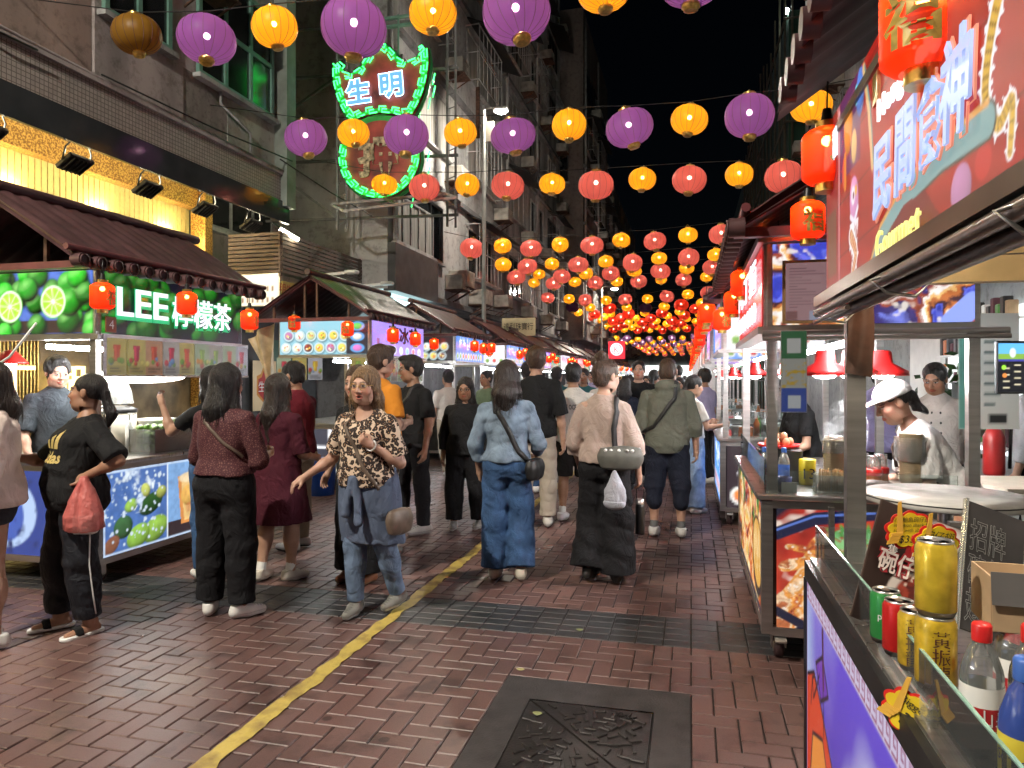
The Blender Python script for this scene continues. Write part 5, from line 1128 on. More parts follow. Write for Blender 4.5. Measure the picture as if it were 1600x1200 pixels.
def row(Y, cs, x0=-5.1, x1=2.4, z=5.15, full=False, sp=.80):
    n = int((x1-x0)/sp); pts = []; place = ON[far_n[0]]+' past the dark gap'; far_n[0] += 1
    for i in range(n):
        c = cs[i % len(cs)]; x = x0+i*sp+rg.uniform(-.06, .06); zz = z-.22*math.sin(PI*(i+.5)/n)+rg.uniform(-.04, .04)+.15*i/n; p = Vector((x, Y+rg.uniform(-.1, .1), zz)); lantern(c, p, rg, full, place); pts.append((p.x, p.y, p.z+LAN[c][1]*.8+.04))
    b = MB(); b.tube([(x0-2, Y, z+.4)]+pts+[(x1+1.5, Y, z+.5)], .007, 4); tag(b.build('lantern_wire', MT['wire']), 'thin black wire with lanterns strung '+place, 'wire')
row(29, [R_, Y_], -5.75, 2.3, 4.95); row(32, ['plum', Y_, K_, Y_], -5.2, 2.3, 4.9)
for i, Y in enumerate((35, 37.4, 39.8, 42.2, 44.6, 47)): row(Y, [K_, Y_] if i % 2 else [Y_, K_], -5.4+.2*(i % 3), 2.2, 4.9)
for i, Y in enumerate((53, 57, 61)): row(Y, [V_, Y_] if i % 2 else [Y_, V_], -5.4, 2.2, 4.65)
for i, Y in enumerate((65, 69, 73, 77.5, 82, 87)): row(Y, [R_, Y_] if i % 2 else [Y_, R_], -4.9, 2.0, 4.7, sp=.95)
# ================================================================ printed pictures
def pic_limes(w, h, n, dark=1.0, seed=1, r=.10, cuts=(), bgc=(40, 60, 110), wood=False):
    p = Pic(w, h, n, lin(*bgc), seed); rg = random.Random(seed)
    if wood: p.rect(0, 0, w, h*.22, lin(58, 40, 34)); p.mul(.75+.5*p.noise(14))
    for i in range(int(w*h/(r*r)*.62)):
        x, y = rg.uniform(0, w), rg.uniform(0, h); q = r*rg.uniform(.75, 1.2); g = rg.uniform(.6, 1.2)
        p.ell(x+.01, y-.012, q*1.08, q*1.0, lin(12, 30, 20), soft=3); p.ell(x, y, q, q*rg.uniform(.85, 1.1), np.array(lin(45*g, 165*g if g < 1.2 else 190, 40*g)), rg.uniform(0, 3), shade=1.1); p.ell(x-.3*q, y+.35*q, q*.3, q*.16, lin(150, 220, 120), .5, soft=6)
    for (x, y, q) in cuts:
        p.ell(x, y, q, q*1.05, lin(90, 180, 40)); p.ell(x, y, q*.93, q*.98, lin(235, 250, 225)); p.ell(x, y, q*.82, q*.86, lin(170, 225, 60))
        for k in range(9): t = 2*PI*k/9+.3; p.line([(x, y), (x+q*.84*math.cos(t), y+q*.86*math.sin(t))], q*.07, lin(225, 245, 190))
        p.ell(x, y, q*.13, q*.13, lin(235, 250, 225))
    p.mul(dark*(.8+.45*p.noise(30, 2))); return p
def pic_food(w, h, n, seed, pal, sc=5, warp=.16):
    p = Pic(w, h, n, (0, 0, 0), seed); a, b_ = p.noise(sc*.6, 3), p.noise(sc*.6, 3); f = p.noise(sc, 4); nx, ny = p.nx, p.ny
    xi = np.clip((np.arange(nx)[None, :]+(a-.5)*nx*warp*2).astype(int), 0, nx-1); yi = np.clip((np.arange(ny)[:, None]+(b_-.5)*ny*warp*2).astype(int), 0, ny-1); f = f[yi, xi]
    f = (f-f.min())/(f.max()-f.min()); pal = np.array(pal); t = np.clip(f*1.25-.12, 0, .9999)*(len(pal)-1); i = t.astype(int); k = (t-i)[..., None]; k = np.clip((k-.5)*2.2+.5, 0, 1)
    p.img = pal[i]*(1-k)+pal[i+1]*k; g = p.noise(sc*5, 2); p.mul(.65+.7*g); hl = np.clip((p.noise(sc*4, 2)-.68)*8, 0, 1); p.bl(hl*.7, lin(255, 245, 230)); return p
FOOD = [lin(70, 20, 20), lin(150, 40, 25), lin(205, 80, 35), lin(235, 150, 60), lin(245, 205, 150), lin(190, 70, 40), lin(90, 30, 30)]
SOUP = [lin(120, 25, 20), lin(165, 40, 30), lin(190, 60, 40), lin(180, 50, 35)]
def pic_menu(w, h, n, seed):
    rg = random.Random(seed); bgc = rg.choice([(200, 190, 180), (205, 150, 160), (190, 205, 170), (215, 195, 110), (200, 200, 210), (215, 160, 120)]); p = Pic(w, h, n, lin(*bgc), seed)
    p.rect(0, h*.0, w, h*.25, lin(*[c*.85 for c in bgc])); c = rg.choice([(220, 90, 60), (230, 180, 60), (200, 60, 80), (150, 180, 80)])
    p.poly([(w*.38, h*.38), (w*.62, h*.38), (w*.68, h*.82), (w*.32, h*.82)], lin(*c)); p.poly([(w*.40, h*.4), (w*.5, h*.4), (w*.5, h*.8), (w*.36, h*.8)], lin(*[min(255, x*1.25) for x in c]))
    for k in range(6): p.ell(w*rg.uniform(.1, .9), h*rg.uniform(.28, .48), w*rg.uniform(.08, .14), None, lin(*rg.choice([(120, 170, 50), (230, 150, 50), (210, 60, 60), (120, 160, 210), (240, 220, 120)])), shade=.6)
    for k in range(2): p.rect(w*.15, h*(.08+.08*k), w*rg.uniform(.6, .88), h*(.11+.08*k), lin(50, 45, 45))
    p.mul(.8+.4*p.noise(18, 2)); return p
def pic_bowls(w, h, n, seed, bgc, bowl=(200, 225, 230), r=.085):
    p = Pic(w, h, n, lin(*bgc), seed); rg = random.Random(seed)
    for j in range(max(1, int(h/(2.1*r)))):
        for i in range(max(1, int(w/(2.15*r)))):
            x, y = (i+.55+.25*(j % 2))*2.1*r, (j+.55)*2.05*r; p.ell(x+.01, y-.012, r, None, lin(*[c*.5 for c in bgc]), soft=4); p.ell(x, y, r*.97, r*.93, lin(*bowl)); p.ell(x, y, r*.84, r*.8, lin(*[c*.86 for c in bowl])); f = rg.choice([(230, 200, 90), (235, 235, 220), (120, 60, 50), (200, 210, 150), (180, 120, 160)])
            p.ell(x, y, r*.72, r*.68, lin(*f), shade=.5)
            for k in range(5): p.ell(x+rg.uniform(-.4, .4)*r, y+rg.uniform(-.4, .4)*r, r*.14, None, lin(*rg.choice([(255, 240, 200), (90, 140, 60), (200, 70, 60), (250, 200, 80)])))
    return p
def pic_board(w, h, n, seed, bgc, ink=(250, 250, 255), dishes=True):          # far sign boards: blocks of unreadable strokes over small dishes
    p = Pic(w, h, n, lin(*bgc), seed); rg = random.Random(seed); x = w*.1
    while x < w*.85:
        q = h*.36
        for k in range(7): a = rg.random() < .5; xx, yy = x+rg.uniform(0, q*.8), h*.5+rg.uniform(0, q); p.line([(xx, yy), (xx+(q*.5 if a else 0), yy+(0 if a else q*.4))], h*.05, lin(*ink))
        x += q*1.25
    if dishes:
        for i in range(int(w/(h*.36))): p.ell(h*.2+i*h*.36, h*.2, h*.14, None, lin(235, 235, 230)); p.ell(h*.2+i*h*.36, h*.2, h*.10, None, lin(*rg.choice([(210, 120, 60), (120, 160, 70), (200, 70, 70), (235, 200, 100)])), shade=.6)
    p.mul(.85+.3*p.noise(4, 2)); return p

# ================================================================ stalls
UP = (0, 0, 1)
def castor(par, p, brake=True, s=1.0):
    b = MB(); b.box((p[0], p[1], .135*s), (.09*s, .10*s, .012)); b.box((p[0]-.03*s, p[1]+.02, .095*s), (.008, .055*s, .09*s)); b.box((p[0]+.03*s, p[1]+.02, .095*s), (.008, .055*s, .09*s)); 
    if brake: b.box((p[0], p[1]-.07*s, .115*s), (.05*s, .07*s, .01), M=Matrix.Rotation(R(18), 3, 'X'))
    o = b.build('castor', MT['steel'], par); b = MB(); b.lathe([(.018*s, -.02*s), (.050*s, -.02*s), (.056*s, -.012*s), (.056*s, .012*s), (.050*s, .02*s), (.018*s, .02*s)], (p[0], p[1]+.02, .056*s), 20, M=Matrix.Rotation(R(90), 3, 'Y')); b.build('wheel', mat('castor_tyre', (.045, .02, .022), .6), o)
    b = MB(); b.lathe([(0, -.024*s), (.033*s, -.024*s), (.033*s, .024*s), (0, .024*s)], (p[0], p[1]+.02, .056*s), 16, M=Matrix.Rotation(R(90), 3, 'Y')); b.build('hub', MT['steel'], o)
def roof(par, s, y0, y1, ze=2.42, zr=3.03, d0=-.16, d1=1.72, detail=2, gable=True):
    dm = (d0+d1)/2; wl2 = .155
    for side_, (da, db) in (('front', (d0, dm)), ('back', (d1, dm))):
        b = MB(); L = y1-y0; n = int(L/wl2)*(6 if detail > 1 else 4) if detail else 4
        nr = abs(db-da)
        def f(a, c, th=0.0):
            y = y0+a*L; d = da+(db-da)*c; z = ze+(zr-ze)*(c**.92); z += .020*abs(math.sin(PI*(y-y0)/wl2)) if detail else 0
            return (s*d, y, z-th)
        b.sheet(f, n, 5); b.sheet(lambda a, c: f(a, c, .03), n, 1); b.build('roof_slope', MT['roof'], par)
    b = MB(); b.cyl((s*dm, y0-.05, zr+.035), (s*dm, y1+.12, zr+.035), .045, n=10); b.build('ridge_pole', MT['roof'], par)
    b = MB(); b.cyl((s*(d0+.05), y0-.06, ze+.075), (s*(d0+.05), y1+.02, ze+.075), .024, n=8); b.build('eave_pipe', MT['roof_red'], par)
    if detail > 1:
        me = None
        for k in range(int((y1-y0)/wl2)+1):
            if me is None: b = MB(); b.cyl((-s*.03, 0, 0), (s*.05, 0, 0), .050, n=14); b.lathe([(.034, 0), (.042, 0), (.042, .012), (.034, .012)], (-s*.03, 0, 0), 14, M=Matrix.Rotation(R(-90*s), 3, 'Y'), caps=False); me = b.mesh('tile_end', MT['roof'])
            obj('tile_end', me, par, (s*(d0+.0), y0+.02+k*wl2, ze-.012))
    elif detail == 1:
        b = MB()
        for k in range(int((y1-y0)/wl2)): b.cyl((s*(d0-.02), y0+.02+k*wl2, ze-.01), (s*(d0+.03), y0+.02+k*wl2, ze-.01), .045, n=8)
        b.build('tile_ends', MT['roof'], par)['kind'] = 'stuff'
    if gable:
        b = MB(); b.bar((s*d0, y0+.06, ze-.0), (s*dm, y0+.06, zr-.03), .05); b.bar((s*d1, y0+.06, ze), (s*dm, y0+.06, zr-.03), .05); b.bar((s*d0, y0+.08, ze-.03), (s*d1, y0+.08, ze-.03), .05); b.build('gable_frame', MT['roof_red'], par)
        for fx in (-.30, -.04, .06, .32):
            b = MB(); d = dm+fx*(d1-d0); b.bar((s*d, y0+.09, ze), (s*d, y0+.09, zr-(zr-ze)*abs(fx)*2-.02), .028); b.build('gable_bar', MT['rust'], par)
def stall(label, side, X, Y0, Y1, pics, detail=1, roofz=(2.42, 3.03), group=None, name='food_stall', depth=1.5, zh=(1.92, 2.42), lamp=2.2, roof_on=True, cols=None):
    """side -1: left of the street, goods face +X; +1: right.  pics: dict front, end, header, header_end -> Pic"""
    s = side; t = thing(name, label, 'food stall', (X, Y0, 0), 0, group); L = Y1-Y0; F = lambda d, y, z: (s*d, y, z); rt = (0, 1, 0) if s < 0 else (0, -1, 0)
    b = MB(); 
    for y in (.03, L-.03): b.box(F(.03, y, .53), (.06, .06, .74)); b.box(F(depth-.03, y, .53), (.06, .06, .74))
    for z in (.175, .885): b.box(F(.035, L/2, z), (.05, L-.12, .05)); b.box(F(depth-.035, L/2, z), (.05, L-.12, .05)); b.box(F(depth/2, .035, z), (depth-.12, .05, .05)); b.box(F(depth/2, L-.035, z), (depth-.12, .05, .05))
    b.build('frame', MT['steel'], t)
    b = MB(); b.box(F(depth/2, L/2, .53), (depth-.10, L-.10, .66)); b.build('cabinet', MT['darkmetal'], t)
    b = MB(); b.box(F(depth/2, L/2, .925), (depth+.06, L+.06, .03), bev=.006); b.build('counter_top', MT['steel_h'], t)
    for key, org, r_, w_ in (('front', F(.012, L/2, .53), rt, L-.14), ('end', F(depth/2, .012, .53), (1, 0, 0), depth-.14)):
        if key in pics: pics[key].place('lit_panel', org, r_, UP, pics.get('mp', MT['printlit']), t)
    b = MB(); z0, z1 = zh
    for (d, y) in ((.06, .05), (.06, L-.05), (depth-.06, .05), (depth-.06, L-.05)): b = MB(); b.box(F(d, y, (.94+z1)/2), (.055, .055, z1-.94)); b.build('post', MT['steel'], t)
    b = MB(); b.box(F(.05, L/2, (z0+z1)/2), (.07, L-.11, z1-z0)); b.box(F(depth/2, .06, (z0+z1)/2), (depth-.11, .07, z1-z0)); 
    for z in (z0-.02, z1+.02): b.box(F(.03, L/2, z), (.10, L+.02, .04)); b.box(F(depth/2, .03, z), (depth-.1, .09, .038))
    b.build('sign_box', MT['steel'], t)
    if 'header' in pics: pics['header'].place('lit_sign', F(.008, L/2, (z0+z1)/2), rt, UP, pics.get('m', MT['printlit']), t)
    if 'header_end' in pics: pics['header_end'].place('lit_sign', F(depth/2, .018, (z0+z1)/2), (1, 0, 0), UP, pics.get('me', MT['printlit']), t)
    if detail:
        for (d, y) in ((.1, .1), (.1, L-.1), (depth-.1, .1), (depth-.1, L-.1)): castor(t, F(d, y, 0), True, 1.22)
    b = MB(); b.cyl(F(depth*.45, .2, z0-.08), F(depth*.45, L-.2, z0-.08), .02, n=8); b.build('tube_light', emit('stall_tube_%d_%d' % (X*10, Y0*10), (.95, .98, 1), lamp*14), t)
    b = MB(); b.box(F(depth/2, L/2, z1+.008), (depth-.12, L-.12, .014)); b.build('ceiling', MT['roof'], t)  # board added to keep the tube's light off the roof underside
    if roof_on: roof(t, s, -.32, L+.14, roofz[0]+.02, roofz[1], detail=detail)
    return t

# --- red fortune lanterns under the eaves
lm_red = shade_mat('red_paper_lantern', (.85, .05, .008), .12, .03, .4); fl_b = emit('eave_lantern_bulb', (1, .62, .16), 40)
def bend(me, r):
    co = np.empty(len(me.vertices)*3); me.vertices.foreach_get('co', co); co = co.reshape(-1, 3); a = co[:, 0]/r; o = np.stack([r*np.sin(a), -r*np.cos(a), co[:, 2]], 1); me.vertices.foreach_set('co', o.ravel()); me.update()
w2 = .082; prof = []
for i in range(25):
    z = -.095+.19*i/24; e = max(0, abs(z)-.062)/.033; rr = w2*(1-.42*e**2.2); prof.append((rr*(1+.010*(1 if i % 2 else -1)), z))
b = MB(); b.lathe(prof, n=28); b.f = [f for f in b.f if len(f) == 4]; b.m = b.m[:len(b.f)]; b.sm = b.sm[:len(b.f)]; EL = [('shade', b.mesh('shade', lm_red))]
b = MB(); b.cyl((0, 0, .09), (0, 0, .118), .038, n=16); EL.append(('top_cap', b.mesh('top_cap', MT['gold']))); b = MB(); b.cyl((0, 0, -.122), (0, 0, -.09), .038, n=16); EL.append(('bottom_cap', b.mesh('bottom_cap', MT['gold'])))
b = MB(); b.ball((0, 0, .055), .018, 8, 6); EL.append(('bulb', b.mesh('bulb', fl_b))); b = MB(); b.cyl((0, 0, .115), (0, 0, .165), .022, .014, 10); b.tube([(0, 0, .16), (.004, 0, .26)], .004, 4); EL.append(('socket', b.mesh('socket', MT['black'])))
me = _txt_mesh('福', .115, offset=.0035); co = np.empty(len(me.vertices)*3); me.vertices.foreach_get('co', co); co = co.reshape(-1, 3); lo, hi = co.min(0), co.max(0); co -= (lo+hi)/2; me.vertices.foreach_set('co', np.stack([co[:, 0], co[:, 2], co[:, 1]-.01], 1).ravel()); bend(me, w2*1.02); me.materials.clear(); me.materials.append(MT['goldpaint']); EL.append(('gold_character', me))
def eave_lantern(p, rz, label, group, s=1.0, full=True):
    t = thing('paper_lantern', label, 'lantern', p, rz, group); t.scale = (s, s, s)
    for n, me in EL:
        if full or n in ('shade', 'bulb', 'gold_character', 'bottom_cap'): obj(n, me, t)
    return t
def small_item(par, kind, p, rg):
    b = MB(); x, y, z = p
    if kind == 'bottle': b.lathe([(0, 0), (.032, 0), (.034, .12), (.014, .17), (.014, .20), (0, .20)], p, 12); return b.build('bottle', rg.choice([MT['txt_item1'], MT['txt_item2'], MT['white']]), par)
    if kind == 'tub': b.lathe([(0, 0), (.07, 0), (.085, .10), (.085, .105), (0, .105)], p, 16); return b.build('tub', rg.choice([MT['white'], MT['steel'], MT['cream']]), par)
    b.box((x, y, z+.05), (.16, .12, .10), bev=.01); return b.build('food_box', rg.choice([MT['white'], MT['card'], MT['txt_item1']]), par)
MT['txt_item1'] = mat('orange_sauce_plastic', (.55, .16, .04), .35); MT['txt_item2'] = mat('green_sauce_plastic', (.08, .25, .06), .35)

# --- lemon tea stall
XL = -4.37
pcs = dict(front=Pic(1.71, .66, 4), header=pic_limes(1.74, .48, 105, .42, 5, .10, bgc=(30, 32, 50)), header_end=pic_limes(1.39, .48, 95, 1.0, 8, .085, ((.60, .22, .125), (1.02, .25, .125), (.15, .26, .1)), bgc=(80, 110, 190), wood=True))
rgl0 = random.Random(6); pf = Pic(1.71, .66, 120, lin(62, 112, 190), 3); nz = pf.noise(6); pf.mul(.7+.7*nz); pf.bl(np.clip((pf.noise(22, 2)-.62)*6, 0, 1)*(pf.X < .62)*(pf.Y > .3), lin(230, 245, 255))
for (x, y, a, c, d) in ((.55, .12, .15, .10, (150, 200, 50)), (.36, .10, .13, .09, (150, 205, 50)), (.50, .34, .14, .08, (40, 90, 30)), (.2, .2, .10, .09, (60, 110, 60)), (.28, .36, .07, .05, (160, 210, 60)), (.62, .42, .06, .05, (180, 190, 70)), (.44, .46, .05, .06, (215, 225, 90))): pf.ell(x, y, a, c, lin(*d), .4, shade=.9)
pf.ell(.08, .08, .09, .06, lin(150, 90, 60), .6, shade=.6); pf.bl(np.clip((.06-np.abs(pf.X-.36+.15*(pf.Y-.4)))/.03, 0, 1)*(pf.Y > .28)*np.clip((pf.noise(26, 2)-.35)*3, 0, 1), lin(210, 230, 255))
pf.rect(.70, 0, 1.0e1, .66, lin(120, 175, 235)); pf.rect(.70, 0, 9, .14, lin(60, 45, 50)); pf.poly([(.86, .1), (1.12, .1), (1.2, .52), (.82, .52)], lin(240, 150, 40)); pf.poly([(.9, .12), (1.0, .12), (1.0, .5), (.86, .5)], lin(255, 205, 110)); pf.ell(1.02, .5, .19, .05, lin(255, 225, 170)); pf.ell(.95, .34, .09, .09, lin(250, 190, 60), shade=.6)
sp = np.clip((pf.noise(20, 3)-.5)*7, 0, 1)*np.clip(1.2-np.hypot((pf.X-1.12)/.22, (pf.Y-.26)/.24), 0, 1); pf.bl(sp, lin(215, 85, 30)); pf.ell(1.45, .3, .16, .22, lin(70, 140, 60), shade=.8); pf.rect(.685, 0, .70, .66, lin(235, 245, 255)); [pf.rect(*q, lin(200, 225, 255)) for q in ((0, 0, .018, .66), (0, .642, 1.71, .66), (0, 0, 1.71, .016))]
[pf.ell(rgl0.uniform(.05, .66), rgl0.uniform(.06, .62), rgl0.uniform(.004, .016), None, lin(215, 235, 255)) for _ in range(70)]; pcs['front'] = pf; pe = Pic(1.36, .66, 70, lin(48, 70, 150), 9); pe.ell(.55, .33, .3, .28, lin(190, 215, 255)); pe.ell(.56, .3, .17, .2, lin(70, 100, 190)); pe.ell(.42, .42, .12, .05, lin(220, 90, 40)); pe.bl(np.clip((pe.noise(12)-.6)*4, 0, 1), lin(25, 40, 100)); pcs['end'] = pe
pcs['m'] = print_mat('lime_sign_print', .30); pcs['mp'] = print_mat('lime_counter_print', .27); pf.mul(.72+.5*pf.noise(24, 3)); pf.img = pf.img*.82+pf.img.mean(2, keepdims=True)*.18
lee = stall('lemon tea stall with lime pictures, green edged LEE sign and maroon tiled roof', -1, XL, 4.45, 6.31, pcs, 2, lamp=2.6)
text('sign_lettering', 'LEE', .3, MT['txt_white'], (.022, .455, 2.19), (0, 1, 0), UP, lee, w=.55, h=.225, offset=.002, extrude=.006); text('sign_lettering_edge', 'LEE', .3, MT['txt_green'], (.012, .465, 2.178), (0, 1, 0), UP, lee, w=.585, h=.26, offset=.012, extrude=.004)
text('sign_lettering', '檸檬茶', .3, MT['txt_white'], (.022, 1.19, 2.17), (0, 1, 0), UP, lee, w=.80, h=.26, offset=.001, extrude=.006); text('sign_lettering_edge', '檸檬茶', .3, MT['txt_green'], (.012, 1.198, 2.160), (0, 1, 0), UP, lee, w=.825, h=.285, offset=.008, extrude=.004)
b = MB(); b.box((.016, .12, 2.0), (.01, .10, .12)); b.build('number_plate', mat('brown_number_plate', (.22, .06, .03), .4), lee); text('number', '4', .1, MT['white'], (.024, .12, 2.0), (0, 1, 0), UP, lee)
for i in range(9):
    p = pic_menu(.195, .285, 130, 40+i).place('menu_poster', (.035+.004*(i % 2), .16+i*.198, 1.755), (0, 1, 0), UP, print_mat('menu_poster_%d' % i, .10), lee)  # posters given a faint glow of their own
b = MB(); b.box((.03, .93, 1.765), (.006, 1.8, .31)); b.build('poster_board', MT['steel'], lee); b = MB(); b.box((.03, .93, 1.602), (.03, 1.82, .016)); b.build('poster_rail', MT['white'], lee)
b = MB(); b.lathe([(.02, .10), (.05, .09), (.13, .0), (.135, -.015), (.125, -.01), (.045, .075)], (-1.15, .28, 1.72), 24); pl = b.build('pendant_lamp', mat('red_enamel_lampshade', (.55, .02, .015), .3), lee); b = MB(); b.ball((-1.15, .28, 1.715), .05, 10, 6); b.build('bulb', MT['lamp_white'], pl); b = MB(); b.tube([(-1.15, .28, 1.8), (-1.15, .28, 2.4)], .006, 4); b.build('cord', MT['wire'], pl)
b = MB(); b.ball((-.5, .95, 1.60), (.34, .5, .06), 16, 8); b.build('ceiling_light', emit('stall_ceiling_light', (1, .98, .92), 5), lee)
# goods on the lemon tea counter
rgi = random.Random(4)
LC = Vector((XL, 4.45, .94))
for k, (dx, dy, n) in enumerate(((-.30, .26, 15), (-.32, .40, 13))):
    t = thing('cup_stack', ('taller', 'shorter')[k]+' stack of clear plastic cups wrapped in film on the lemon tea counter', 'cups', LC+Vector((dx, dy, 0))); me = None
    for q in range(n):
        if me is None: b = MB(); b.lathe([(.030, 0), (.045, .10), (.048, .102), (.044, .10), (.028, .004)], n=16); me = b.mesh('cup', MT['film'])
        obj('cup', me, t, (0, 0, .018+q*.021))
    b = MB(); b.lathe([(.052, 0), (.054, .34), (.04, .40), (.015, .42)], n=12, wob=lambda a, z: 1+.06*math.sin(5*a+z*40), caps=False); b.build('film_sleeve', MT['film'], t)
t = thing('lime_tub', 'clear plastic tub full of green limes on the lemon tea counter', 'tub', LC+Vector((-.16, .95, 0))); b = MB(); b.box((0, 0, .006), (.26, .62, .012)); [b.box((e*.13, 0, .11), (.008, .62, .2)) for e in (1, -1)]; [b.box((0, e*.306, .11), (.26, .008, .2)) for e in (1, -1)]; b.build('tub_wall', MT['film'], t); MT['lime'] = mat('lime_skin', (.12, .24, .035), .4, 0, .35, 18, bump=.2, bscale=90); b = MB(); b.ball((0, 0, 0), (.034, .04, .034), 12, 8); me = b.mesh('lime', MT['lime']); lm_n = 0
for z in (.05, .105, .16, .21):
    for i in range(3):
        for j in range(7):
            if z > .2 and rgi.random() < .4: continue
            o = link(bpy.data.objects.new('lime', me)); o.location = t.location+Vector(((i-1)*.078+rgi.uniform(-.008, .008), (j-3)*.082+rgi.uniform(-.008, .008), z)); o.rotation_euler = (rgi.random()*6, rgi.random()*6, 0); tag(o, 'round green lime lying in the clear tub on the counter', 'lime', 'limes in the clear tub')
t = thing('bucket', 'white plastic bucket with a blue band and lid behind the limes', 'bucket', LC+Vector((-.42, 1.12, 0))); b = MB(); b.lathe([(0, 0), (.13, 0), (.145, .16), (0, .16)], n=24); b.build('blue_band', mat('blue_plastic', (.03, .07, .42), .35), t); b = MB(); b.lathe([(.147, .16), (.155, .165), (.155, .25), (.165, .255), (.165, .275), (0, .285)], n=24); b.build('lid', MT['white'], t)
t = thing('pump_bottle', 'small white pump dispenser standing behind the lime tub', 'bottle', LC+Vector((-.36, .72, 0))); b = MB(); b.lathe([(0, 0), (.035, 0), (.035, .22), (.015, .25), (.015, .28), (0, .28)], n=14); b.build('flask', MT['white'], t); b = MB(); b.cyl((0, 0, .28), (0, 0, .33), .008, n=8); b.box((.02, 0, .335), (.07, .02, .014)); b.build('pump', MT['white'], t)
t = thing('drink_urn', 'cream drinks urn with black lid under a hanging plastic bag', 'urn', LC+Vector((-.6, .84, 0))); b = MB(); b.lathe([(0, 0), (.15, 0), (.155, .34), (0, .34)], n=24); b.build('urn_body', MT['cream'], t); b = MB(); b.lathe([(.16, .34), (.165, .37), (.1, .40), (0, .41)], n=24); b.build('lid', MT['black'], t)
t = thing('plastic_bag', 'clear plastic bag hanging above the cream urn in lemon tea stall', 'bag', LC+Vector((-.6, .84, .42))); b = MB(); b.lathe([(.13, 0), (.11, .1), (.07, .22), (.05, .27), (.08, .3)], n=20, wob=lambda a, z: 1+.10*math.sin(7*a+z*25)); b.build('film', MT['film'], t)
for (y, lb, d) in ((4.62, 'beside its steel corner post', 0), (5.55, 'in front of its lettering', 0), (6.30, 'at the far end of its sign', .04)):
    p = on_x({4.62: 160, 5.55: 292, 6.30: 390}[y], {4.62: 463, 5.55: 474, 6.30: 500}[y], XL+.22); eave_lantern(p, R({4.62: 100, 5.55: 120, 6.3: 100}[y]), 'red paper lantern on the lemon tea stall '+lb, 'red lanterns on the lemon tea stall', 1.0)
t = thing('hanging_cable', 'white cables drooping across the open end of the lemon tea stall', 'cable', (XL-.4, 4.3, 0)); b = MB(); b.tube([(-.7, 0, 1.95), (-.9, 0, 1.6), (-1.05, .02, 1.2)], .009, 5); b.tube([(.0, 0, 2.0), (-.25, 0, 1.75), (-.75, 0, 1.5), (-1.2, 0, 1.42)], .009, 5); b.tube([(-.95, 0, 1.9), (-1.0, 0, 1.5), (-1.15, 0, 1.3)], .009, 5); b.build('cable_run', MT['white'], t)

# --- bowl dessert stall with the purple sign
pcs = dict(header=Pic(1.98, .48, 80, lin(160, 135, 225), 3), header_end=pic_bowls(1.39, .48, 95, 4, (140, 190, 205)), front=pic_board(1.96, .66, 40, 6, (40, 70, 140)), end=pic_board(1.36, .66, 40, 7, (60, 60, 70)))
ph = pcs['header_end']; ph.rect(1.06, 0, 1.4, .48, lin(45, 42, 50)); [(ph.ell(1.23, y, .11, .065, lin(90, 150, 205)), ph.ell(1.23, y, .07, .045, lin(*c), shade=.5)) for y, c in ((.09, (210, 120, 190)), (.25, (220, 220, 210)), (.4, (90, 190, 90)))]
ph = pcs['header']; ph.mul(.85+.4*ph.noise(1.5, 2)); [ (ph.ell(.28+.25*i, .085, .075, .06, lin(225, 230, 240)), ph.ell(.28+.25*i, .085, .055, .042, lin(*c), shade=.4)) for i, c in enumerate(((120, 150, 200), (210, 190, 120), (90, 110, 170), (235, 235, 225), (150, 200, 210), (210, 120, 140), (190, 200, 220))) ]; ph.rect(.15, .12, .24, .24, lin(150, 90, 140))
s2 = stall('dessert bowl stall with a lilac sign and rows of bowls under maroon gable', -1, XL, 9.2, 11.32, pcs, 1)
text('sign_lettering', '清冰花', .3, mat('dark_red_lettering', (.16, .01, .02), .5), (.016, 1.15, 2.25), (0, 1, 0), UP, s2, w=1.15, h=.26, offset=.006, extrude=.004)
for i in range(4): pic_menu(.23, .33, 80, 60+i).place('menu_poster', (-1.5+.13+.25*i if i < 3 else -.2, .0+.004*i, 1.73), (1, 0, 0), UP, print_mat('side_menu_%d' % i, .12), s2)  # side posters glow faintly, brightness put into the print
for i in range(7): pic_menu(.25, .36, 60, 70+i).place('menu_poster', (.02, .25+.26*i, 1.72), (0, 1, 0), UP, print_mat('front_menu_%d' % i, .12), s2)  # front posters likewise glow faintly by themselves
b = MB(); b.sheet(lambda a, c: (-1.45-.55*(1-c)**1.5*(1-a)-.12*a, .05+.08*math.sin(9*a+4*c), 2.42-1.9*c*(.55+.45*a) if False else 2.42-1.75*c-.25*(1-a)*(1-c)), 10, 12); b.build('rolled_tarp', mat('clear_tan_tarp', (.48, .37, .22), .3, 0, .25, 6, bump=.6, bscale=9), s2)
for (u, v, lb) in ((383, 500, 'hanging off'), (460, 505, 'by the folded tarp of'), (543, 514, 'before the bowl pictures of'), (614, 524, 'before the lettering of'), (649, 530, 'at the far end of')):
    if u == 383: continue
    p = on_y(u, v, 9.0) if u < 570 else on_x(u, v, XL+.2); eave_lantern(p, R(180 if u < 570 else 100)+PI, 'red paper lantern %s the dessert bowl stall' % lb, 'red lanterns on the dessert stall', 1.05)
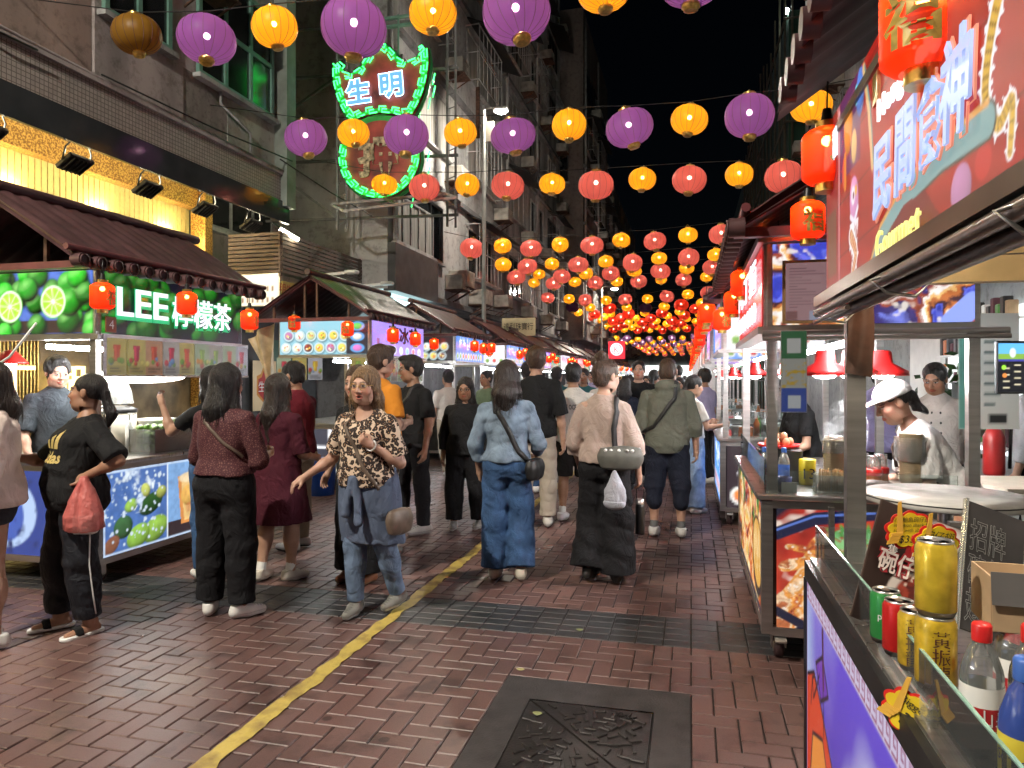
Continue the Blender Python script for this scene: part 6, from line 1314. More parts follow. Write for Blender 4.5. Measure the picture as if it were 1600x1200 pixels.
# --- the rest of both rows
colr = [(95, 140, 220), (200, 60, 60), (120, 190, 210), (225, 225, 235), (150, 110, 210), (210, 150, 60), (70, 150, 110)]; cname = ['blue', 'red', 'aqua', 'white', 'violet', 'amber', 'green']; ordn = ['third', 'fourth', 'fifth', 'sixth', 'seventh', 'eighth', 'ninth', 'tenth', 'eleventh', 'twelfth', 'thirteenth', 'fourteenth', 'fifteenth']
rgs = random.Random(77)
bk = stall('food stall behind the lemon tea stall, its plain blue sign facing the street', -1, XL, -1.3, .75, dict(header=pic_board(1.9, .48, 12, 7, (95, 140, 220)), front=pic_board(1.9, .66, 12, 8, (95, 140, 220))), 0)  # out-of-view stall put in to light the people and paving
ys = [12.9]+[16.7+3.75*k for k in range(11)]
for k, y in enumerate(ys):
    c = (0 if k == 0 else rgs.randrange(7)); n = 45 if k < 3 else 16; e = pic_bowls(1.39, .48, n, 30+k, (40, 36, 40)) if k == 0 else pic_board(1.39, .48, n, 30+k, colr[(c+3) % 7])
    t = stall('food stall with %s lit sign, %s along the lemon tea row' % (cname[c], ordn[k]), -1, XL+.02*math.sin(k), y, y+2.0, dict(header=pic_board(1.86, .48, n, 50+k, colr[c], (30, 50, 140) if c == 3 else (245, 245, 255)), header_end=e, front=pic_board(1.86, .66, n, 90+k, colr[(c+2) % 7])), 1 if k < 4 else 0, group='food stalls down the left row')
    for q in range(4 if k < 6 else 3):
        p = (XL+.22, y-.1+q*(.62 if k < 6 else .8), 2.22+.05*math.sin(q*3+k)) if q else (XL-.35, y-.22, 2.24); eave_lantern(p, rgs.uniform(0, 6), 'small red paper lantern hung on the %s stall of the lemon tea row' % ordn[k], 'red lanterns down the left row', 1.05, k < 2)
# ================================================================ right hand shops
rs = thing('right_shopfront', 'shopfront with white tiles and lit shelves behind the noodle stall', 'shop'); XS = 3.4
bld_box(rs, 'wall', wall_mat('pale_shop_tiles', (.40, .41, .41), .3), XS, XS+.5, -6, 27, 0, 3.15); bld_box(rs, 'canopy', MT['conc_d'], 2.7, XS, -6, 27, 3.0, 3.14)
b = MB(); b.box((XS-.06, 9.4, 1.55), (.1, 2.2, 1.6)); b.build('lit_shelf_back', emit('shop_interior_glow', (.85, .95, 1), .7), rs)
b = MB(); rgx = random.Random(5)
for k in range(5): b.box((XS-.16, 9.4, .85+k*.34), (.2, 2.2, .025))
b.build('shelf', MT['white'], rs)
for k in range(5):
    for i in range(17):
        if rgx.random() < .25: continue
        b = MB(); h_ = rgx.uniform(.1, .26); b.box((XS-.18, 8.4+i*.125, .865+k*.34+h_/2), (.1, .09, h_), bev=.01); b.build('boxed_goods', rgx.choice([MT['txt_item1'], MT['white'], MT['darkmetal'], MT['txt_item2'], MT['card'], MT['maroon']]), rs)
b = MB(); b.box((XS-.05, 6.6, 1.3), (.08, 1.1, 2.4)); b.build('door', MT['brownplastic'], rs); b = MB(); b.box((XS-.05, 11.6, 1.4), (.06, 1.4, 2.2)); b.build('white_door', MT['white'], rs)
for (u, v, D, w, h, c, lb) in ((1545, 580, 4.9, .42, .80, (90, 150, 140), 'green and white plastic notice sheet hung beside the steel post'), (1513, 640, 6.4, .3, .5, (190, 195, 195), 'white printed sheet pinned on the tiled shop wall')):
    p = at(u, v, D); pc = Pic(w, h, 80, lin(210, 215, 210), int(u)); pc.rect(0, 0, w*.35, h, lin(*c)); [pc.rect(w*.42, h*(.2+.09*k), w*(.6+.3*((k*7) % 3)/3), h*(.225+.09*k), lin(90, 110, 110)) for k in range(8)]; pc.rect(w*.5, h*.05, w*.8, h*.13, lin(30, 30, 30)); o = pc.place('notice_sheet', (0, 0, 0), (CA, SA, 0), UP, MT['print']); o.location = p; tag(o, lb, 'notice')
t = thing('menu_screen', 'upright black screen showing a landscape and menu, hung at the shop', 'screen', at(1581, 574, 4.4)); b = MB(); b.box((0, .02, 0), (.19, .03, .33), YAW, bev=.006); b.build('casing', MT['black'], t)
pc = Pic(.17, .30, 220, lin(12, 14, 22), 2); pc.rect(0, .2, .17, .3, lin(90, 170, 225)); pc.rect(0, .2, .17, .235, lin(120, 160, 60)); pc.ell(.09, .24, .02, .03, lin(200, 210, 200)); pc.rect(0, .188, .17, .2, lin(60, 60, 150)); [pc.rect(.03+.07*(k % 2), .02+.02*k, .07+.07*(k % 2), .028+.02*k, lin(200, 190, 160)) for k in range(8)]; pc.ell(.035, .15, .014, None, lin(150, 220, 60)); pc.ell(.04, .10, .014, None, lin(210, 130, 60)); pc.place('display', (SA*.003, -.0, 0), (CA, SA, 0), UP, print_mat('screen_print', .45), t)
t = thing('fire_extinguisher', 'red fire extinguisher with black hose on the quilted silver box', 'extinguisher', at(1553, 738, 5.2)); t.location.z -= .02; b = MB(); b.lathe([(0, 0), (.065, 0), (.07, .02), (.07, .28), (.05, .33), (.02, .35), (.02, .38), (0, .38)], n=20); b.build('cylinder', mat('red_extinguisher_paint', (.35, .02, .02), .3), t); b = MB(); b.tube([(0, 0, .38), (.06, 0, .42), (.11, 0, .34), (.1, 0, .05)], .012, 6); b.box((.0, 0, .4), (.03, .10, .03)); b.build('hose', MT['black'], t)
t = thing('quilted_box', 'low box wrapped in quilted silver insulation behind the noodle stall', 'box', (2.5, 5.35, 0), R(10)); b = MB(); 
def quilt(a, c, n=7): return .018*(abs(math.sin(n*PI*(a+c)))*abs(math.sin(n*PI*(a-c))))**.5
b.sheet(lambda a, c: (-.65+1.3*a, -.35-quilt(a, c*.6), .82*c), 40, 24); b.sheet(lambda a, c: (-.65-quilt(a*.6, c*.6), -.35+.7*a, .82*c), 24, 24); b.sheet(lambda a, c: (-.65+1.3*a, -.35+.7*c, .82+quilt(a, c*.5)*.6), 30, 16); b.build('cover', mat('silver_quilt', (.62, .62, .62), .28, .8, .1, 20), t); b = MB(); [b.box((-.1, 0, .86+.035*k), (1.2, .62, .03)) for k in range(2)]; b.build('lid_board', MT['cream'], t)
t = thing('potted_plant', 'leafy green plant behind the stall beside the chefs', 'plant', (2.35, 7.4, 0)); b = MB(); b.lathe([(0, 0), (.16, 0), (.2, .35), (0, .35)], n=16); b.build('pot', MT['brownplastic'], t); b = MB(); b.tube([(0, 0, .3), (.02, .02, 1.0)], .02, 5); b.build('stem', MT['bamboo'], t); b = MB(); rgx = random.Random(2)
for i in range(150):
    c = Vector((rgx.gauss(0, .18), rgx.gauss(0, .18), 1.25+rgx.gauss(0, .24))); d = Vector((rgx.gauss(0, 1), rgx.gauss(0, 1), rgx.gauss(.2, .6))).normalized(); e = d.orthogonal().normalized()*.03; b.add([c, c+d*.06+e, c+d*.14, c+d*.06-e], [(0, 1, 2, 3)], True)
b.build('foliage', mat('glossy_leaf', (.04, .11, .03), .4, 0, .4, 9), t)

# ================================================================ noodle stall with the soup picture
XR2 = .38
pn = pic_food(1.90, .66, 85, 12, [lin(60, 20, 25), lin(190, 60, 30), lin(235, 150, 60), lin(250, 225, 170), lin(240, 190, 90), lin(150, 40, 25)], 9); pn.bl(np.clip((pn.noise(7)-.58)*7, 0, 1), lin(50, 120, 40)); pn.rect(0, 0, 1.9, .05, lin(40, 40, 60)); pn.ell(1.55, .3, .33, .24, lin(25, 25, 35)); pn.ell(1.55, .32, .29, .2, lin(225, 170, 80))
for k in range(26): x = 1.3+.5*random.random(); pn.line([(x, .18+.3*random.random()), (x+.12*random.random(), .2+.3*random.random())], .012, lin(250, 225, 170))
W_ = 1.0
pe = Pic(.96, .66, 190, lin(20, 22, 45), 5); sp_ = pic_food(.96, .66, 190, 31, SOUP, 3); msk = np.clip((1-np.hypot((pe.X-.30)/.40, (pe.Y-.38)/.36))*12, 0, 1); pe.img = pe.img*(1-msk[..., None])+sp_.img*msk[..., None]
cr_ = pic_food(.96, .66, 190, 33, [lin(120, 50, 35), lin(190, 95, 50), lin(225, 150, 70), lin(240, 205, 165), lin(180, 100, 60), lin(215, 165, 120)], 12, .3)
for (pts, wd) in (([(.0, .05), (.10, .13), (.19, .27), (.26, .44)], .20), ([(.04, .34), (.14, .36), (.22, .34)], .07), ([(.06, .45), (.16, .44)], .045)):
    d = np.full(pe.X.shape, 9.0)
    for (x0, y0), (x1, y1) in zip(pts[:-1], pts[1:]): vx_, vy_ = x1-x0, y1-y0; tt = np.clip(((pe.X-x0)*vx_+(pe.Y-y0)*vy_)/(vx_*vx_+vy_*vy_), 0, 1); d = np.minimum(d, np.hypot(pe.X-x0-tt*vx_, pe.Y-y0-tt*vy_))
    m_ = np.clip((wd/2-d+.02*(pe.noise(16)-.5))/.006, 0, 1); pe.img = pe.img*(1-m_[..., None])+cr_.img*m_[..., None]
rgl = random.Random(8)
for k in range(46):
    x, y, a = .36+rgl.gauss(0, .05), .40+rgl.gauss(0, .10), rgl.uniform(0, 6.28); pe.ell(x, y, .045, .012, lin(*rgl.choice([(110, 190, 90), (160, 225, 140), (80, 160, 70)])), a); pe.line([(x, y), (x+.05*math.cos(a), y+.05*math.sin(a))], .004, lin(190, 240, 190))
pe.rect(.58, 0, .96, .66, lin(150, 45, 35)); pe.ell(.78, .45, .2, .16, lin(225, 205, 215), .3); pe.bl(np.clip((pe.noise(9)-.6)*6, 0, 1)*(pe.X > .58), lin(240, 200, 150)); pe.line([(0, .52), (.2, .61), (.5, .65)], .07, lin(22, 26, 60)); pe.line([(0, .54), (.2, .625), (.5, .655)], .012, lin(90, 120, 200)); pe.line([(0, .09), (.14, .02), (.5, .015)], .05, lin(22, 24, 50))
hf = pic_food(1.0, .45, 150, 41, [lin(60, 70, 190), lin(95, 105, 215), lin(70, 40, 50), lin(190, 110, 60), lin(240, 190, 120), lin(250, 240, 235), lin(150, 70, 50), lin(60, 50, 110), lin(120, 130, 225)], 6, .22); hf.line([(.9, .0), (1.0, .1)], .12, lin(150, 170, 250))
hr = Pic(1.9, .45, 70, lin(215, 30, 30), 2)
n2s = stall('noodle stall with a red soup picture, red sign and chefs working inside', 1, XR2, 4.18, 6.2, dict(front=pn, end=pe, header=hr, header_end=hf, mp=print_mat('noodle_panel_print', .27), me=print_mat('noodle_sign_print', .30), m=print_mat('noodle_red_print', .26)), 2, depth=1.12, zh=(1.87, 2.34), roofz=(2.36, 2.95), lamp=5.5)
text('sign_lettering', '阿丁麵', .3, MT['txt_white'], (-.01, 1.0, 2.2), (0, -1, 0), UP, n2s, w=1.5, h=.2, offset=.006, extrude=.004); text('sign_lettering', '6001 0000', .2, MT['txt_white'], (-.01, 1.0, 1.98), (0, -1, 0), UP, n2s, w=1.5, h=.12, offset=.004, extrude=.004)
b = MB(); b.box((.36, .0, .53), (.03, .03, .7)); b.box((.86, .0, .53), (.03, .03, .7)); b.build('panel_divider', MT['steel'], n2s)
b = MB(); b.cyl((-.0, -.03, 1.83), (1.2, -.03, 1.83), .018, n=8); b.cyl((0, -.05, 1.80), (1.2, -.05, 1.80), .012, n=8); b.build('awning_roll', MT['steel'], n2s)
for k, d in enumerate((.42, .60, .80)):
    b = MB(); b.lathe([(.045, .13), (.055, .12), (.062, .05), (.15, .0), (.155, -.03), (.148, -.028), (.055, .04)], (d, .55+.12*k, 1.63), 28); pl = b.build('pendant_lamp', MT['lampred'] if 'lampred' in MT else MT.setdefault('lampred', mat('red_metal_lampshade', (.60, .015, .015), .35)), n2s); b = MB(); b.lathe([(0, -.05), (.05, -.045), (.08, -.02), (.08, 0)], (d, .55+.12*k, 1.63), 18); b.build('bulb', emit('heat_lamp_%d' % k, (1, .96, .9), 26), pl)
b = MB(); b.box((.55, .35, 1.845), (1.0, .6, .02)); b.build('ceiling_panel', MT['roof_red'], n2s)
# framed notice hung at the corner of the stall
t = thing('framed_notice', 'pink printed notice in a thin brown frame on the noodle stall sign', 'notice', (XR2+.10, 4.10, 1.88)); fw, fh = .26, .34
pc = Pic(fw-.03, fh-.03, 200, lin(205, 160, 165), 3); [pc.rect(.02, .07+.016*k, .04+.16*((k*5) % 7)/7+.02, .073+.016*k, lin(130, 90, 100)) for k in range(14)]; pc.rect(.12, .0, .23, .05, lin(200, 205, 230)); pc.rect(0, 0, .06, .05, lin(160, 110, 110)); pc.place('sheet', (fw/2, -.012, fh/2), (1, 0, 0), UP, print_mat('notice_print', .1), t)  # paper notice made to glow slightly, no lamp in it
b = MB(); b.box((fw/2, 0, .008), (fw, .02, .016)); b.box((fw/2, 0, fh-.008), (fw, .02, .016)); b.box((.008, 0, fh/2), (.016, .019, fh-.03)); b.box((fw-.008, 0, fh/2), (.016, .019, fh-.03)); b.build('frame', mat('brown_frame', (.22, .12, .05), .5), t)
t = thing('payment_sign', 'tall green, white and blue payment sign with blank panels on the stall corner', 'sign', (XR2+.16, 4.12, 1.40)); pc = Pic(.13, .44, 260, lin(190, 190, 180), 3); pc.rect(0, .29, .13, .44, lin(40, 120, 70)); pc.rect(.03, .32, .10, .40, lin(225, 225, 220)); pc.rect(0, 0, .13, .13, lin(40, 80, 180)); pc.rect(.035, .02, .10, .09, lin(220, 225, 230)); pc.bl(np.clip((pc.noise(60, 2)-.52)*6, 0, 1)*(pc.Y > .13)*(pc.Y < .27), lin(220, 180, 40)); pc.place('face', (0, -.008, .22), (1, 0, 0), UP, print_mat('payment_print', .08), t); b = MB(); b.box((0, 0, .22), (.134, .012, .445)); b.build('plate', MT['steel'], t)  # sign face given a slight glow, it is no light box
# glass guard on its counter
b = MB(); b.box((.02, 1.0, 1.03), (.008, 1.95, .2)); b.box((.5, .02, 1.0), (.96, .008, .14)); b.build('glass_guard', MT['glass'], n2s)
C2 = Vector((XR2, 4.18, .942))
def bottle(label, p, h=.22, r=.033, cap=None, lab=None, body=None, grp=None, liquid=None):
    t = thing('bottle', label, 'bottle', p, 0, grp); s = h/.22
    b = MB(); b.lathe([(0, .004), (r*.8, 0), (r*.95, .006*s), (r, .02*s), (r*.96, .04*s), (r, .05*s), (r, .135*s), (r*.94, .15*s), (r*.62, .182*s), (r*.42, .192*s), (r*.40, .205*s), (0, .206*s)], n=22, wob=lambda a, z: 1+(.018*math.cos(5*a) if z < .03*s else 0)); b.build('flask', body or MT['film'], t)
    if lab: b = MB(); b.lathe([(r*1.012, .055*s), (r*1.012, .125*s)], n=22); b.f = [f for f in b.f if len(f) == 4]; b.m = b.m[:len(b.f)]; b.sm = b.sm[:len(b.f)]; b.build('label', lab, t)
    b = MB(); b.lathe([(r*.46, .196*s), (r*.47, .198*s), (r*.47, .222*s), (r*.40, .226*s), (0, .226*s)], n=22); b.build('cap', cap or MT['white'], t); return t
def can(label, p, m, r=.033, h=.125, grp=None, rz=0, txt=None):
    t = thing('drink_can', label, 'can', p, rz, grp); b = MB(); b.lathe([(r*.80, .004), (r*.84, .0), (r, .012), (r, h-.014), (r*.86, h-.004)], n=26); b.f = [f for f in b.f if len(f) == 4]; b.m = b.m[:len(b.f)]; b.sm = b.sm[:len(b.f)]; b.build('body', m, t); b = MB(); b.lathe([(r*.86, h-.005), (r*.87, h), (r*.82, h), (r*.80, h-.005), (0, h-.005)], n=26); b.box((0, .006, h-.003), (.014, .022, .003)); b.build('lid', MT['steel'], t); b = MB(); b.lathe([(0, .006), (r*.78, .006), (r*.8, 0), (r*.84, 0), (r, .012)], n=26); b.build('base', MT['steel'], t)
    if txt: 
        o = text('lettering', txt[0], txt[1], txt[2], (0, 0, 0), (1, 0, 0), UP, t, line=.95); me = o.data; co = np.empty(len(me.vertices)*3); me.vertices.foreach_get('co', co); co = co.reshape(-1, 3); a = co[:, 0]/r-.25; co = np.stack([r*1.012*np.sin(a), -r*1.012*np.cos(a), co[:, 2]+h*.5], 1); me.vertices.foreach_set('co', co.ravel()); me.update()
    return t
MT['cola'] = mat('cola_red', (.50, .015, .015), .3, .2); MT['bluewrap'] = mat('blue_water_label', (.05, .14, .5), .4)
can('red cola can beside blue topped water bottles on the noodle stall', C2+Vector((.075, .22, 0)), MT['cola'], txt=('Cola', .05, MT['white']), rz=R(10)); bottle('blue capped water bottle behind the red cola can', C2+Vector((.05, .36, 0)), cap=MT['bluewrap'], lab=MT['bluewrap']); bottle('blue labelled water bottle beside the red cola can and steel post', C2+Vector((.16, .36, 0)), cap=MT['bluewrap'], lab=MT['bluewrap'])
t = thing('condensed_milk_tin', 'yellow tin with number 3 on the noodle stall counter', 'tin', C2+Vector((.30, .42, 0)), R(5)); b = MB(); b.lathe([(0, 0), (.048, 0), (.048, .15), (.045, .153), (0, .15)], n=22); b.build('tin', mat('yellow_tin_paint', (.62, .50, .02), .35), t); text('number', '13', .09, MT['black'], (.0, -.0495, .07), (1, 0, 0), UP, t)
t = thing('bowl_stack', 'tall stack of cream paper bowls wrapped in film on the counter', 'bowls', C2+Vector((.44, .36, 0))); b = MB(); b.lathe([(.042, 0), (.062, .055), (.065, .057), (.060, .055), (.040, .004)], n=22); me = b.mesh('bowl', mat('cream_paper_bowl', (.55, .47, .33), .6))
for q in range(16): obj('bowl', me, t, (0, 0, q*.0145))
b = MB(); b.lathe([(.068, .20), (.066, .27), (.05, .30), (.03, .305)], n=18, wob=lambda a, z: 1+.05*math.sin(6*a+z*60), caps=False); b.build('film_wrap', MT['film'], t)
t = thing('bowl_stack', 'cream bowl stack in crumpled film held by the woman in apron', 'bowls', C2+Vector((.86, .40, 0)))
for q in range(20): obj('bowl', me, t, (0, 0, q*.0138))
b = MB(); b.lathe([(.075, .16), (.088, .2), (.08, .27), (.09, .30)], n=18, wob=lambda a, z: 1+.12*math.sin(7*a+z*50), caps=False); b.build('film_wrap', MT['film'], t)
t = thing('skewer_box', 'clear box of wooden chopsticks and skewers on the noodle counter', 'box', C2+Vector((.37, .12, 0))); b = MB(); [b.box((e*.075, 0, .05), (.006, .09, .1)) for e in (1, -1)]; [b.box((0, e*.045, .05), (.15, .006, .1)) for e in (1, -1)]; b.build('clear_box', MT['film'], t); b = MB(); 
for i in range(46): x, y = rgl.uniform(-.065, .065), rgl.uniform(-.035, .035); b.cyl((x, y, .01), (x+rgl.uniform(-.006, .006), y, .115+rgl.uniform(0, .02)), .0032, n=5)
e = b.build('skewers', mat('bamboo_skewer', (.50, .32, .14), .6), t); e['kind'] = 'stuff'
for k, (x, y, lb) in enumerate(((.60, .40, 'round red lidded jar of chilli sauce beside the bowl stack'), (.69, .36, 'second red lidded sauce jar beside the apron woman'), (.63, .25, 'small amber sauce jar in front of red lidded jars'))):
    t = thing('sauce_jar', lb, 'jar', C2+Vector((x, y, 0))); b = MB(); b.lathe([(0, 0), (.042, 0), (.042, .09), (0, .09)], n=18); b.build('jar_body', (mat('chilli_sauce_%d' % k, (.38, .10, .02), .3)), t); b = MB(); b.lathe([(.046, .09), (.046, .12), (.04, .125), (.0, .125)], n=18); b.build('lid', MT['lampred'], t); b = MB(); b.lathe([(.036, .125), (.036, .20), (0, .20)], n=16); b.build('glass_cup', MT['film'], t)
MT['egg'] = mat('brown_egg', (.42, .20, .11), .45); b = MB(); b.ball((0, 0, 0), (.022, .022, .028), 12, 8); me = b.mesh('egg', MT['egg'])
t = thing('egg_tray', 'raised dark tray holding brown eggs by the noodle stall corner', 'tray', C2+Vector((.16, .62, 0))); b = MB(); b.box((0, 0, .10), (.26, .22, .20), bev=.01); b.build('stand', MT['darkmetal'], t); b = MB(); b.lathe([(0, .205), (.12, .205), (.13, .225), (.125, .225), (.11, .21), (0, .21)], n=20); b.build('dish', MT['lampred'], t)
for i, (x, y, z) in enumerate(((-.07, -.03, 0), (-.02, -.05, 0), (.04, -.04, 0), (-.04, .02, 0), (.02, .03, 0), (.07, .02, 0), (-.02, -.01, .035), (.03, -.005, .035))): o = obj('egg', me); o.location = t.location+Vector((x, y, .238+z)); tag(o, 'brown egg heaped on the red dish at the noodle stall', 'egg', 'eggs on the red dish')
t = thing('meat_tray', 'steel tray with a cut of grey meat on the noodle counter', 'tray', C2+Vector((.60, .12, 0))); b = MB(); b.box((0, 0, .006), (.28, .13, .012)); b.build('tray', MT['steel_h'], t); b = MB(); b.ball((0, 0, .045), (.12, .05, .035), 16, 10); b.build('meat', mat('grey_meat', (.20, .13, .11), .45, 0, .4, 18, bump=.4, bscale=30), t)
t = thing('paper_cup', 'dark blue paper cup and folded white card by the stall corner', 'cup', C2+Vector((.13, .09, 0))); b = MB(); b.lathe([(0, 0), (.032, 0), (.042, .085), (.039, .085), (.03, .004)], n=20); b.build('cup_body', mat('navy_paper', (.02, .03, .16), .4), t); b = MB(); b.box((.02, -.045, .03), (.08, .004, .06)); b.build('card', MT['white'], t)

m, N, L, pb = _nt('steam'); out = N['Material Output']; N.remove(pb); pv = N.new('ShaderNodeVolumePrincipled'); tcv = N.new('ShaderNodeTexCoord'); nv = N.new('ShaderNodeTexNoise'); nv.inputs['Scale'].default_value = 9; nv.inputs['Detail'].default_value = 3; nv.inputs['Distortion'].default_value = 1.5; L.new(tcv.outputs['Object'], nv.inputs['Vector']); rv = N.new('ShaderNodeMapRange'); rv.inputs[1].default_value = .48; rv.inputs[2].default_value = .75; rv.inputs[4].default_value = 9.0; L.new(nv.outputs['Fac'], rv.inputs[0]); L.new(rv.outputs[0], pv.inputs['Density']); pv.inputs['Color'].default_value = (.9, .92, .95, 1); L.new(pv.outputs[0], out.inputs['Volume'])
t = thing('steam', 'faint white steam rising from the pots inside the noodle stall', 'steam', C2+Vector((.60, .85, .30)), 0); b = MB(); b.ball((0, 0, 0), (.14, .12, .22), 16, 10); b.build('steam_cloud', m, t)
# ================================================================ bar table between the stalls
p = at(1478, 772, 3.25); t = thing('bar_table', 'round white bar table on a steel pole between the two stalls', 'table', (p.x, p.y, 0)); b = MB(); b.lathe([(0, p.z), (.34, p.z), (.345, p.z-.006), (.345, p.z-.032), (.335, p.z-.036), (0, p.z-.036)], n=48); b.build('table_top', mat('scratched_white_laminate', (.58, .58, .56), .22, 0, .12, 9, rvar=.1), t); b = MB(); b.lathe([(.346, p.z-.008), (.348, p.z-.012), (.346, p.z-.014)], n=48); b.build('edge_trim', MT['black'], t); b = MB(); b.cyl((0, 0, .02), (0, 0, p.z-.036), .03, n=14); b.build('pole', MT['steel'], t); b = MB(); b.lathe([(0, 0), (.24, 0), (.24, .015), (.05, .03), (0, .03)], n=28); b.build('foot', MT['steel'], t)

# ================================================================ far right stalls
ysr = [7.95]+[11.9+3.75*k for k in range(12)]
for k, y in enumerate(ysr):
    c = (0, 4, 1, 3, 5, 2, 1, 0, 5, 4, 2, 1, 3)[k]; n = 45 if k < 2 else 14
    t = stall('food stall with %s lit sign, %s along the noodle row' % (cname[c], ordn[k]), 1, .30-.02*k, y, y+2.0, dict(header=pic_board(1.86, .48, n, 150+k, (110, 130, 225) if k == 0 else colr[c]), header_end=pic_board(.98, .48, n, 130+k, colr[(c+3) % 7], (200, 40, 40)), front=pic_board(1.86, .66, n, 190+k, (90, 150, 230)), end=pic_board(.98, .66, n, 170+k, (50, 40, 45))), 1 if k < 3 else 0, depth=1.12, group='food stalls down the right row', zh=(1.9, 2.38), roofz=(2.4, 2.98))
    if k < 3:
        for q, d in enumerate((.4, .75)):
            b = MB(); b.lathe([(.045, .13), (.062, .05), (.15, .0), (.155, -.03), (.055, .04)], (d, .5+.3*q, 1.64), 20); pl = b.build('pendant_lamp', MT['lampred'], t); b = MB(); b.ball((d, .5+.3*q, 1.61), (.07, .07, .03), 12, 6); b.build('bulb', MT['lamp_white'], pl)
        b = MB(); b.box((.45, 1.0, 1.05), (.7, 1.6, .2)); b.build('glass_case', MT['glass'], t)
        for q in range(12): small_item(t, rgx.choice(['bottle', 'tub', 'box']), (.15+.8*rgx.random(), .15+1.7*rgx.random(), .942), rgx)
    for q in range(4 if k < 6 else 3): eave_lantern((.16-.02*k, y-.1+q*(.62 if k < 6 else .8), 2.28+.05*math.sin(q*3+k)), rgs.uniform(0, 6), 'small red paper lantern hung on the %s stall of the noodle row' % ordn[k], 'red lanterns down the right row', 1.1, k < 2)
for (u, v, D, lb) in ((1445, 38, 1.42, 'before the dragon sign characters'), (1292, 245, 2.45, 'at the corner of the dragon sign'), (1262, 345, 3.6, 'beside the pink framed notice, higher of two'), (1216, 408, 4.3, 'beside the pink framed notice, lower of two'), (1160, 443, 5.2, 'over the red sign of the noodle stall'), (1147, 473, 5.9, 'below the next lantern on the noodle stall'), (1128, 500, 6.6, 'at the far end of the noodle stall sign')):
    p = at(u, v, D); eave_lantern(p, R(14 if u == 1262 else (60 if u == 1216 else (35 if u != 1445 else -35))), 'red paper lantern with gold character hanging '+lb, 'red lanterns along the right eaves', 1.0 if D > 2 else 1.0)
# ================================================================ dragon sign stall beside the camera
XN = .41; YN = 2.71
ns_ = thing('dragon_sign_stall', 'stall with red dragon signboard, purple lit panel and steel counter of drinks', 'food stall', (XN, YN, 0)); T0 = ns_
LN = 3.6; DN = 1.35
# local frame: x into the stall, y along the street (0 at the far end, negative towards the camera)
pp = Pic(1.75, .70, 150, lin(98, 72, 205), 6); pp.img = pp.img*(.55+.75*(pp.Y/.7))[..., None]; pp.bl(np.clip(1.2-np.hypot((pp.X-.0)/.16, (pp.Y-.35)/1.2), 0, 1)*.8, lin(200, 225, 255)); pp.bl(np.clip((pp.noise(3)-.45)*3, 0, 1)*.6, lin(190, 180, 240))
for (pts, c) in (([(0, 0), (0, .34), (.05, .40), (.10, .33), (.17, .22), (.24, 0)], (225, 70, 35)), ([(.02, 0), (.04, .2), (.10, .26), (.15, .12), (.18, 0)], (245, 150, 60)), ([(.06, .44), (.10, .50), (.13, .42), (.09, .36)], (120, 60, 190)), ([(.26, 0), (.30, .16), (.36, .28), (.40, .2), (.44, .0)], (215, 45, 45)), ([(.30, 0), (.34, .12), (.38, .18), (.41, 0)], (250, 160, 50))):
    pts = [(x*3.1, y*1.08) for x, y in pts]
    pp.poly(pts, lin(*c)); pp.line(pts+[pts[0]], .014, lin(28, 10, 35))
for (x, y, r, c) in ((.46, .10, .10, (210, 205, 245)), (.60, .16, .12, (225, 225, 250)), (.72, .08, .1, (190, 190, 240)), (.52, .3, .06, (215, 215, 250)), (.9, .2, .14, (215, 200, 245))): pp.ell(x*1.7, y+.08, r*1.7, r*2.0, lin(*c), soft=22)
for (x, y) in ((.62, .06), (.82, .13), (.96, .09), (1.1, .17), (1.3, .12)):
    pp.poly([(x-.035, 0), (x-.045, y*.8), (x-.01, y*1.3), (x, y*2.2), (x+.03, y*1.2), (x+.045, y*.5), (x+.035, 0)], lin(230, 60, 30)); pp.poly([(x-.018, 0), (x-.022, y*.7), (x+.002, y*1.4), (x+.022, y*.5), (x+.018, 0)], lin(250, 190, 50))
for pts in ([(.09, .30), (.12, .40), (.16, .42), (.20, .40), (.25, .46)], [(.30, .62), (.32, .42), (.33, .30)], [(.12, .40), (.14, .34), (.20, .40)]): pp.line(pts, .012, lin(20, 8, 30))
pp.line([(.31, .66), (.325, .45)], .02, lin(90, 20, 60))
def key_border(p, x0, y0, x1, y1, st, c, w):
    n = int((x1-x0)/st)
    for i in range(n):
        x = x0+i*st; p.line([(x, y0), (x+st*.72, y0), (x+st*.72, y1), (x+st*.25, y1), (x+st*.25, (y0+y1)/2), (x+st*.48, (y0+y1)/2)], w, c)
pp.rect(0, .635, 1.75, .70, lin(225, 215, 245)); key_border(pp, 0, .645, 1.75, .69, .055, lin(150, 30, 90), .007); pp.rect(0, 0, .012, .70, lin(190, 160, 210))
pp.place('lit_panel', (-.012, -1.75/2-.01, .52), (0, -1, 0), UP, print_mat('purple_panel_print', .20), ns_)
b = MB(); b.box((-.004, -LN/2, .905), (.03, LN, .06)); b.box((-.006, -.004, .50), (.03, .02, .75)); b.box((-.004, -LN/2, .14), (.03, LN, .05)); b.build('black_frame', MT['darkmetal'], ns_)
b = MB(); b.box((DN/2+.01, -LN/2, .50), (DN, LN, .74)); b.build('cabinet', MT['darkmetal'], ns_)
b = MB(); b.box((DN/2, -LN/2, .925), (DN, LN, .02)); b.box((.018, -LN/2, .938), (.035, LN, .012)); b.box((.11, -LN/2, .936), (.006, LN, .006)); b.build('counter_top', MT['steel_h'], ns_)
b = MB(); b.box((.02, -LN/2, 1.0), (.006, LN, .115)); b.box((.14, -.012, 1.0), (.24, .006, .115)); b.build('glass_guard', MT['glass'], ns_)
b = MB(); b.box((.02, -LN/2, 1.0585), (.0062, LN, .003)); b.build('glass_edge', mat('green_glass_edge', (.25, .42, .36), .15), ns_)
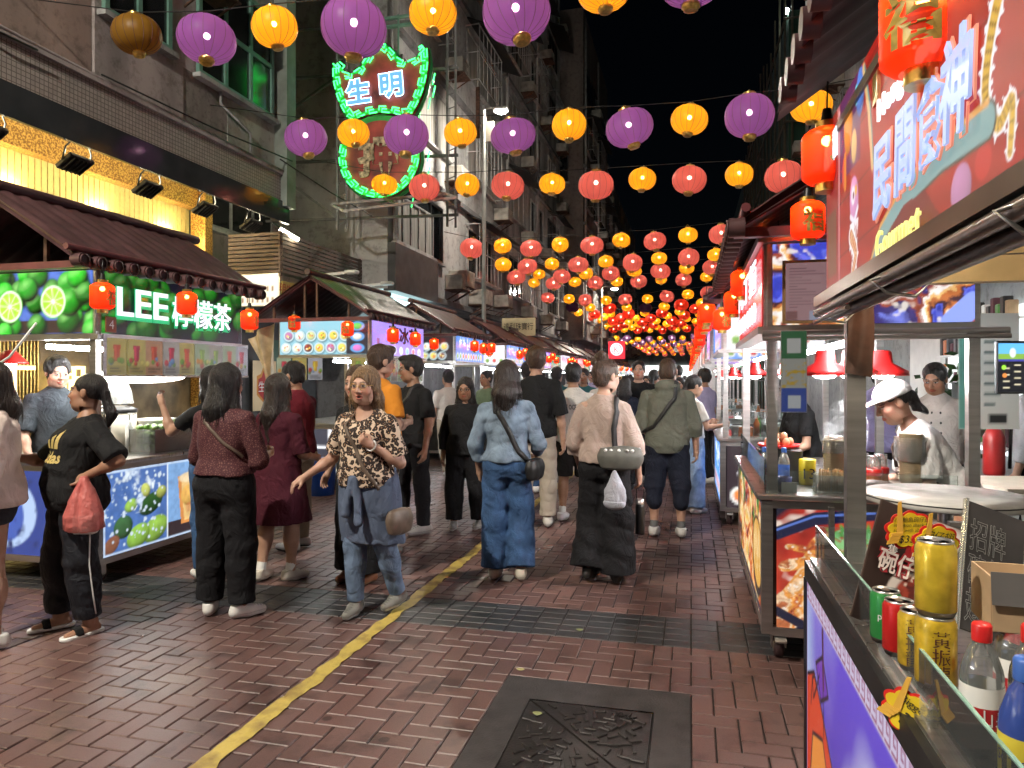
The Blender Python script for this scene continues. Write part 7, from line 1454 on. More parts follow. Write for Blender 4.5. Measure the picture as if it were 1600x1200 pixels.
for (x, y) in ((.15, .015), (DN-.05, .015), (.15, -LN+.05), (DN-.05, -LN+.05)): b = MB(); b.box((x, y, 1.42), (.062, .05, .98)); b.build('post', MT['steel'], ns_)
castor(ns_, (.1, -.1, 0)); castor(ns_, (DN-.1, -.1, 0))
# signboard: planks of red, painted dragons and lion heads, generic stand-ins
SW, SH = 2.3, .60; sg = Pic(SW, SH, 235, lin(176, 26, 20), 9)
g_ = sg.noise(3, 2); stripes = np.sin((sg.Y*40+sg.X*6+g_*4)*2); sg.mul(.86+.2*stripes*sg.noise(8)); [sg.line([(0, y), (SW, y+.04)], .004, lin(60, 10, 12)) for y in (.1, .27, .43, .56)]
sg.bl(np.clip(1-np.hypot((sg.X-1.05)/.5, (sg.Y-.3)/.3), 0, 1)*.5, lin(205, 60, 35))
sg.rect(0, 0, .20, SH, lin(150, 25, 30)); sg.rect(.03, .06, .17, .28, lin(120, 70, 50)); sg.line([(.22, 0), (.22, SH)], .012, lin(230, 170, 180))
sg.rect(.24, .34, .52, SH, lin(95, 35, 90)); sg.ell(.36, .48, .06, .08, lin(235, 150, 60), shade=.6); sg.ell(.44, .40, .035, .05, lin(235, 190, 120), shade=.5); sg.ell(.52, .53, .05, .07, lin(90, 130, 215), shade=.7); sg.ell(.30, .36, .03, .05, lin(220, 80, 60)); sg.rect(.30, .30, .33, .42, lin(230, 140, 50)); sg.ell(.47, .54, .02, .03, lin(120, 220, 230))
sg.line([(.56, .58), (.62, .45), (.66, .28)], .03, lin(225, 185, 130)); sg.line([(.575, .58), (.635, .45), (.675, .28)], .012, lin(90, 140, 140))
def lion(x, y, s):
    sg.ell(x, y, .07*s, .09*s, lin(225, 150, 200), .2, shade=.4); sg.ell(x-.015*s, y+.02*s, .03*s, .035*s, lin(250, 240, 250)); sg.ell(x-.01*s, y+.02*s, .014*s, None, lin(120, 20, 60)); sg.ell(x+.03*s, y+.03*s, .018*s, .02*s, lin(235, 170, 40)); sg.line([(x-.06*s, y-.05*s), (x, y-.08*s), (x+.06*s, y-.04*s)], .022*s, lin(245, 235, 250))
    for k in range(7): sg.poly([(x-.07*s+.02*k*s, y-.08*s), (x-.065*s+.02*k*s, y-.15*s), (x-.05*s+.02*k*s, y-.08*s)], lin(250, 240, 245))
lion(.44, .24, .8); lion(1.50, .54, .7)
def serpent(pts, w, c1, c2, spikes=1):
    P = [Vector((a, b_, 0)) for a, b_ in pts]; fine = []
    for i in range(len(P)-1):
        p0, p1, p2, p3 = P[max(0, i-1)], P[i], P[i+1], P[min(len(P)-1, i+2)]
        for k in range(10): t = k/10; fine.append(.5*((2*p1)+(p2-p0)*t+(2*p0-5*p1+4*p2-p3)*t*t+(-p0+3*p1-3*p2+p3)*t**3))
    n = len(fine)
    for i in range(2, n-1, 3):
        d = (fine[i]-fine[i-1]).normalized(); q = Vector((-d.y, d.x, 0)); ww = w*(1-.6*i/n)
        for e in (1, -1): o = fine[i]+q*e*ww*.5; tip = o+q*e*ww*.55-d*ww*.1; sg.poly([tuple(o+d*ww*.28)[:2], tuple(tip)[:2], tuple(o-d*ww*.28)[:2]], lin(245, 245, 250))
    for i in range(0, n-2, 2): sg.line([tuple(fine[i])[:2], tuple(fine[i+2])[:2]], w*(1-.6*i/n)*1.25, lin(245, 245, 250))
    for i in range(0, n-2, 2): sg.line([tuple(fine[i])[:2], tuple(fine[i+2])[:2]], w*(1-.6*i/n)*.85, lin(*c1))
    for i in range(0, n-1, 2):
        d = (fine[min(n-1, i+1)]-fine[i]); d = d.normalized() if d.length > 0 else Vector((1, 0, 0)); q = Vector((-d.y, d.x, 0)); ww = w*(1-.6*i/n)
        for e in (-.5, 0, .5): o = fine[i]+q*e*ww*.5; sg.ell(o.x, o.y, ww*.09, None, lin(*c2))
serpent([(1.60, .59), (1.56, .46), (1.49, .35), (1.43, .26), (1.41, .17), (1.46, .11), (1.51, .13), (1.50, .04)], .05, (225, 180, 70), (90, 60, 20)); serpent([(.40, .14), (.46, .08), (.42, .02), (.47, -.02)], .05, (200, 110, 50), (250, 220, 180)); sg.ell(1.40, .07, .035, .03, lin(200, 40, 40)); sg.rect(1.75, 0, SW, .2, lin(120, 140, 215)); sg.poly([(1.7, .0), (2.3, .3), (2.3, .45), (1.66, .1)], lin(120, 160, 150))
for (w, c) in ((.05, (70, 60, 50)), (.036, (130, 165, 165))): sg.line([(.62, -.02), (.74, .07), (.95, .125), (1.2, .14), (1.42, .13)], w+.02, lin(*c))
sg.line([(.62, .01), (.74, .10), (.95, .155), (1.2, .17), (1.42, .16)], .012, lin(225, 165, 90)); sg.poly([(.66, 0), (.78, .06), (.95, .105), (1.1, .10), (1.16, .05), (1.24, 0)], lin(120, 20, 25)); sg.ell(1.3, .05, .05, .045, lin(190, 130, 170), shade=.5)
SZ = 1.87; sg.place('lit_sign', (.058, .02-SW/2, SZ+SH/2), (0, -1, 0), UP, print_mat('dragon_sign_print', .27, .5), ns_)
halo = emit('lit_pale_blue_letters', (.40, .54, .95), .22); edge = emit('lit_letter_glow', (.85, .30, .20), .2)
for ch, x in (('民', .80), ('間', 1.0), ('食', 1.17), ('神', 1.31)):
    z = SZ+.19+.05*(x-.8); text('sign_character', ch, .2, halo, (.046, .02-x, z+.02), (0, -1, .0), UP, ns_, w=.155, h=.185, offset=.004, extrude=.003, shear=.1); text('sign_character_edge', ch, .2, edge, (.052, .02-x, z+.02), (0, -1, 0), UP, ns_, w=.168, h=.20, offset=.012, extrude=.002, shear=.1)
text('sign_lettering', 'Hong Kong', .1, MT['txt_white'], (.046, .02-1.0, 2.245), (0, -1, 0), UP, ns_, w=.46, h=.07, offset=.002, extrude=.003); text('sign_lettering', 'Gourmet', .1, emit('lit_yellow_letters', (.85, .80, .25), .28), (.046, .02-.93, 1.915), (0, -1, 0), UP, ns_, w=.36, h=.07, offset=.0, extrude=.003); text('sign_lettering', '故坊園', .1, MT['txt_white'], (.05, .02-.12, 2.36), (0, -1, 0), UP, ns_, w=.22, h=.10, extrude=.003)
b = MB(); b.box((.09, .02-LN/2, SZ+SH/2), (.06, LN, SH)); b.build('sign_box', MT['roof_red'], ns_); b = MB(); b.box((.55, .0, 2.28), (.8, .05, .40)); b.build('end_panel', mat('steel_panel_warm_light', (.42, .37, .31), .4, .5, .2, 4), ns_)  # end panel: steel with the warm light put into its colour
b = MB(); b.box((.05, .02-LN/2, 1.853), (.07, LN, .036)); b.build('sign_rail', MT['brownplastic'], ns_); b = MB(); b.cyl((.03, .03, 1.815), (.03, -LN, 1.815), .016, n=10); b.cyl((.085, .0, 1.808), (.085, -LN, 1.808), .022, n=10); b.cyl((.025, .06, 1.785), (.025, -.5, 1.785), .008, n=8); b.build('awning_roll', mat('brown_rolled_awning', (.09, .065, .055), .3, .2, .3, 5, stretch=(1, 8, 1)), ns_)
for y in (-.12, -.9, -1.6): b = MB(); b.tube([(-.005, y, 1.81), (.03, y, 1.78), (.09, y, 1.77), (.12, y, 1.80), (.06, y, 1.83)], .0045, 5, True); b.build('awning_clip', MT['steel'], ns_)
bmm = mat('steel_beam_warm_light', (.62, .46, .24), .35, .6, .2, 4)  # beam steel carries warm lamplight in its base colour
for c_, d_ in [((DN/2+.1, -.02, 2.035), (DN-.2, .06, .085)), ((DN/2+.1, -.02, 1.945), (DN-.2, .06, .085))]+[((DN/2, y, 2.33), (DN-.1, .05, .08)) for y in (-.7, -1.5, -2.3)]: b = MB(); b.box(c_, d_); b.build('ceiling_beam', bmm, ns_)
b = MB(); b.box((DN/2+.05, -LN/2, 2.40), (DN, LN, .03)); b.build('ceiling', mat('grey_stall_ceiling', (.26, .26, .265), .5, .2, .2, 3), ns_); b = MB(); b.sheet(lambda a, c: (.15+1.15*a, -.05-1.5*c, 2.26-.10*math.sin(PI*a)*math.sin(2*PI*c+1)**2-.02*math.sin(14*a+9*c)), 18, 18); b.build('hanging_plastic', MT['film'], ns_)
b = MB(); b.cyl((.5, -.5, 2.28), (.5, -1.8, 2.28), .02, n=8); b.build('tube_light', emit('dragon_stall_tube', (1, .86, .66), 42), ns_)
b = MB(); b.sheet(lambda a, c: (.115+.085*a+.004*math.sin(4*c), -.03+.006*math.sin(7*a+2*c), 1.87-.27*c-.015*a), 8, 10); b.build('brown_cloth', mat('brown_printed_cloth', (.12, .055, .035), .45, 0, .6, 7), ns_)
roof(ns_, 1, -LN, .10, 2.56, 3.1, -.10, DN+.1, detail=1, gable=False)

# goods on the near counter
zc = .936
def spot(u, v, z=zc): p = at(u, v, (CAM_H-z)*FPX/(v-HOR)); return Vector((p.x, p.y, z))
yel = mat('yellow_can_print', (.62, .42, .03), .28, .35, .25, 40, coat=.4); yel2 = mat('gold_can_print', (.66, .47, .04), .25, .35, .2, 30, coat=.4); redtxt = mat('red_can_lettering', (.45, .03, .02), .4); darktxt = mat('brown_can_lettering', (.10, .03, .02), .4)
p = at(1462, 1073, 1.38); zr_ = p.z; t = thing('acrylic_riser', 'low clear acrylic riser carrying the yellow cans', 'riser', (p.x, p.y+.06, zc)); b = MB(); b.box((.0, .02, (zr_-zc)/2), (.085, .36, zr_-zc-.001), bev=.003); b.build('riser_block', MT['film'], t)
can('lower yellow herbal tea can with brown and red lettering under a taller can', p, yel, .0365, .140, rz=R(14), txt=('黃\n振\n龍', .034, darktxt)); can('tall plain yellow can standing on the lettered yellow can', p+Vector((0, 0, .141)), yel2, .0365, .145, rz=R(14))
can('second lettered yellow herbal tea can behind the stacked yellow cans', p+Vector((-.012, .085, 0)), yel, .033, .122, rz=R(-5), txt=('黃\n振\n龍', .034, darktxt)); can('red soft drink can tucked between the green can and yellow cans', p+Vector((-.022, .165, 0)), MT['cola'], .033, .118); can('green drink can at the end of the can row', p+Vector((-.030, .24, 0)), mat('green_can_print', (.03, .25, .06), .3, .2), .033, .118, txt=('pes.', .022, MT['white']))
bl_red = mat('red_water_label', (.42, .02, .025), .4); 
def wlabel(p, rz=0): 
    t = bottle.__call__
for (u, v, lb) in ((1534, 1180, 'red capped water bottle with red and white label, most forward of its group'), (1585, 1130, 'red capped water bottle standing behind two others on the counter'), (1612, 1185, 'red capped water bottle at the edge beside the blue soda bottle')):
    q = spot(u, v, .938); t = bottle(lb, q, .22, .033, MT['capred'] if 'capred' in MT else MT.setdefault('capred', mat('red_bottle_cap', (.62, .02, .02), .35)), MT['white'], MT['bottle'] if 'bottle' in MT else MT.setdefault('bottle', glass_mat('clear_bottle_plastic', (1, 1, 1), .4, .08, .10)))
    b = MB(); b.lathe([(.0338, .056), (.0338, .092)], n=22); b.f = [f for f in b.f if len(f) == 4]; b.m = b.m[:len(b.f)]; b.sm = b.sm[:len(b.f)]; b.build('red_band', bl_red, t)
    o = text('lettering', '山泉', .03, MT['white'], (0, 0, 0), (1, 0, 0), UP, t); me = o.data; co = np.empty(len(me.vertices)*3); me.vertices.foreach_get('co', co); co = co.reshape(-1, 3); a = co[:, 0]/.034+.25; co = np.stack([.0345*np.sin(a), -.0345*np.cos(a), co[:, 2]+.077], 1); me.vertices.foreach_set('co', co.ravel()); me.update()
q = spot(1603, 1290, .938); t = bottle('blue soda bottle with a yellow label band at the counter edge', q, .235, .034, MT['bluewrap'], mat('yellow_soda_label', (.62, .5, .05), .4), mat('blue_soda', (.03, .06, .26), .2)); o = text('lettering', 'Schweppes', .022, mat('blue_ink', (.02, .03, .2), .4), (0, 0, 0), (1, 0, 0), UP, t, w=.075); me = o.data; co = np.empty(len(me.vertices)*3); me.vertices.foreach_get('co', co); co = co.reshape(-1, 3); a = co[:, 0]/.035-.5; co = np.stack([.0352*np.sin(a), -.0352*np.cos(a), co[:, 2]+.10], 1); me.vertices.foreach_set('co', co.ravel()); me.update()
# leaning menu board and price clouds
def frame_at(u, v, D, tilt=0.0, yaw=0.0, pitch=0.0):
    p = at(u, v, D); M_ = Matrix.Translation(p) @ Matrix.Rotation(YAW+yaw, 4, 'Z') @ Matrix.Rotation(-pitch, 4, 'X') @ Matrix.Rotation(tilt, 4, 'Y'); return M_
t = thing('menu_board', 'leaning laminated menu board for bowl shark fin soup on the near counter', 'menu board'); t.matrix_world = frame_at(1418, 895, 1.88, R(22), 0, R(15))
pc = Pic(.22, .32, 300, lin(38, 22, 18), 3); pc.rect(.09, .19, .19, .235, lin(140, 25, 30)); pc.ell(.15, .10, .085, .08, lin(205, 195, 190)); fd = pic_food(.22, .32, 300, 5, [lin(90, 30, 25), lin(150, 60, 45), lin(185, 100, 70), lin(90, 35, 30)], 16); mk = np.clip((1-np.hypot((pc.X-.155)/.07, (pc.Y-.10)/.066))*10, 0, 1)[..., None]; pc.img = pc.img*(1-mk)+fd.img*mk; pc.ell(.18, .27, .06, .05, lin(200, 190, 190), soft=8)
pc.place('sheet', (0, -.004, 0), (1, 0, 0), UP, MT['print'], t); b = MB(); b.box((0, .001, 0), (.226, .006, .326)); b.build('backing', MT['brownplastic'], t)
text('lettering', '碗仔翅', .06, mat('cream_ink', (.75, .66, .62), .5), (-.01, -.010, -.03+.04), (1, 0, 0), UP, t, w=.15, h=.062, offset=.001); text('lettering_edge', '碗仔翅', .06, mat('red_ink', (.35, .02, .03), .5), (-.01, -.008, .01), (1, 0, 0), UP, t, w=.158, h=.07, offset=.004); text('small_lettering', '鮑魚', .04, MT['white'], (.03, -.010, .052), (1, 0, 0), UP, t, w=.075, h=.036); text('small_lettering', '原\n隻', .03, MT['white'], (-.055, -.010, .055), (1, 0, 0), UP, t, h=.05)
def cloud(label, u, v, D, s, lines, yaw=0, tilt=0):
    t = thing('price_tag', label, 'price tag'); t.matrix_world = frame_at(u, v, D, R(tilt), R(yaw)); n = 9
    pol = lambda k: [(k*s*(.86+.14*abs(math.cos(n*a/2)))*math.cos(a), k*s*.78*(.86+.14*abs(math.cos(n*a/2)))*math.sin(a)) for a in np.linspace(0, 2*PI, 72, endpoint=False)]
    b = MB(); b.prism(pol(1.0), (0, .002, 0), (1, 0, 0), UP, .003); b.build('red_edge', MT['capred'], t); b = MB(); b.prism(pol(.88), (0, -.0015, 0), (1, 0, 0), UP, .003); b.build('yellow_face', mat('yellow_tag_card', (.72, .52, .02), .5), t)
    b = MB(); b.prism([(-s*.55, -s*.1), (-s*.32, s*1.15), (-s*.18, s*1.2), (-s*.28, -s*.05)], (0, -.005, 0), (1, 0, 0), UP, .002); [b.prism([(-s*1.0+.1*k*s, -s*.42+.14*k*s), (-s*.55+.1*k*s, -s*.42+.14*k*s), (-s*.5+.1*k*s, -s*.30+.14*k*s), (-s*.95+.1*k*s, -s*.28+.14*k*s)], (0, -.0055-.0005*k, 0), (1, 0, 0), UP, .002) for k in range(3)]; b.build('pointing_hand', mat('hand_card', (.70, .40, .06), .5), t)
    for (tx, sz, z) in lines: text('handwriting', tx, sz*s, MT['black'], (s*.08, -.0065, z*s), (1, 0, .0), UP, t, rot=R(-8), shear=.2)
    return t
cloud('yellow cloud price tag reading 35 dollars clipped above the menu board', 1420, 828, 1.84, .065, (('原隻鮑魚碗仔翅', .22, .42), ('imitation shark fin\nsoup with abalone', .2, .08), ('$35.00', .42, -.38)), 0, -8); cloud('yellow cloud price tag half hidden behind the tall yellow can', 1462, 850, 1.74, .065, (('碗仔翅', .4, .3), ('$25', .4, -.2)), 5, 0); cloud('yellow green cloud price tag stuck on the glass guard edge', 1424, 1118, 1.36, .062, (('Bigger', .36, .35), ('30', .7, -.2)), -60, 12)
t = thing('payment_card', 'small blue upright payment card with a blank white square on the glass', 'card'); t.matrix_world = frame_at(1408, 1032, 1.55, 0, R(-25)); b = MB(); b.box((0, 0, 0), (.036, .003, .13), bev=.001); b.build('card_face', mat('blue_card', (.05, .22, .48), .4), t); b = MB(); b.box((.003, -.003, -.01), (.022, .002, .04)); b.build('blank_square', MT['white'], t)
for k, (u, v, D, lb, tl) in enumerate(((1550, 895, 1.62, 'dark leaning acrylic menu board with outlined characters', 22),)):
    t = thing('acrylic_board', lb, 'menu board'); t.matrix_world = frame_at(u, v, D, R(tl), R(10), R(20)); b = MB(); b.box((0, 0, 0), (.15, .006, .30), bev=.002); b.build('panel', mat('smoky_board', (.035, .032, .034), .15, 0, .3, 5), t); b = MB(); b.box((-.077, -.001, 0), (.006, .012, .305)); b.box((.077, -.001, 0), (.006, .012, .305)); b.build('edge', MT['film'], t)
    text('outlined_lettering', '招牌\n碗仔\n翅湯', .05, mat('grey_outline', (.16, .165, .165), .5), (-.02, -.006, -.01), (1, 0, 0), UP, t, fill=False, bevel=.0004, h=.24, w=.09); b = MB(); b.box((.045, -.005, -.11), (.05, .003, .06)); b.build('red_patch', bl_red, t)
t = thing('cardboard_box', 'open brown cardboard box at the back of the near counter', 'box'); t.matrix_world = frame_at(1610, 935, 1.35, 0, R(-18)); b = MB(); [b.box(c, d) for c, d in (((0, 0, -.05), (.16, .12, .004)), ((0, -.06, 0), (.16, .004, .10)), ((0, .06, 0), (.16, .004, .10)), ((-.08, 0, 0), (.004, .12, .10)), ((.08, 0, 0), (.004, .12, .10)))]; b.build('carton', MT['card'], t); b = MB(); b.box((0, -.065, .03), (.165, .003, .06), M=Matrix.Rotation(R(-8), 3, 'X')); b.build('front_flap', mat('grey_carton_flap', (.09, .085, .085), .7), t)
t = thing('steel_bin', 'dark steel food warmer with trays at the back of the near stall', 'warmer', (1.08, 2.35, zc)); b = MB(); b.box((0, 0, .09), (.62, .42, .18), bev=.006); b.build('housing', mat('dark_steel_housing', (.10, .095, .09), .25, .8, .2, 4), t)
for k in range(2): b = MB(); b.lathe([(.10, .185), (.115, .19), (.115, .195), (.0, .183)], (-.14+.28*k, 0, 0), 22); b.build('steel_pan', MT['steel'], t)
b = MB(); b.box((0, -.15, .186), (.58, .03, .012)); b.box((0, .17, .186), (.58, .03, .012)); b.build('rim', MT['steel_h'], t)
# ================================================================ people
def G(u, v): p = on_ground(u, v); return (p.x, p.y, 0)
wshoe = dict(c=(.68, .67, .64), sc=(.72, .71, .68)); cshoe = dict(c=(.50, .46, .38), sc=(.55, .53, .48)); gshoe = dict(c=(.17, .165, .145), sc=(.35, .34, .31)); bshoe = dict(c=(.02, .02, .02), sc=(.05, .05, .05))
blk = cloth('black_cotton', (.012, .012, .013)); blk2 = cloth('black_trouser_cloth', (.010, .010, .012)); den = cloth('mid_blue_jeans', (.045, .10, .22), 'denim'); denl = cloth('light_blue_jeans', (.14, .20, .30), 'denim'); denj = cloth('pale_denim_jacket', (.20, .27, .36), 'denim')
mar = cloth('maroon_polo_cotton', (.13, .012, .022)); lace = cloth('maroon_lace', (.055, .008, .014), 'lace'); mard = cloth('maroon_dress_cloth', (.06, .008, .018)); khaki = cloth('stone_chino', (.30, .26, .20)); beige = cloth('beige_jersey', (.40, .31, .27)); beigep = cloth('pale_beige_trousers', (.44, .38, .31)); leo = cloth('leopard_print', (0, 0, 0), 'leopard'); white = cloth('white_cotton', (.62, .60, .57)); orange = cloth('orange_cotton', (.72, .27, .03)); olive = cloth('grey_green_shell', (.12, .125, .10)); navy = cloth('navy_cloth', (.012, .015, .028)); slate = cloth('slate_blue_knit', (.10, .13, .20)); plaid = cloth('plaid_cotton', (.42, .36, .30), 'plaid'); pinkw = cloth('blush_white_cotton', (.62, .52, .47)); charc = cloth('charcoal_pinstripe', (.035, .042, .05)); brown = cloth('brown_apron_leather', (.075, .045, .035), rough=.5); chefw = cloth('cream_chef_cotton', (.50, .46, .42)); dshort = cloth('dark_denim', (.03, .033, .04), 'denim')
step = lambda f, b: (((.03, f, -1), (0, f*.3-.05, -1)), ((-.03, -b, -1), (0, -b-.25, -1)))
def cloth_tree(P):
    from mathutils.bvhtree import BVHTree
    vs_, fs_ = [], []
    for c in P['root'].children:
        if c.name.split('.')[0] in ('shirt', 'jacket', 'trousers', 'shorts', 'dress'): n = len(vs_); vs_ += [P['W'] @ v.co for v in c.data.vertices]; fs_ += [tuple(i+n for i in p.vertices) for p in c.data.polygons]
    return BVHTree.FromPolygons(vs_, fs_)
def strap_bag(label, P, a, c, over, m, bag, size, bm, side=1, name='crossbody_bag', w=.03):
    """strap from point a over the shoulder to c, bag hung at c; points in the wearer's chest frame"""
    tr = cloth_tree(P); ax = Vector(P['T']((0, 0, .25)))
    def lay(q, lift):
        p = Vector(P['T'](q))
        if q[2] > .425: h_ = tr.ray_cast(p+Vector((0, 0, .3)), Vector((0, 0, -1)), .6); return (h_[0]+Vector((0, 0, lift))) if h_[0] else p
        d = Vector((p.x-ax.x, p.y-ax.y, 0)).normalized(); h_ = tr.ray_cast(Vector((ax.x, ax.y, p.z))+d*.6, -d, .6); return (h_[0]+d*lift) if h_[0] else p
    path = [np.array(q, float) for q in [a]+over+[c]]; dense = [path[i]*(1-k/5)+path[i+1]*(k/5) for i in range(len(path)-1) for k in range(5)]+[path[-1]]
    wp = [lay(q, .007) for q in dense]; end = lay(c, (size[1]*.75+(.05 if c[0] == -.26 else 0)) if bag else .01); wp[-1] = end
    t = thing(name, label, 'bag', end); pts = [p-end for p in wp]
    fine = []
    for i in range(len(pts)-1):
        p0, p1, p2, p3 = pts[max(0, i-1)], pts[i], pts[i+1], pts[min(len(pts)-1, i+2)]
        for k in range(2): q = k/2; fine.append(.5*((2*p1)+(p2-p0)*q+(2*p0-5*p1+4*p2-p3)*q*q+(-p0+3*p1-3*p2+p3)*q**3))
    fine.append(pts[-1]); ctr = Vector(P['T']((0, 0, .2)))-end; b = MB(); A = []; B_ = []
    for i in range(len(fine)):
        d = (fine[min(i+1, len(fine)-1)]-fine[max(0, i-1)]).normalized(); o = (fine[i]-ctr); o.z *= .3; o = (o-d*o.dot(d)).normalized(); x = d.cross(o).normalized()*w/2; A += [fine[i]-x+o*.003, fine[i]+x+o*.003, fine[i]+x-o*.003, fine[i]-x-o*.003]
    n = len(fine); F_ = [(4*i+k, 4*i+(k+1) % 4, 4*(i+1)+(k+1) % 4, 4*(i+1)+k) for i in range(n-1) for k in range(4)]; b.add(A, F_, True); b.build('strap', m, t)
    if bag:
        Rz = P['W'].to_euler().z; V = Vol([-.25]*3, [.25]*3, .009); B = rotz(Rz+bag[0]).T; V.ell((0, 0, -size[2]*.2), (size[0], size[1], size[2]), B, 0); V.stack((0, 0, 0), B, [(-size[2]*.95, size[0]*.85, size[1]*.8, 0), (0, size[0]*.98, size[1], 0), (size[2]*.6, size[0]*.9, size[1]*.7, 0)], .03, p=4); V.ripple(.004, 40, 3); co, q = V.surf(); co = relax(co, q, 2); vmesh('pouch', co, q, bm, t)
        b = MB(); Bm = rotz(Rz+bag[0]); b.tube([tuple(Bm @ np.array((x*size[0]*.9, 0, size[2]*.62))) for x in np.linspace(-1, 1, 8)], .005, 5); b.build('zip', MT['steel'], t)
    return t
leath = mat('black_bag_nylon', (.012, .012, .013), .5, 0, .2, 12); taupe = mat('taupe_leather', (.14, .10, .075), .5, 0, .2, 12); olivebag = mat('grey_olive_nylon', (.10, .10, .088), .6, 0, .15, 12)

# leopard blouse woman walking to the camera
P6 = person('woman in leopard print blouse and jeans walking, slate jumper tied at waist', G(575, 962), R(172), 1.64, 'f', 1.12, .04, 'pale', legs=(((.02, .02, -1), (.0, -.02, -1)), ((-.04, -.10, -1), (-.02, -.42, -1))), arms=(((.42, .05, -1), (.45, .75, -.45)), ((-.28, -.05, -1), (.55, .72, .62))), lean=R(3), head=(8, 2, 0), top=dict(m=leo, sleeve=.82, hem=.0, loose=.026, neck=.095, scoop=.085, drop=.105, fold=.008), bottom=dict(m=denl, loose=.014, length=1.97), shoe=gshoe, hair=dict(style='bob', c='blond', L=.17, wave=.007, wf=38), hands=(.35, .75), glasses=MT['gold'], mouth=.6, detail=1.25, palms=((-.2, -.3, -1), (.4, -.5, .3)))
V = None
t = thing('tied_jumper', 'slate blue jumper knotted round the waist of woman in leopard blouse', 'jumper', P6['root'].location, R(172)); vv = Vol((-.35, -.3, .25), (.35, .35, 1.15), .009); hz = .93
vv.stack((0, 0, hz), np.eye(3), [(-.44, .225, .165, -.06), (-.22, .222, .168, -.035), (0, .205, .158, -.005), (.052, .188, .142, 0)], .01); vv.cone((0, .30, hz-.62), (0, .26, hz-.06), .24, .13, .03, sub=True)
vv.cone((.015, .150, hz+.01), (.055, .172, hz-.22), .024, .032, .015); vv.cone((-.01, .152, hz+.01), (-.045, .172, hz-.27), .024, .032, .015); vv.ell((0, .152, hz+.005), (.045, .03, .034), k=.02); vv.ripple(.008, 34, 4, .5); co, q = vv.surf(); co = relax(co, q, 2); vmesh('knotted_knit', co, q, slate, t)
strap_bag('taupe studded crossbody bag on the woman in leopard blouse', P6, (.07, -.02, .49), (-.26, .03, -.22), [(.06, .09, .42), (.0, .165, .30), (-.09, .165, .12), (-.20, .10, -.06)], taupe, (R(80),), (.11, .035, .09), taupe, w=.024)
b = MB(); o = P6['J']['wr'][1]; b.tube([o+Vector((.034*math.cos(a), .012*math.sin(a), .034*math.sin(a))) for a in np.linspace(0, 2*PI, 14, endpoint=False)], .006, 6, True); tag(b.build('watch', MT['steel']), 'silver watch on the wrist of the woman in leopard blouse', 'watch')

# woman in black sportswear with the plastic bag
P2 = person('woman in black sports T-shirt and track pants, hand on hip, ponytail', G(118, 985), R(152), 1.60, 'f', 1.16, .05, 'tan', legs=(((.10, .16, -1), (.02, -.02, -1)), ((-.08, .02, -1), (-.02, -.12, -1))), arms=(((.45, .45, -.9), (-.1, .95, .1)), ((-.78, -.38, -.66), (.62, .50, -.45))), lean=R(-7), head=(-44, -4, 0), top=dict(m=blk, sleeve=.92, hem=-.10, loose=.034, neck=.08, fold=.009), bottom=dict(m=cloth('black_track_nylon', (.013, .014, .019), rough=.55), loose=.036, length=1.93, fold=.011), shoe=dict(style='slide', m=blk, sole=MT['white']), hair=dict(style='pony', c='black', t=.008), hands=(.4, .12), detail=1.2, palms=(None, (.5, .6, -.3)), footyaw=(-6, 12))
R2_ = P2['root']
gl = mat('gold_shirt_print', (.55, .42, .14), .5); ref = P2['T']
def chest_text(P, body, size, m, c, rt, up_, name='shirt_print', **kw):
    o = Vector(P['T'](c)); r = (Vector(P['T'](np.array(c)+np.array(rt)*.1))-o).normalized(); u = (Vector(P['T'](np.array(c)+np.array(up_)*.1))-o).normalized(); ob = text(name, body, size, m, (0, 0, 0), r, u, None, **kw); ob.parent = P['root']; ob.matrix_basis = P['W'].inverted() @ Matrix.Translation(o); return ob
def project_print(P, ob, lift=.004):                # lay flat print on the cloth surface
    tr = cloth_tree(P); mw = P['W'] @ ob.matrix_basis; me = ob.data; ctr = Vector(P['T']((0, 0, .25))); iw = mw.inverted()
    for v in me.vertices:
        p = mw @ v.co; d = (ctr-p); d.z = 0; d.normalize(); h = tr.ray_cast(p-d*.25, d, .6)
        if h[0] is not None: v.co = iw @ (h[0]-d*lift)
    me.update()
def subdiv_text(ob, cuts=2):
    import bmesh
    bm = bmesh.new(); bm.from_mesh(ob.data); bmesh.ops.triangulate(bm, faces=bm.faces[:])
    for _ in range(cuts): bmesh.ops.subdivide_edges(bm, edges=[e for e in bm.edges if e.calc_length() > .012], cuts=1)
    bmesh.ops.triangulate(bm, faces=bm.faces[:]); bm.to_mesh(ob.data); bm.free()
o = chest_text(P2, 'adidas', .09, gl, (.0, .17, .24), (-1, 0, 0), (0, 0, 1), w=.25, h=.07, offset=.003); subdiv_text(o); project_print(P2, o)
b = MB()
for k, (x, h_) in enumerate(((-.07, .055), (-.015, .085), (.04, .115))): b.prism([(x, 0), (x+.042, 0), (x+.042-.035+h_*.32, h_), (x-.035+h_*.32+.005, h_*.8)], (0, 0, 0), (1, 0, 0), UP, .001)
o = b.build('shirt_logo', gl, P2['root']); c = Vector(P2['T']((0, .17, .295))); r_ = (Vector(P2['T']((-.1, .17, .295)))-c).normalized(); o.matrix_basis = P2['W'].inverted() @ Matrix.Translation(c) @ Matrix((r_, Vector((0, 0, 1)).cross(r_).normalized(), Vector((0, 0, 1)))).transposed().to_4x4(); subdiv_text(o); project_print(P2, o)
b = MB(); J = P2['J']; hp_, kn_, an_ = J['hp'][1], J['kn'][1], J['an'][1]; off = Vector((-.24, -.97, 0))*.0
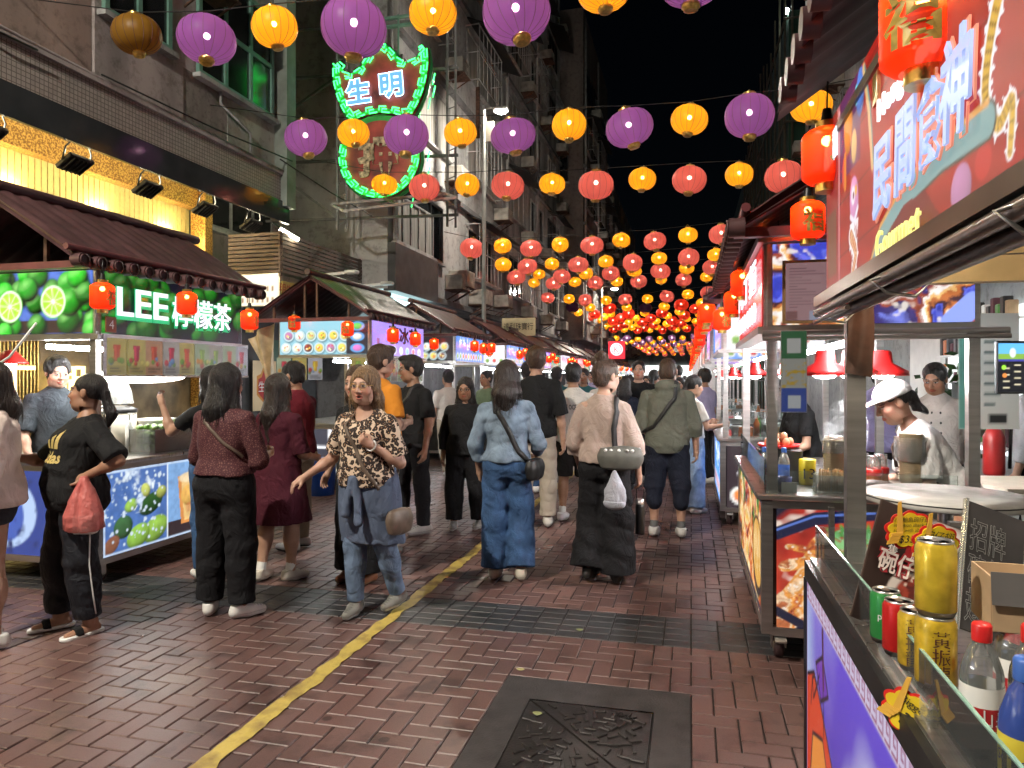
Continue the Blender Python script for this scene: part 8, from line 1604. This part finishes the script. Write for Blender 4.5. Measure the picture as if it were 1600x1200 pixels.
sd = (P2['W'].to_3x3() @ Vector((-1, -.15, 0))).normalized(); b.tube([hp_+sd*.125+Vector((0, 0, -.06)), hp_.lerp(kn_, .5)+sd*.118, kn_+sd*.108, kn_.lerp(an_, .5)+sd*.100, an_+sd*.085+Vector((0, 0, .06))], .0045, 5); o = b.build('white_piping', MT['white']); o.parent = P2['root']; o.matrix_parent_inverse = P2['W'].inverted()
h = P2['J']['wr'][1]; t = thing('carrier_bag', 'thin red plastic carrier bag hanging from the wrist of woman in black', 'bag', h+Vector((.03, -.03, -.02))); b = MB()
red_film, N, L, pb = _nt('red_bag_film'); pb.inputs['Base Color'].default_value = (.66, .17, .15, 1); pb.inputs['Roughness'].default_value = .35; pb.inputs['Alpha'].default_value = .78; pb.inputs['Transmission Weight'].default_value = .0
tcx = N.new('ShaderNodeTexCoord'); nx_ = N.new('ShaderNodeTexNoise'); nx_.inputs['Scale'].default_value = 16; nx_.inputs['Detail'].default_value = 6; L.new(tcx.outputs['Object'], nx_.inputs['Vector']); bpx = N.new('ShaderNodeBump'); bpx.inputs['Strength'].default_value = .9; bpx.inputs['Distance'].default_value = .03; L.new(nx_.outputs['Fac'], bpx.inputs['Height']); L.new(bpx.outputs[0], pb.inputs['Normal'])
b.lathe([(.085, -.30), (.11, -.285), (.105, -.2), (.085, -.12), (.055, -.05), (.03, .0), (.02, .03)], n=36, wob=lambda a, z: (.55+.45*abs(math.cos(a))**.6)*(1+.06*math.sin(7*a+z*30)+.04*math.sin(13*a-z*22)), M=Matrix.Rotation(YAW, 3, 'Z')); b.build('film', red_film, t); b = MB(); b.box((0.01, 0, -.26), (.13, .07, .11), YAW, bev=.01); b.build('contents', MT['white'], t)

# two friends seen from behind
P3 = person('woman with long black hair in maroon lace top and black trousers', G(352, 962), R(-4), 1.66, 'f', 1.20, .0, 'tan', legs=(((.06, .04, -1), (.02, -.02, -1)), ((-.05, .02, -1), (-.02, -.03, -1))), arms=(((.25, .15, -1), (-.35, .9, .1)), ((-.28, .15, -1), (.4, .9, -.1))), head=(-6, 4, 0), top=dict(m=lace, sleeve=1.15, hem=.06, loose=.022, neck=.08, fold=.006), bottom=dict(m=blk2, loose=.030, flare=.012, length=1.95, waist=.17), shoe=wshoe, hair=dict(style='long', c='black', L=.34, wave=.006, wf=45), detail=1.15, footyaw=(-30, 30))
strap_bag('thin brown leather strap across the back of the maroon lace top', P3, (-.08, -.08, .46), (.17, -.04, .18), [(-.02, -.135, .40), (.08, -.145, .30)], taupe, None, None, taupe, name='bag_strap', w=.02)
P4 = person('woman with long dark hair in maroon knee length dress and cream trainers', G(436, 905), R(-12), 1.60, 'f', 1.12, .0, 'light', legs=(((.05, .10, -1), (.0, -.06, -1)), ((-.02, -.04, -1), (0, -.22, -1))), arms=(((.2, .1, -1), (-.25, .9, -.2)), ((-.2, .1, -1), (.3, .9, .0))), top=dict(m=mard, sleeve=1.0, dress=-.42, hem=-.42, loose=.02, fold=.008), bottom=None, shoe=dict(c=(.55, .50, .42), sc=(.6, .58, .52), sock=MT['white']), hair=dict(style='long', c='dark', L=.38, wave=.007, wf=36), detail=1.1, footyaw=(-18, 12))
P5 = person('heavy set man in maroon polo shirt and stone trousers, facing the dessert stall', G(462, 858), R(84), 1.72, 'm', 1.15, .07, 'tan', legs=(((.04, .05, -1), (0, -.02, -1)), ((-.04, -.05, -1), (0, -.04, -1))), arms=(((.15, .25, -1), (0, .95, -.3)), ((-.12, .05, -1), (.25, .55, -.8))), head=(0, 12, 0), top=dict(m=mar, sleeve=.78, hem=-.06, loose=.020, collar=1), bottom=dict(m=khaki, loose=.024), shoe=dict(c=(.45, .45, .44), sc=(.03, .03, .03)), hair=dict(style='short', c='black', t=.014), detail=1.1)
# group behind the leopard blouse
P7 = person('woman with light brown hair in black T-shirt, wide trousers and patterned shoes', G(560, 908), R(160), 1.66, 'f', 1.05, 0, 'pale', arms=(((.3, -.1, -1), (.2, .35, -.9)), ((-.3, .2, -1), (.3, .9, .1))), head=(10, 6, 0), top=dict(m=blk, sleeve=.7, hem=-.02, loose=.02), bottom=dict(m=blk2, loose=.03, flare=.05, length=1.96), shoe=dict(c=(.28, .12, .06), sc=(.2, .13, .07), style='flat'), hair=dict(style='bob', c='brown', L=.22, wave=.006, wf=40), detail=1.0)
P8 = person('tall man in orange T-shirt and plaid shorts behind the leopard blouse woman', G(592, 868), R(-30), 1.86, 'm', 1.12, .03, 'pale', arms=(((.3, -.05, -1), (-.5, .8, .1)), ((-.35, -.05, -1), (.5, .8, .1))), head=(-8, 10, 0), top=dict(m=orange, sleeve=.75, hem=-.06, loose=.02), bottom=dict(m=plaid, loose=.035, length=1.0), shoe=gshoe, hair=dict(style='short', c='brown', quiff=1), detail=1.0)
P9 = person('young man with glasses in black T-shirt and charcoal trousers, bag across chest', G(645, 832), R(150), 1.80, 'm', .98, 0, 'tan', legs=(((.10, .08, -1), (.02, -.04, -1)), ((-.10, -.02, -1), (-.02, -.04, -1))), arms=(((.2, .2, -1), (-.3, .9, -.1)), ((-.22, .0, -1), (-.05, .25, -1))), head=(-38, 6, 0), top=dict(m=blk, sleeve=.78, hem=-.08, loose=.028), bottom=dict(m=cloth('charcoal_cotton', (.022, .022, .026)), loose=.022), shoe=dict(c=(.50, .47, .44), sc=(.55, .52, .5)), hair=dict(style='short', c='black', quiff=1), glasses=MT['black'], detail=1.1)
strap_bag('black sling bag across the chest of the young man with glasses', P9, (-.10, -.06, .45), (.10, .17, .06), [(-.08, .06, .45), (-.03, .155, .34), (.04, .165, .2)], leath, (0.0,), (.12, .05, .075), leath, w=.035)
P10 = person('woman with glasses and long hair in loose black clothes and running shoes', G(728, 826), R(184), 1.58, 'f', 1.18, .02, 'tan', legs=(((.08, .04, -1), (.02, .02, -1)), ((-.08, -.03, -1), (-.04, -.12, -1))), arms=(((.25, -.02, -1), (.05, .2, -1)), ((-.22, -.05, -1), (.0, .15, -1))), head=(0, 8, 0), top=dict(m=blk, sleeve=1.7, hem=-.06, loose=.03, neck=.06), bottom=dict(m=blk2, loose=.045, length=1.94, fold=.011), shoe=dict(c=(.34, .34, .33), sc=(.5, .5, .48)), hair=dict(style='long', c='black', L=.27), glasses=MT['black'], detail=1.1)
# walkers going away
P11 = person('woman with dark hair in pale denim jacket and blue flared jeans', G(792, 905), R(8), 1.70, 'f', 1.02, 0, 'light', legs=(((.05, .12, -1), (.02, -.30, -1)), ((-.02, .02, -1), (-.0, .02, -1))), arms=(((.32, .05, -1), (-.1, .75, -.3)), ((-.30, .02, -1), (.05, .35, -.9))), head=(-4, 2, 0), top=dict(m=denj, sleeve=1.55, hem=.02, loose=.028, collar=1, fold=.010, cuff=.6, name='jacket'), bottom=dict(m=den, loose=.022, flare=.05, length=1.97, fold=.009, waist=.12), shoe=cshoe, hair=dict(style='long', c='dark', L=.22, wave=.005), detail=1.2)
strap_bag('black crossbody bag with wide strap on the woman in denim jacket', P11, (-.10, -.04, .47), (.22, -.05, -.02), [(-.07, -.135, .42), (.04, -.185, .26), (.15, -.175, .10)], leath, (R(70),), (.12, .045, .09), leath, w=.042)
P12 = person('tall man in oversized black T-shirt and pale beige trousers walking away', G(838, 822), R(2), 1.90, 'm', 1.0, 0, 'light', legs=(((.05, .10, -1), (.0, -.05, -1)), ((-.04, -.08, -1), (0, -.55, -1))), arms=(((.2, -.02, -1), (.08, .12, -1)), ((-.2, .05, -1), (0, .6, -.8))), top=dict(m=blk, sleeve=.95, hem=-.10, loose=.04, fold=.010), bottom=dict(m=beigep, loose=.035, length=1.94, fold=.011), shoe=dict(c=(.55, .52, .47), sc=(.5, .48, .44)), hair=dict(style='short', c='brown', quiff=1, t=.018), detail=1.1)
strap_bag('small black waist bag on the hip of the tall man in beige trousers', P12, (.02, -.14, .06), (-.12, -.17, .06), [(-.05, -.165, .06)], leath, (0,), (.09, .04, .06), leath, name='waist_bag')
P13 = person('man in cream printed T-shirt, black shorts and white high socks', G(896, 812), R(0), 1.74, 'm', 1.0, 0, 'tan', legs=(((.05, .10, -1), (.0, -.12, -1)), ((-.04, -.04, -1), (0, -.22, -1))), top=dict(m=white, sleeve=.85, hem=-.08, loose=.035), bottom=dict(m=cloth('black_short_cloth', (.018, .018, .018)), loose=.04, length=1.0), shoe=dict(c=(.62, .60, .62), sc=(.6, .6, .6), sock=MT['white']), hair=dict(style='short', c='black'), detail=1.0)
o = chest_text(P13, 'THE OCEAN', .06, mat('grey_shirt_print', (.22, .23, .22), .7), (0, -.17, .33), (1, 0, 0), (0, 0, 1), w=.27, h=.06, offset=.003); subdiv_text(o, 1); project_print(P13, o)
P14 = person('woman with brown bun in beige wide sleeve top and black wide trousers', G(944, 908), R(-5), 1.71, 'f', .98, 0, 'pale', legs=(((.03, .02, -1), (.0, -.03, -1)), ((-.03, .18, -1), (-.02, -.30, -1))), arms=(((.30, .02, -1), (.06, .26, -1)), ((-.30, .05, -1), (.05, .5, -.7))), head=(-34, 4, 0), top=dict(m=beige, sleeve=1.35, hem=.02, loose=.028, neck=.07, fold=.010, cuff=1.1), bottom=dict(m=blk2, loose=.035, flare=.075, length=1.99, fold=.010, waist=.16), shoe=bshoe, hair=dict(style='bun', c='brown', wave=.005), glasses=MT['gold'], detail=1.2)
sb_ = strap_bag('grey olive shoulder bag with round badges on the woman in beige', P14, (.10, .02, .47), (.17, -.17, .08), [(.11, -.08, .44), (.13, -.16, .28)], leath, (R(10),), (.165, .07, .095), olivebag, name='shoulder_bag', w=.045)
for k, dx in enumerate((-.11, -.07, -.01, .05, .09)):
    b = MB(); b.lathe([(0, 0), (.013, 0), (.013, .004), (0, .005)], (0, 0, 0), 12, M=Matrix.Rotation(R(90), 3, 'X')); o = b.build('badge', (MT['white'], MT['steel'])[k % 2], sb_); o.location = (dx+.005, -.062+.02*abs(dx), .045)
t = thing('grey_cap', 'pale grey cap clipped hanging below the grey olive shoulder bag', 'cap', Vector(P14['T']((.13, -.235, -.09))), R(-5)); vv = Vol((-.15, -.15, -.22), (.15, .15, .12), .007); vv.stack((0, 0, -.06), np.eye(3), [(-.11, .085, .055, 0), (-.02, .078, .05, 0), (.06, .045, .03, 0), (.13, .012, .012, 0)], .01); vv.ripple(.004, 60, 2); co, q = vv.surf(); co = relax(co, q, 2); vmesh('crown', co, q, cloth('pale_grey_twill', (.36, .37, .42)), t); vv = Vol((-.15, -.15, -.25), (.15, .15, .1), .006); vv.ell((0, -.02, -.17), (.085, .045, .05)); vv.cut((0, 0, -.155), (0, 0, 1)); co, q = vv.surf(); vmesh('peak', co, q, cloth('pale_grey_twill', (.36, .37, .42)), t)
h = P14['hands'][0]; t = thing('drink_flask', 'black steel drink flask with silver collar hanging from the hand of woman in beige', 'flask', h+Vector((.02, 0, -.39))); b = MB(); b.lathe([(0, 0), (.034, 0), (.036, .01), (.036, .215), (.03, .235), (0, .235)], n=20); b.build('flask_body', MT['black'], t); b = MB(); b.lathe([(.031, .235), (.031, .275), (0, .275)], n=20); b.build('collar', MT['steel'], t); b = MB(); b.tube([(-.03, 0, .26), (-.028, 0, .35), (0, 0, .385), (.028, 0, .35), (.03, 0, .26)], .004, 5); b.build('handle', MT['black'], t)
P15 = person('man with cropped hair in grey green hooded jacket and navy shorts', G(1043, 838), R(0), 1.77, 'm', 1.08, .03, 'light', legs=(((.08, .02, -1), (.01, .0, -1)), ((-.08, .02, -1), (-.01, -.02, -1))), arms=(((.24, .02, -1), (.05, .25, -1)), ((-.26, .05, -1), (.1, .9, -.25))), head=(-10, 6, 0), top=dict(m=olive, sleeve=1.35, hem=-.10, loose=.03, hood=1, fold=.009, name='jacket'), bottom=dict(m=navy, loose=.04, length=1.02), shoe=dict(c=(.50, .48, .46), sc=(.5, .5, .5), sock=cloth('grey_socks', (.12, .12, .12))), hair=dict(style='buzz', c='brown', t=.003), detail=1.1)
strap_bag('black crossbody strap on the back of the grey green jacket', P15, (.10, -.06, .47), (-.20, .02, .08), [(.07, -.145, .42), (-.04, -.185, .28), (-.15, -.15, .15)], leath, (R(80),), (.12, .05, .10), leath, w=.04)
P16 = person('woman in white T-shirt and wash blue jeans holding food, black hair tied', G(1082, 800), R(-62), 1.60, 'f', .98, 0, 'light', arms=(((.2, .35, -1), (-.1, .9, .1)), ((-.15, .35, -1), (.1, .9, .15))), head=(0, 10, 0), top=dict(m=white, sleeve=.7, hem=.02, loose=.022), bottom=dict(m=cloth('wash_blue_jeans', (.26, .36, .52), 'denim'), loose=.03, flare=.04), shoe=wshoe, hair=dict(style='pony', c='black'), detail=.95)
P1 = person('person in blush white shirt and dark denim shorts at the lemon tea stall', (at(-18, 1010, 4.2).x, at(-18, 1010, 4.2).y, 0), R(150), 1.66, 'f', 1.12, 0, 'light', arms=(((.2, .05, -1), (.05, .3, -1)), ((-.35, .25, -.9), (.1, .8, -.3))), top=dict(m=pinkw, sleeve=1.3, hem=-.06, loose=.045, fold=.012), bottom=dict(m=dshort, loose=.02, length=.35), shoe=wshoe, hair=dict(style='long', c='dark', L=.25), detail=1.0)
# stall keepers and a customer
P17 = person('young man in charcoal shirt working behind the lemon tea counter', tuple(at(88, 700, 6.35).xy)+(0,), R(-150+40), 1.76, 'm', 1.0, 0, 'pale', arms=(((.3, .1, -1), (.0, .5, -.8)), ((-.3, .1, -1), (.1, .5, -.8))), head=(-5, 14, 0), top=dict(m=charc, sleeve=.92, hem=-.08, loose=.032, collar=1), bottom=dict(m=blk2, loose=.02), shoe=bshoe, hair=dict(style='short', c='black', quiff=1, t=.02), detail=1.0)
P23 = person('customer with black hair raising a hand beside the maroon lace top woman', G(332, 900), R(70), 1.66, 'f', 1.0, 0, 'light', arms=(((.2, .2, -1), (.1, .5, -.8)), ((-.2, .75, -.5), (-.1, .35, .95))), head=(0, 0, 0), top=dict(m=blk, sleeve=.6, hem=-.04, loose=.02), bottom=dict(m=den, loose=.02), shoe=wshoe, hair=dict(style='long', c='black', L=.2), hands=(.3, .35), detail=1.0)
P18 = person('woman in white T-shirt, white cap and brown apron leaning over bowls', (1.52, 4.78, 0), R(92), 1.62, 'f', 1.05, 0, 'light', arms=(((.18, .55, -.9), (-.05, 1.0, .25)), ((-.18, .5, -.9), (.15, 1.0, .15))), lean=R(30), head=(0, 16, 0), top=dict(m=cloth('bright_white_cotton', (.74, .74, .74)), sleeve=.85, hem=-.04, loose=.030), bottom=dict(m=blk2, loose=.02), shoe=bshoe, hair=dict(style='pony', c='black'), cap=cloth('white_mesh_cap', (.68, .68, .66)), detail=1.1)
t = thing('apron', 'brown leather bib apron worn by the woman in white cap', 'apron', P18['root'].location, R(92)); vv = Vol((-.4, -.4, .3), (.4, .6, 1.5), .010); Rt = P18['Rt']; sc_p = P18['s']; hipz = np.array([0, 0, .90*sc_p]); vv.stack(hipz, Rt.T, [(-.16, .20, .155, .02), (.10, .185, .165, .012), (.18, .13, .145, .03), (.30, .09, .16, .03)], .01, p=2.4); vv.cut(hipz+Rt @ np.array([0, .03, .2]), Rt @ np.array([0, -1., -.15])); vv.cone((0, .06, .86), (0, .12, .45), .19, .18, .03); co, q = vv.surf(); co = relax(co, q, 2); vmesh('apron_cloth', co, q, brown, t)
b = MB(); [b.tube([Vector(P18['T']((e*.07, .175, .30)))-t.location, Vector(P18['T']((e*.075, .13, .42)))-t.location, Vector(P18['T']((e*.06, .03, .50)))-t.location], .012, 5) for e in (1, -1)]; o = b.build('apron_strap', brown, t); o.rotation_euler = (0, 0, -R(92))
b = MB(); o = P18['J']['wr'][0]; b.tube([o+Vector((.01*math.sin(a), .032*math.cos(a), .032*math.sin(a))) for a in np.linspace(0, 2*PI, 14, endpoint=False)], .006, 6, True); tag(b.build('bangle', mat('pale_jade', (.5, .62, .66), .2)), 'pale jade bangle on the wrist of the woman in white cap', 'bangle')
P19 = person('chef in cream double breasted jacket looking down beside the steel post', tuple(at(1464, 650, 6.1).xy)+(0,), R(165), 1.70, 'm', 1.05, .02, 'tan', arms=(((.22, -.1, -1), (-.3, -.6, -.8)), ((-.22, -.1, -1), (.3, -.6, -.8))), head=(-18, 20, 0), top=dict(m=chefw, sleeve=.9, hem=-.10, loose=.03, collar=1), bottom=dict(m=blk2, loose=.02), shoe=bshoe, hair=dict(style='short', c='black'), detail=1.1)
for i in range(2):
    for k in range(4):
        b = MB(); b.ball((0, 0, 0), (.011, .006, .011), 8, 6); o = b.build('button', MT['black']); c = Vector(P19['T']((-.03+.09*i, .20, .38-.085*k))); o.parent = P19['root']; o.matrix_basis = P19['W'].inverted() @ Matrix.Translation(c); project_print(P19, o, lift=.002)
P20 = person('woman in black T-shirt with hair tied up working inside the noodle stall', tuple(at(1262, 700, 6.3).xy)+(0,), R(110), 1.62, 'f', 1.0, 0, 'light', arms=(((.2, .4, -1), (-.1, .9, -.1)), ((-.2, .4, -1), (.1, .9, -.1))), lean=R(12), head=(0, 14, 0), top=dict(m=blk, sleeve=.7, hem=-.06, loose=.02), bottom=dict(m=blk2, loose=.02), shoe=bshoe, hair=dict(style='bun', c='black'), detail=.95)
P21 = person('worker in lavender shirt, black mask and white cap behind the chef', tuple(at(1378, 650, 7.0).xy)+(0,), R(150), 1.76, 'm', 1.0, 0, 'tan', top=dict(m=cloth('lavender_cotton', (.36, .33, .60)), sleeve=1.7, hem=-.08, loose=.03, collar=1), bottom=dict(m=blk2, loose=.02), shoe=bshoe, hair=dict(style='short', c='black'), cap=cloth('white_worker_cap', (.6, .58, .55)), detail=.95)
vv = Vol((-.12, -.1, -.14), (.12, .16, .1), .006); vv.ell((0, .03, -.02), (.078, .085, .075)); vv.cut((0, .02, 0), (0, -1, 0)); vv.cut((0, 0, .02), (0, -.2, 1)); co, q = vv.surf(); t = thing('face_mask', 'black cloth face mask with a pale round badge on the cap worker', 'mask', P21['head']((0, .02, -.03)), R(150)); vmesh('mask_cloth', co, q, blk, t); b = MB(); b.lathe([(0, 0), (.018, 0), (.018, .004), (.012, .005), (0, .003)], (.02, .118, -.02), 14, M=Matrix.Rotation(R(-90), 3, 'X')); b.build('badge', MT['white'], t)
P22 = person('person in grey shirt and black trousers at the shop by the menu screen', tuple(at(1612, 720, 5.6).xy)+(0,), R(60), 1.74, 'm', 1.0, 0, 'light', top=dict(m=cloth('light_grey_cotton', (.35, .35, .37)), sleeve=1.6, hem=-.06, loose=.03), bottom=dict(m=blk2, loose=.02), shoe=bshoe, hair=dict(style='short', c='black'), detail=.9)

# the crowd further down the street
cw = random.Random(31); tops = [('white', white), ('black', blk), ('navy', navy), ('cream', chefw), ('grey', cloth('mid_grey_cotton', (.16, .16, .17))), ('rust', cloth('rust_cotton', (.30, .08, .04))), ('teal', cloth('teal_cotton', (.04, .14, .16))), ('lilac', cloth('lilac_cotton', (.34, .30, .46))), ('red', cloth('red_cotton', (.36, .03, .03))), ('green', cloth('sage_cotton', (.16, .22, .13)))]; bots = [('jeans', den), ('black trousers', blk2), ('stone trousers', khaki), ('navy trousers', navy)]
protos = []
for k in range(5):
    fem = k in (1, 3); P = person('x', (0, 50+k, 0), 0, (1.74, 1.63, 1.78, 1.66, 1.70)[k], 'f' if fem else 'm', (1.0, 1.0, 1.1, 1.06, 1.0)[k], 0, ('tan', 'light', 'pale', 'tan', 'light')[k], legs=step(.12, .14) if k % 2 == 0 else None, top=dict(m=white, sleeve=(.7, .8, .75, 1.6, .8)[k], hem=-.07, loose=.026), bottom=dict(m=den, loose=.026), shoe=(wshoe, bshoe)[k % 2], hair=dict(style=('short', 'long', 'buzz', 'pony', 'short')[k], c='black', **({'L': .26} if k == 1 else {})), detail=.62)
    protos.append(P['root'])
spots_ = [(825, 770, 0), (975, 765, 0), (998, 758, PI), (1022, 740, 0), (945, 752, PI), (1100, 755, .9), (1062, 742, PI), (870, 742, 0), (912, 735, PI), (700, 745, .6), (760, 740, 2.8), (985, 722, 0), (1040, 715, 0), (1085, 718, -.6), (935, 710, PI), (890, 705, 0), (1010, 703, PI), (1060, 698, 0), (960, 695, 0), (1035, 688, PI), (1000, 682, 0), (1075, 684, 0), (925, 682, 2.5), (980, 672, 0), (1050, 670, PI), (1020, 664, 0), (1092, 668, 0), (800, 728, 0), (845, 715, 3.0), (1005, 655, 0), (1042, 652, PI), (1070, 655, 0), (960, 660, PI), (900, 668, 0), (1025, 645, 0), (985, 645, PI)]
used = set()
for n, (u, v, f) in enumerate(spots_):
    src = protos[n] if n < 5 else copy_tree(protos[n % 5]); kinds = [(a, b_) for a in range(len(tops)) for b_ in range(len(bots)) if (a, b_, n % 5) not in used]; a, b_ = cw.choice(kinds); used.add((a, b_, n % 5))
    p = G(u, v); src.location = p; src.rotation_euler = (0, 0, f+cw.uniform(-.3, .3)); sc_k = cw.uniform(.97, 1.05); src.scale = (sc_k,)*3
    src['label'] = 'distant %s in %s top and %s among the street crowd' % (('short haired man', 'long haired woman', 'crop haired man', 'woman with ponytail', 'slim young man')[n % 5], tops[a][0], bots[b_][0]); src['category'] = 'person'; src['group'] = 'crowd further down the street'
    for c in src.children:
        k = c.name.split('.')[0]
        if k in ('shirt', 'trousers'):
            c.material_slots[0].link = 'OBJECT'; c.material_slots[0].material = tops[a][1] if k == 'shirt' else bots[b_][1]
bin_ = thing('blue_bin', 'round blue plastic bin beside the dessert stall', 'bin', G(500, 772)); b = MB(); b.lathe([(0, 0), (.19, 0), (.22, .42), (.23, .43), (.23, .45), (.2, .45), (0, .44)], n=28); b.build('bin_body', mat('blue_bin_plastic', (.02, .09, .40), .4), bin_); b = MB(); b.lathe([(.235, .45), (.24, .47), (.1, .50), (0, .50)], n=28); b.build('lid', mat('blue_bin_lid', (.03, .10, .42), .35), bin_)
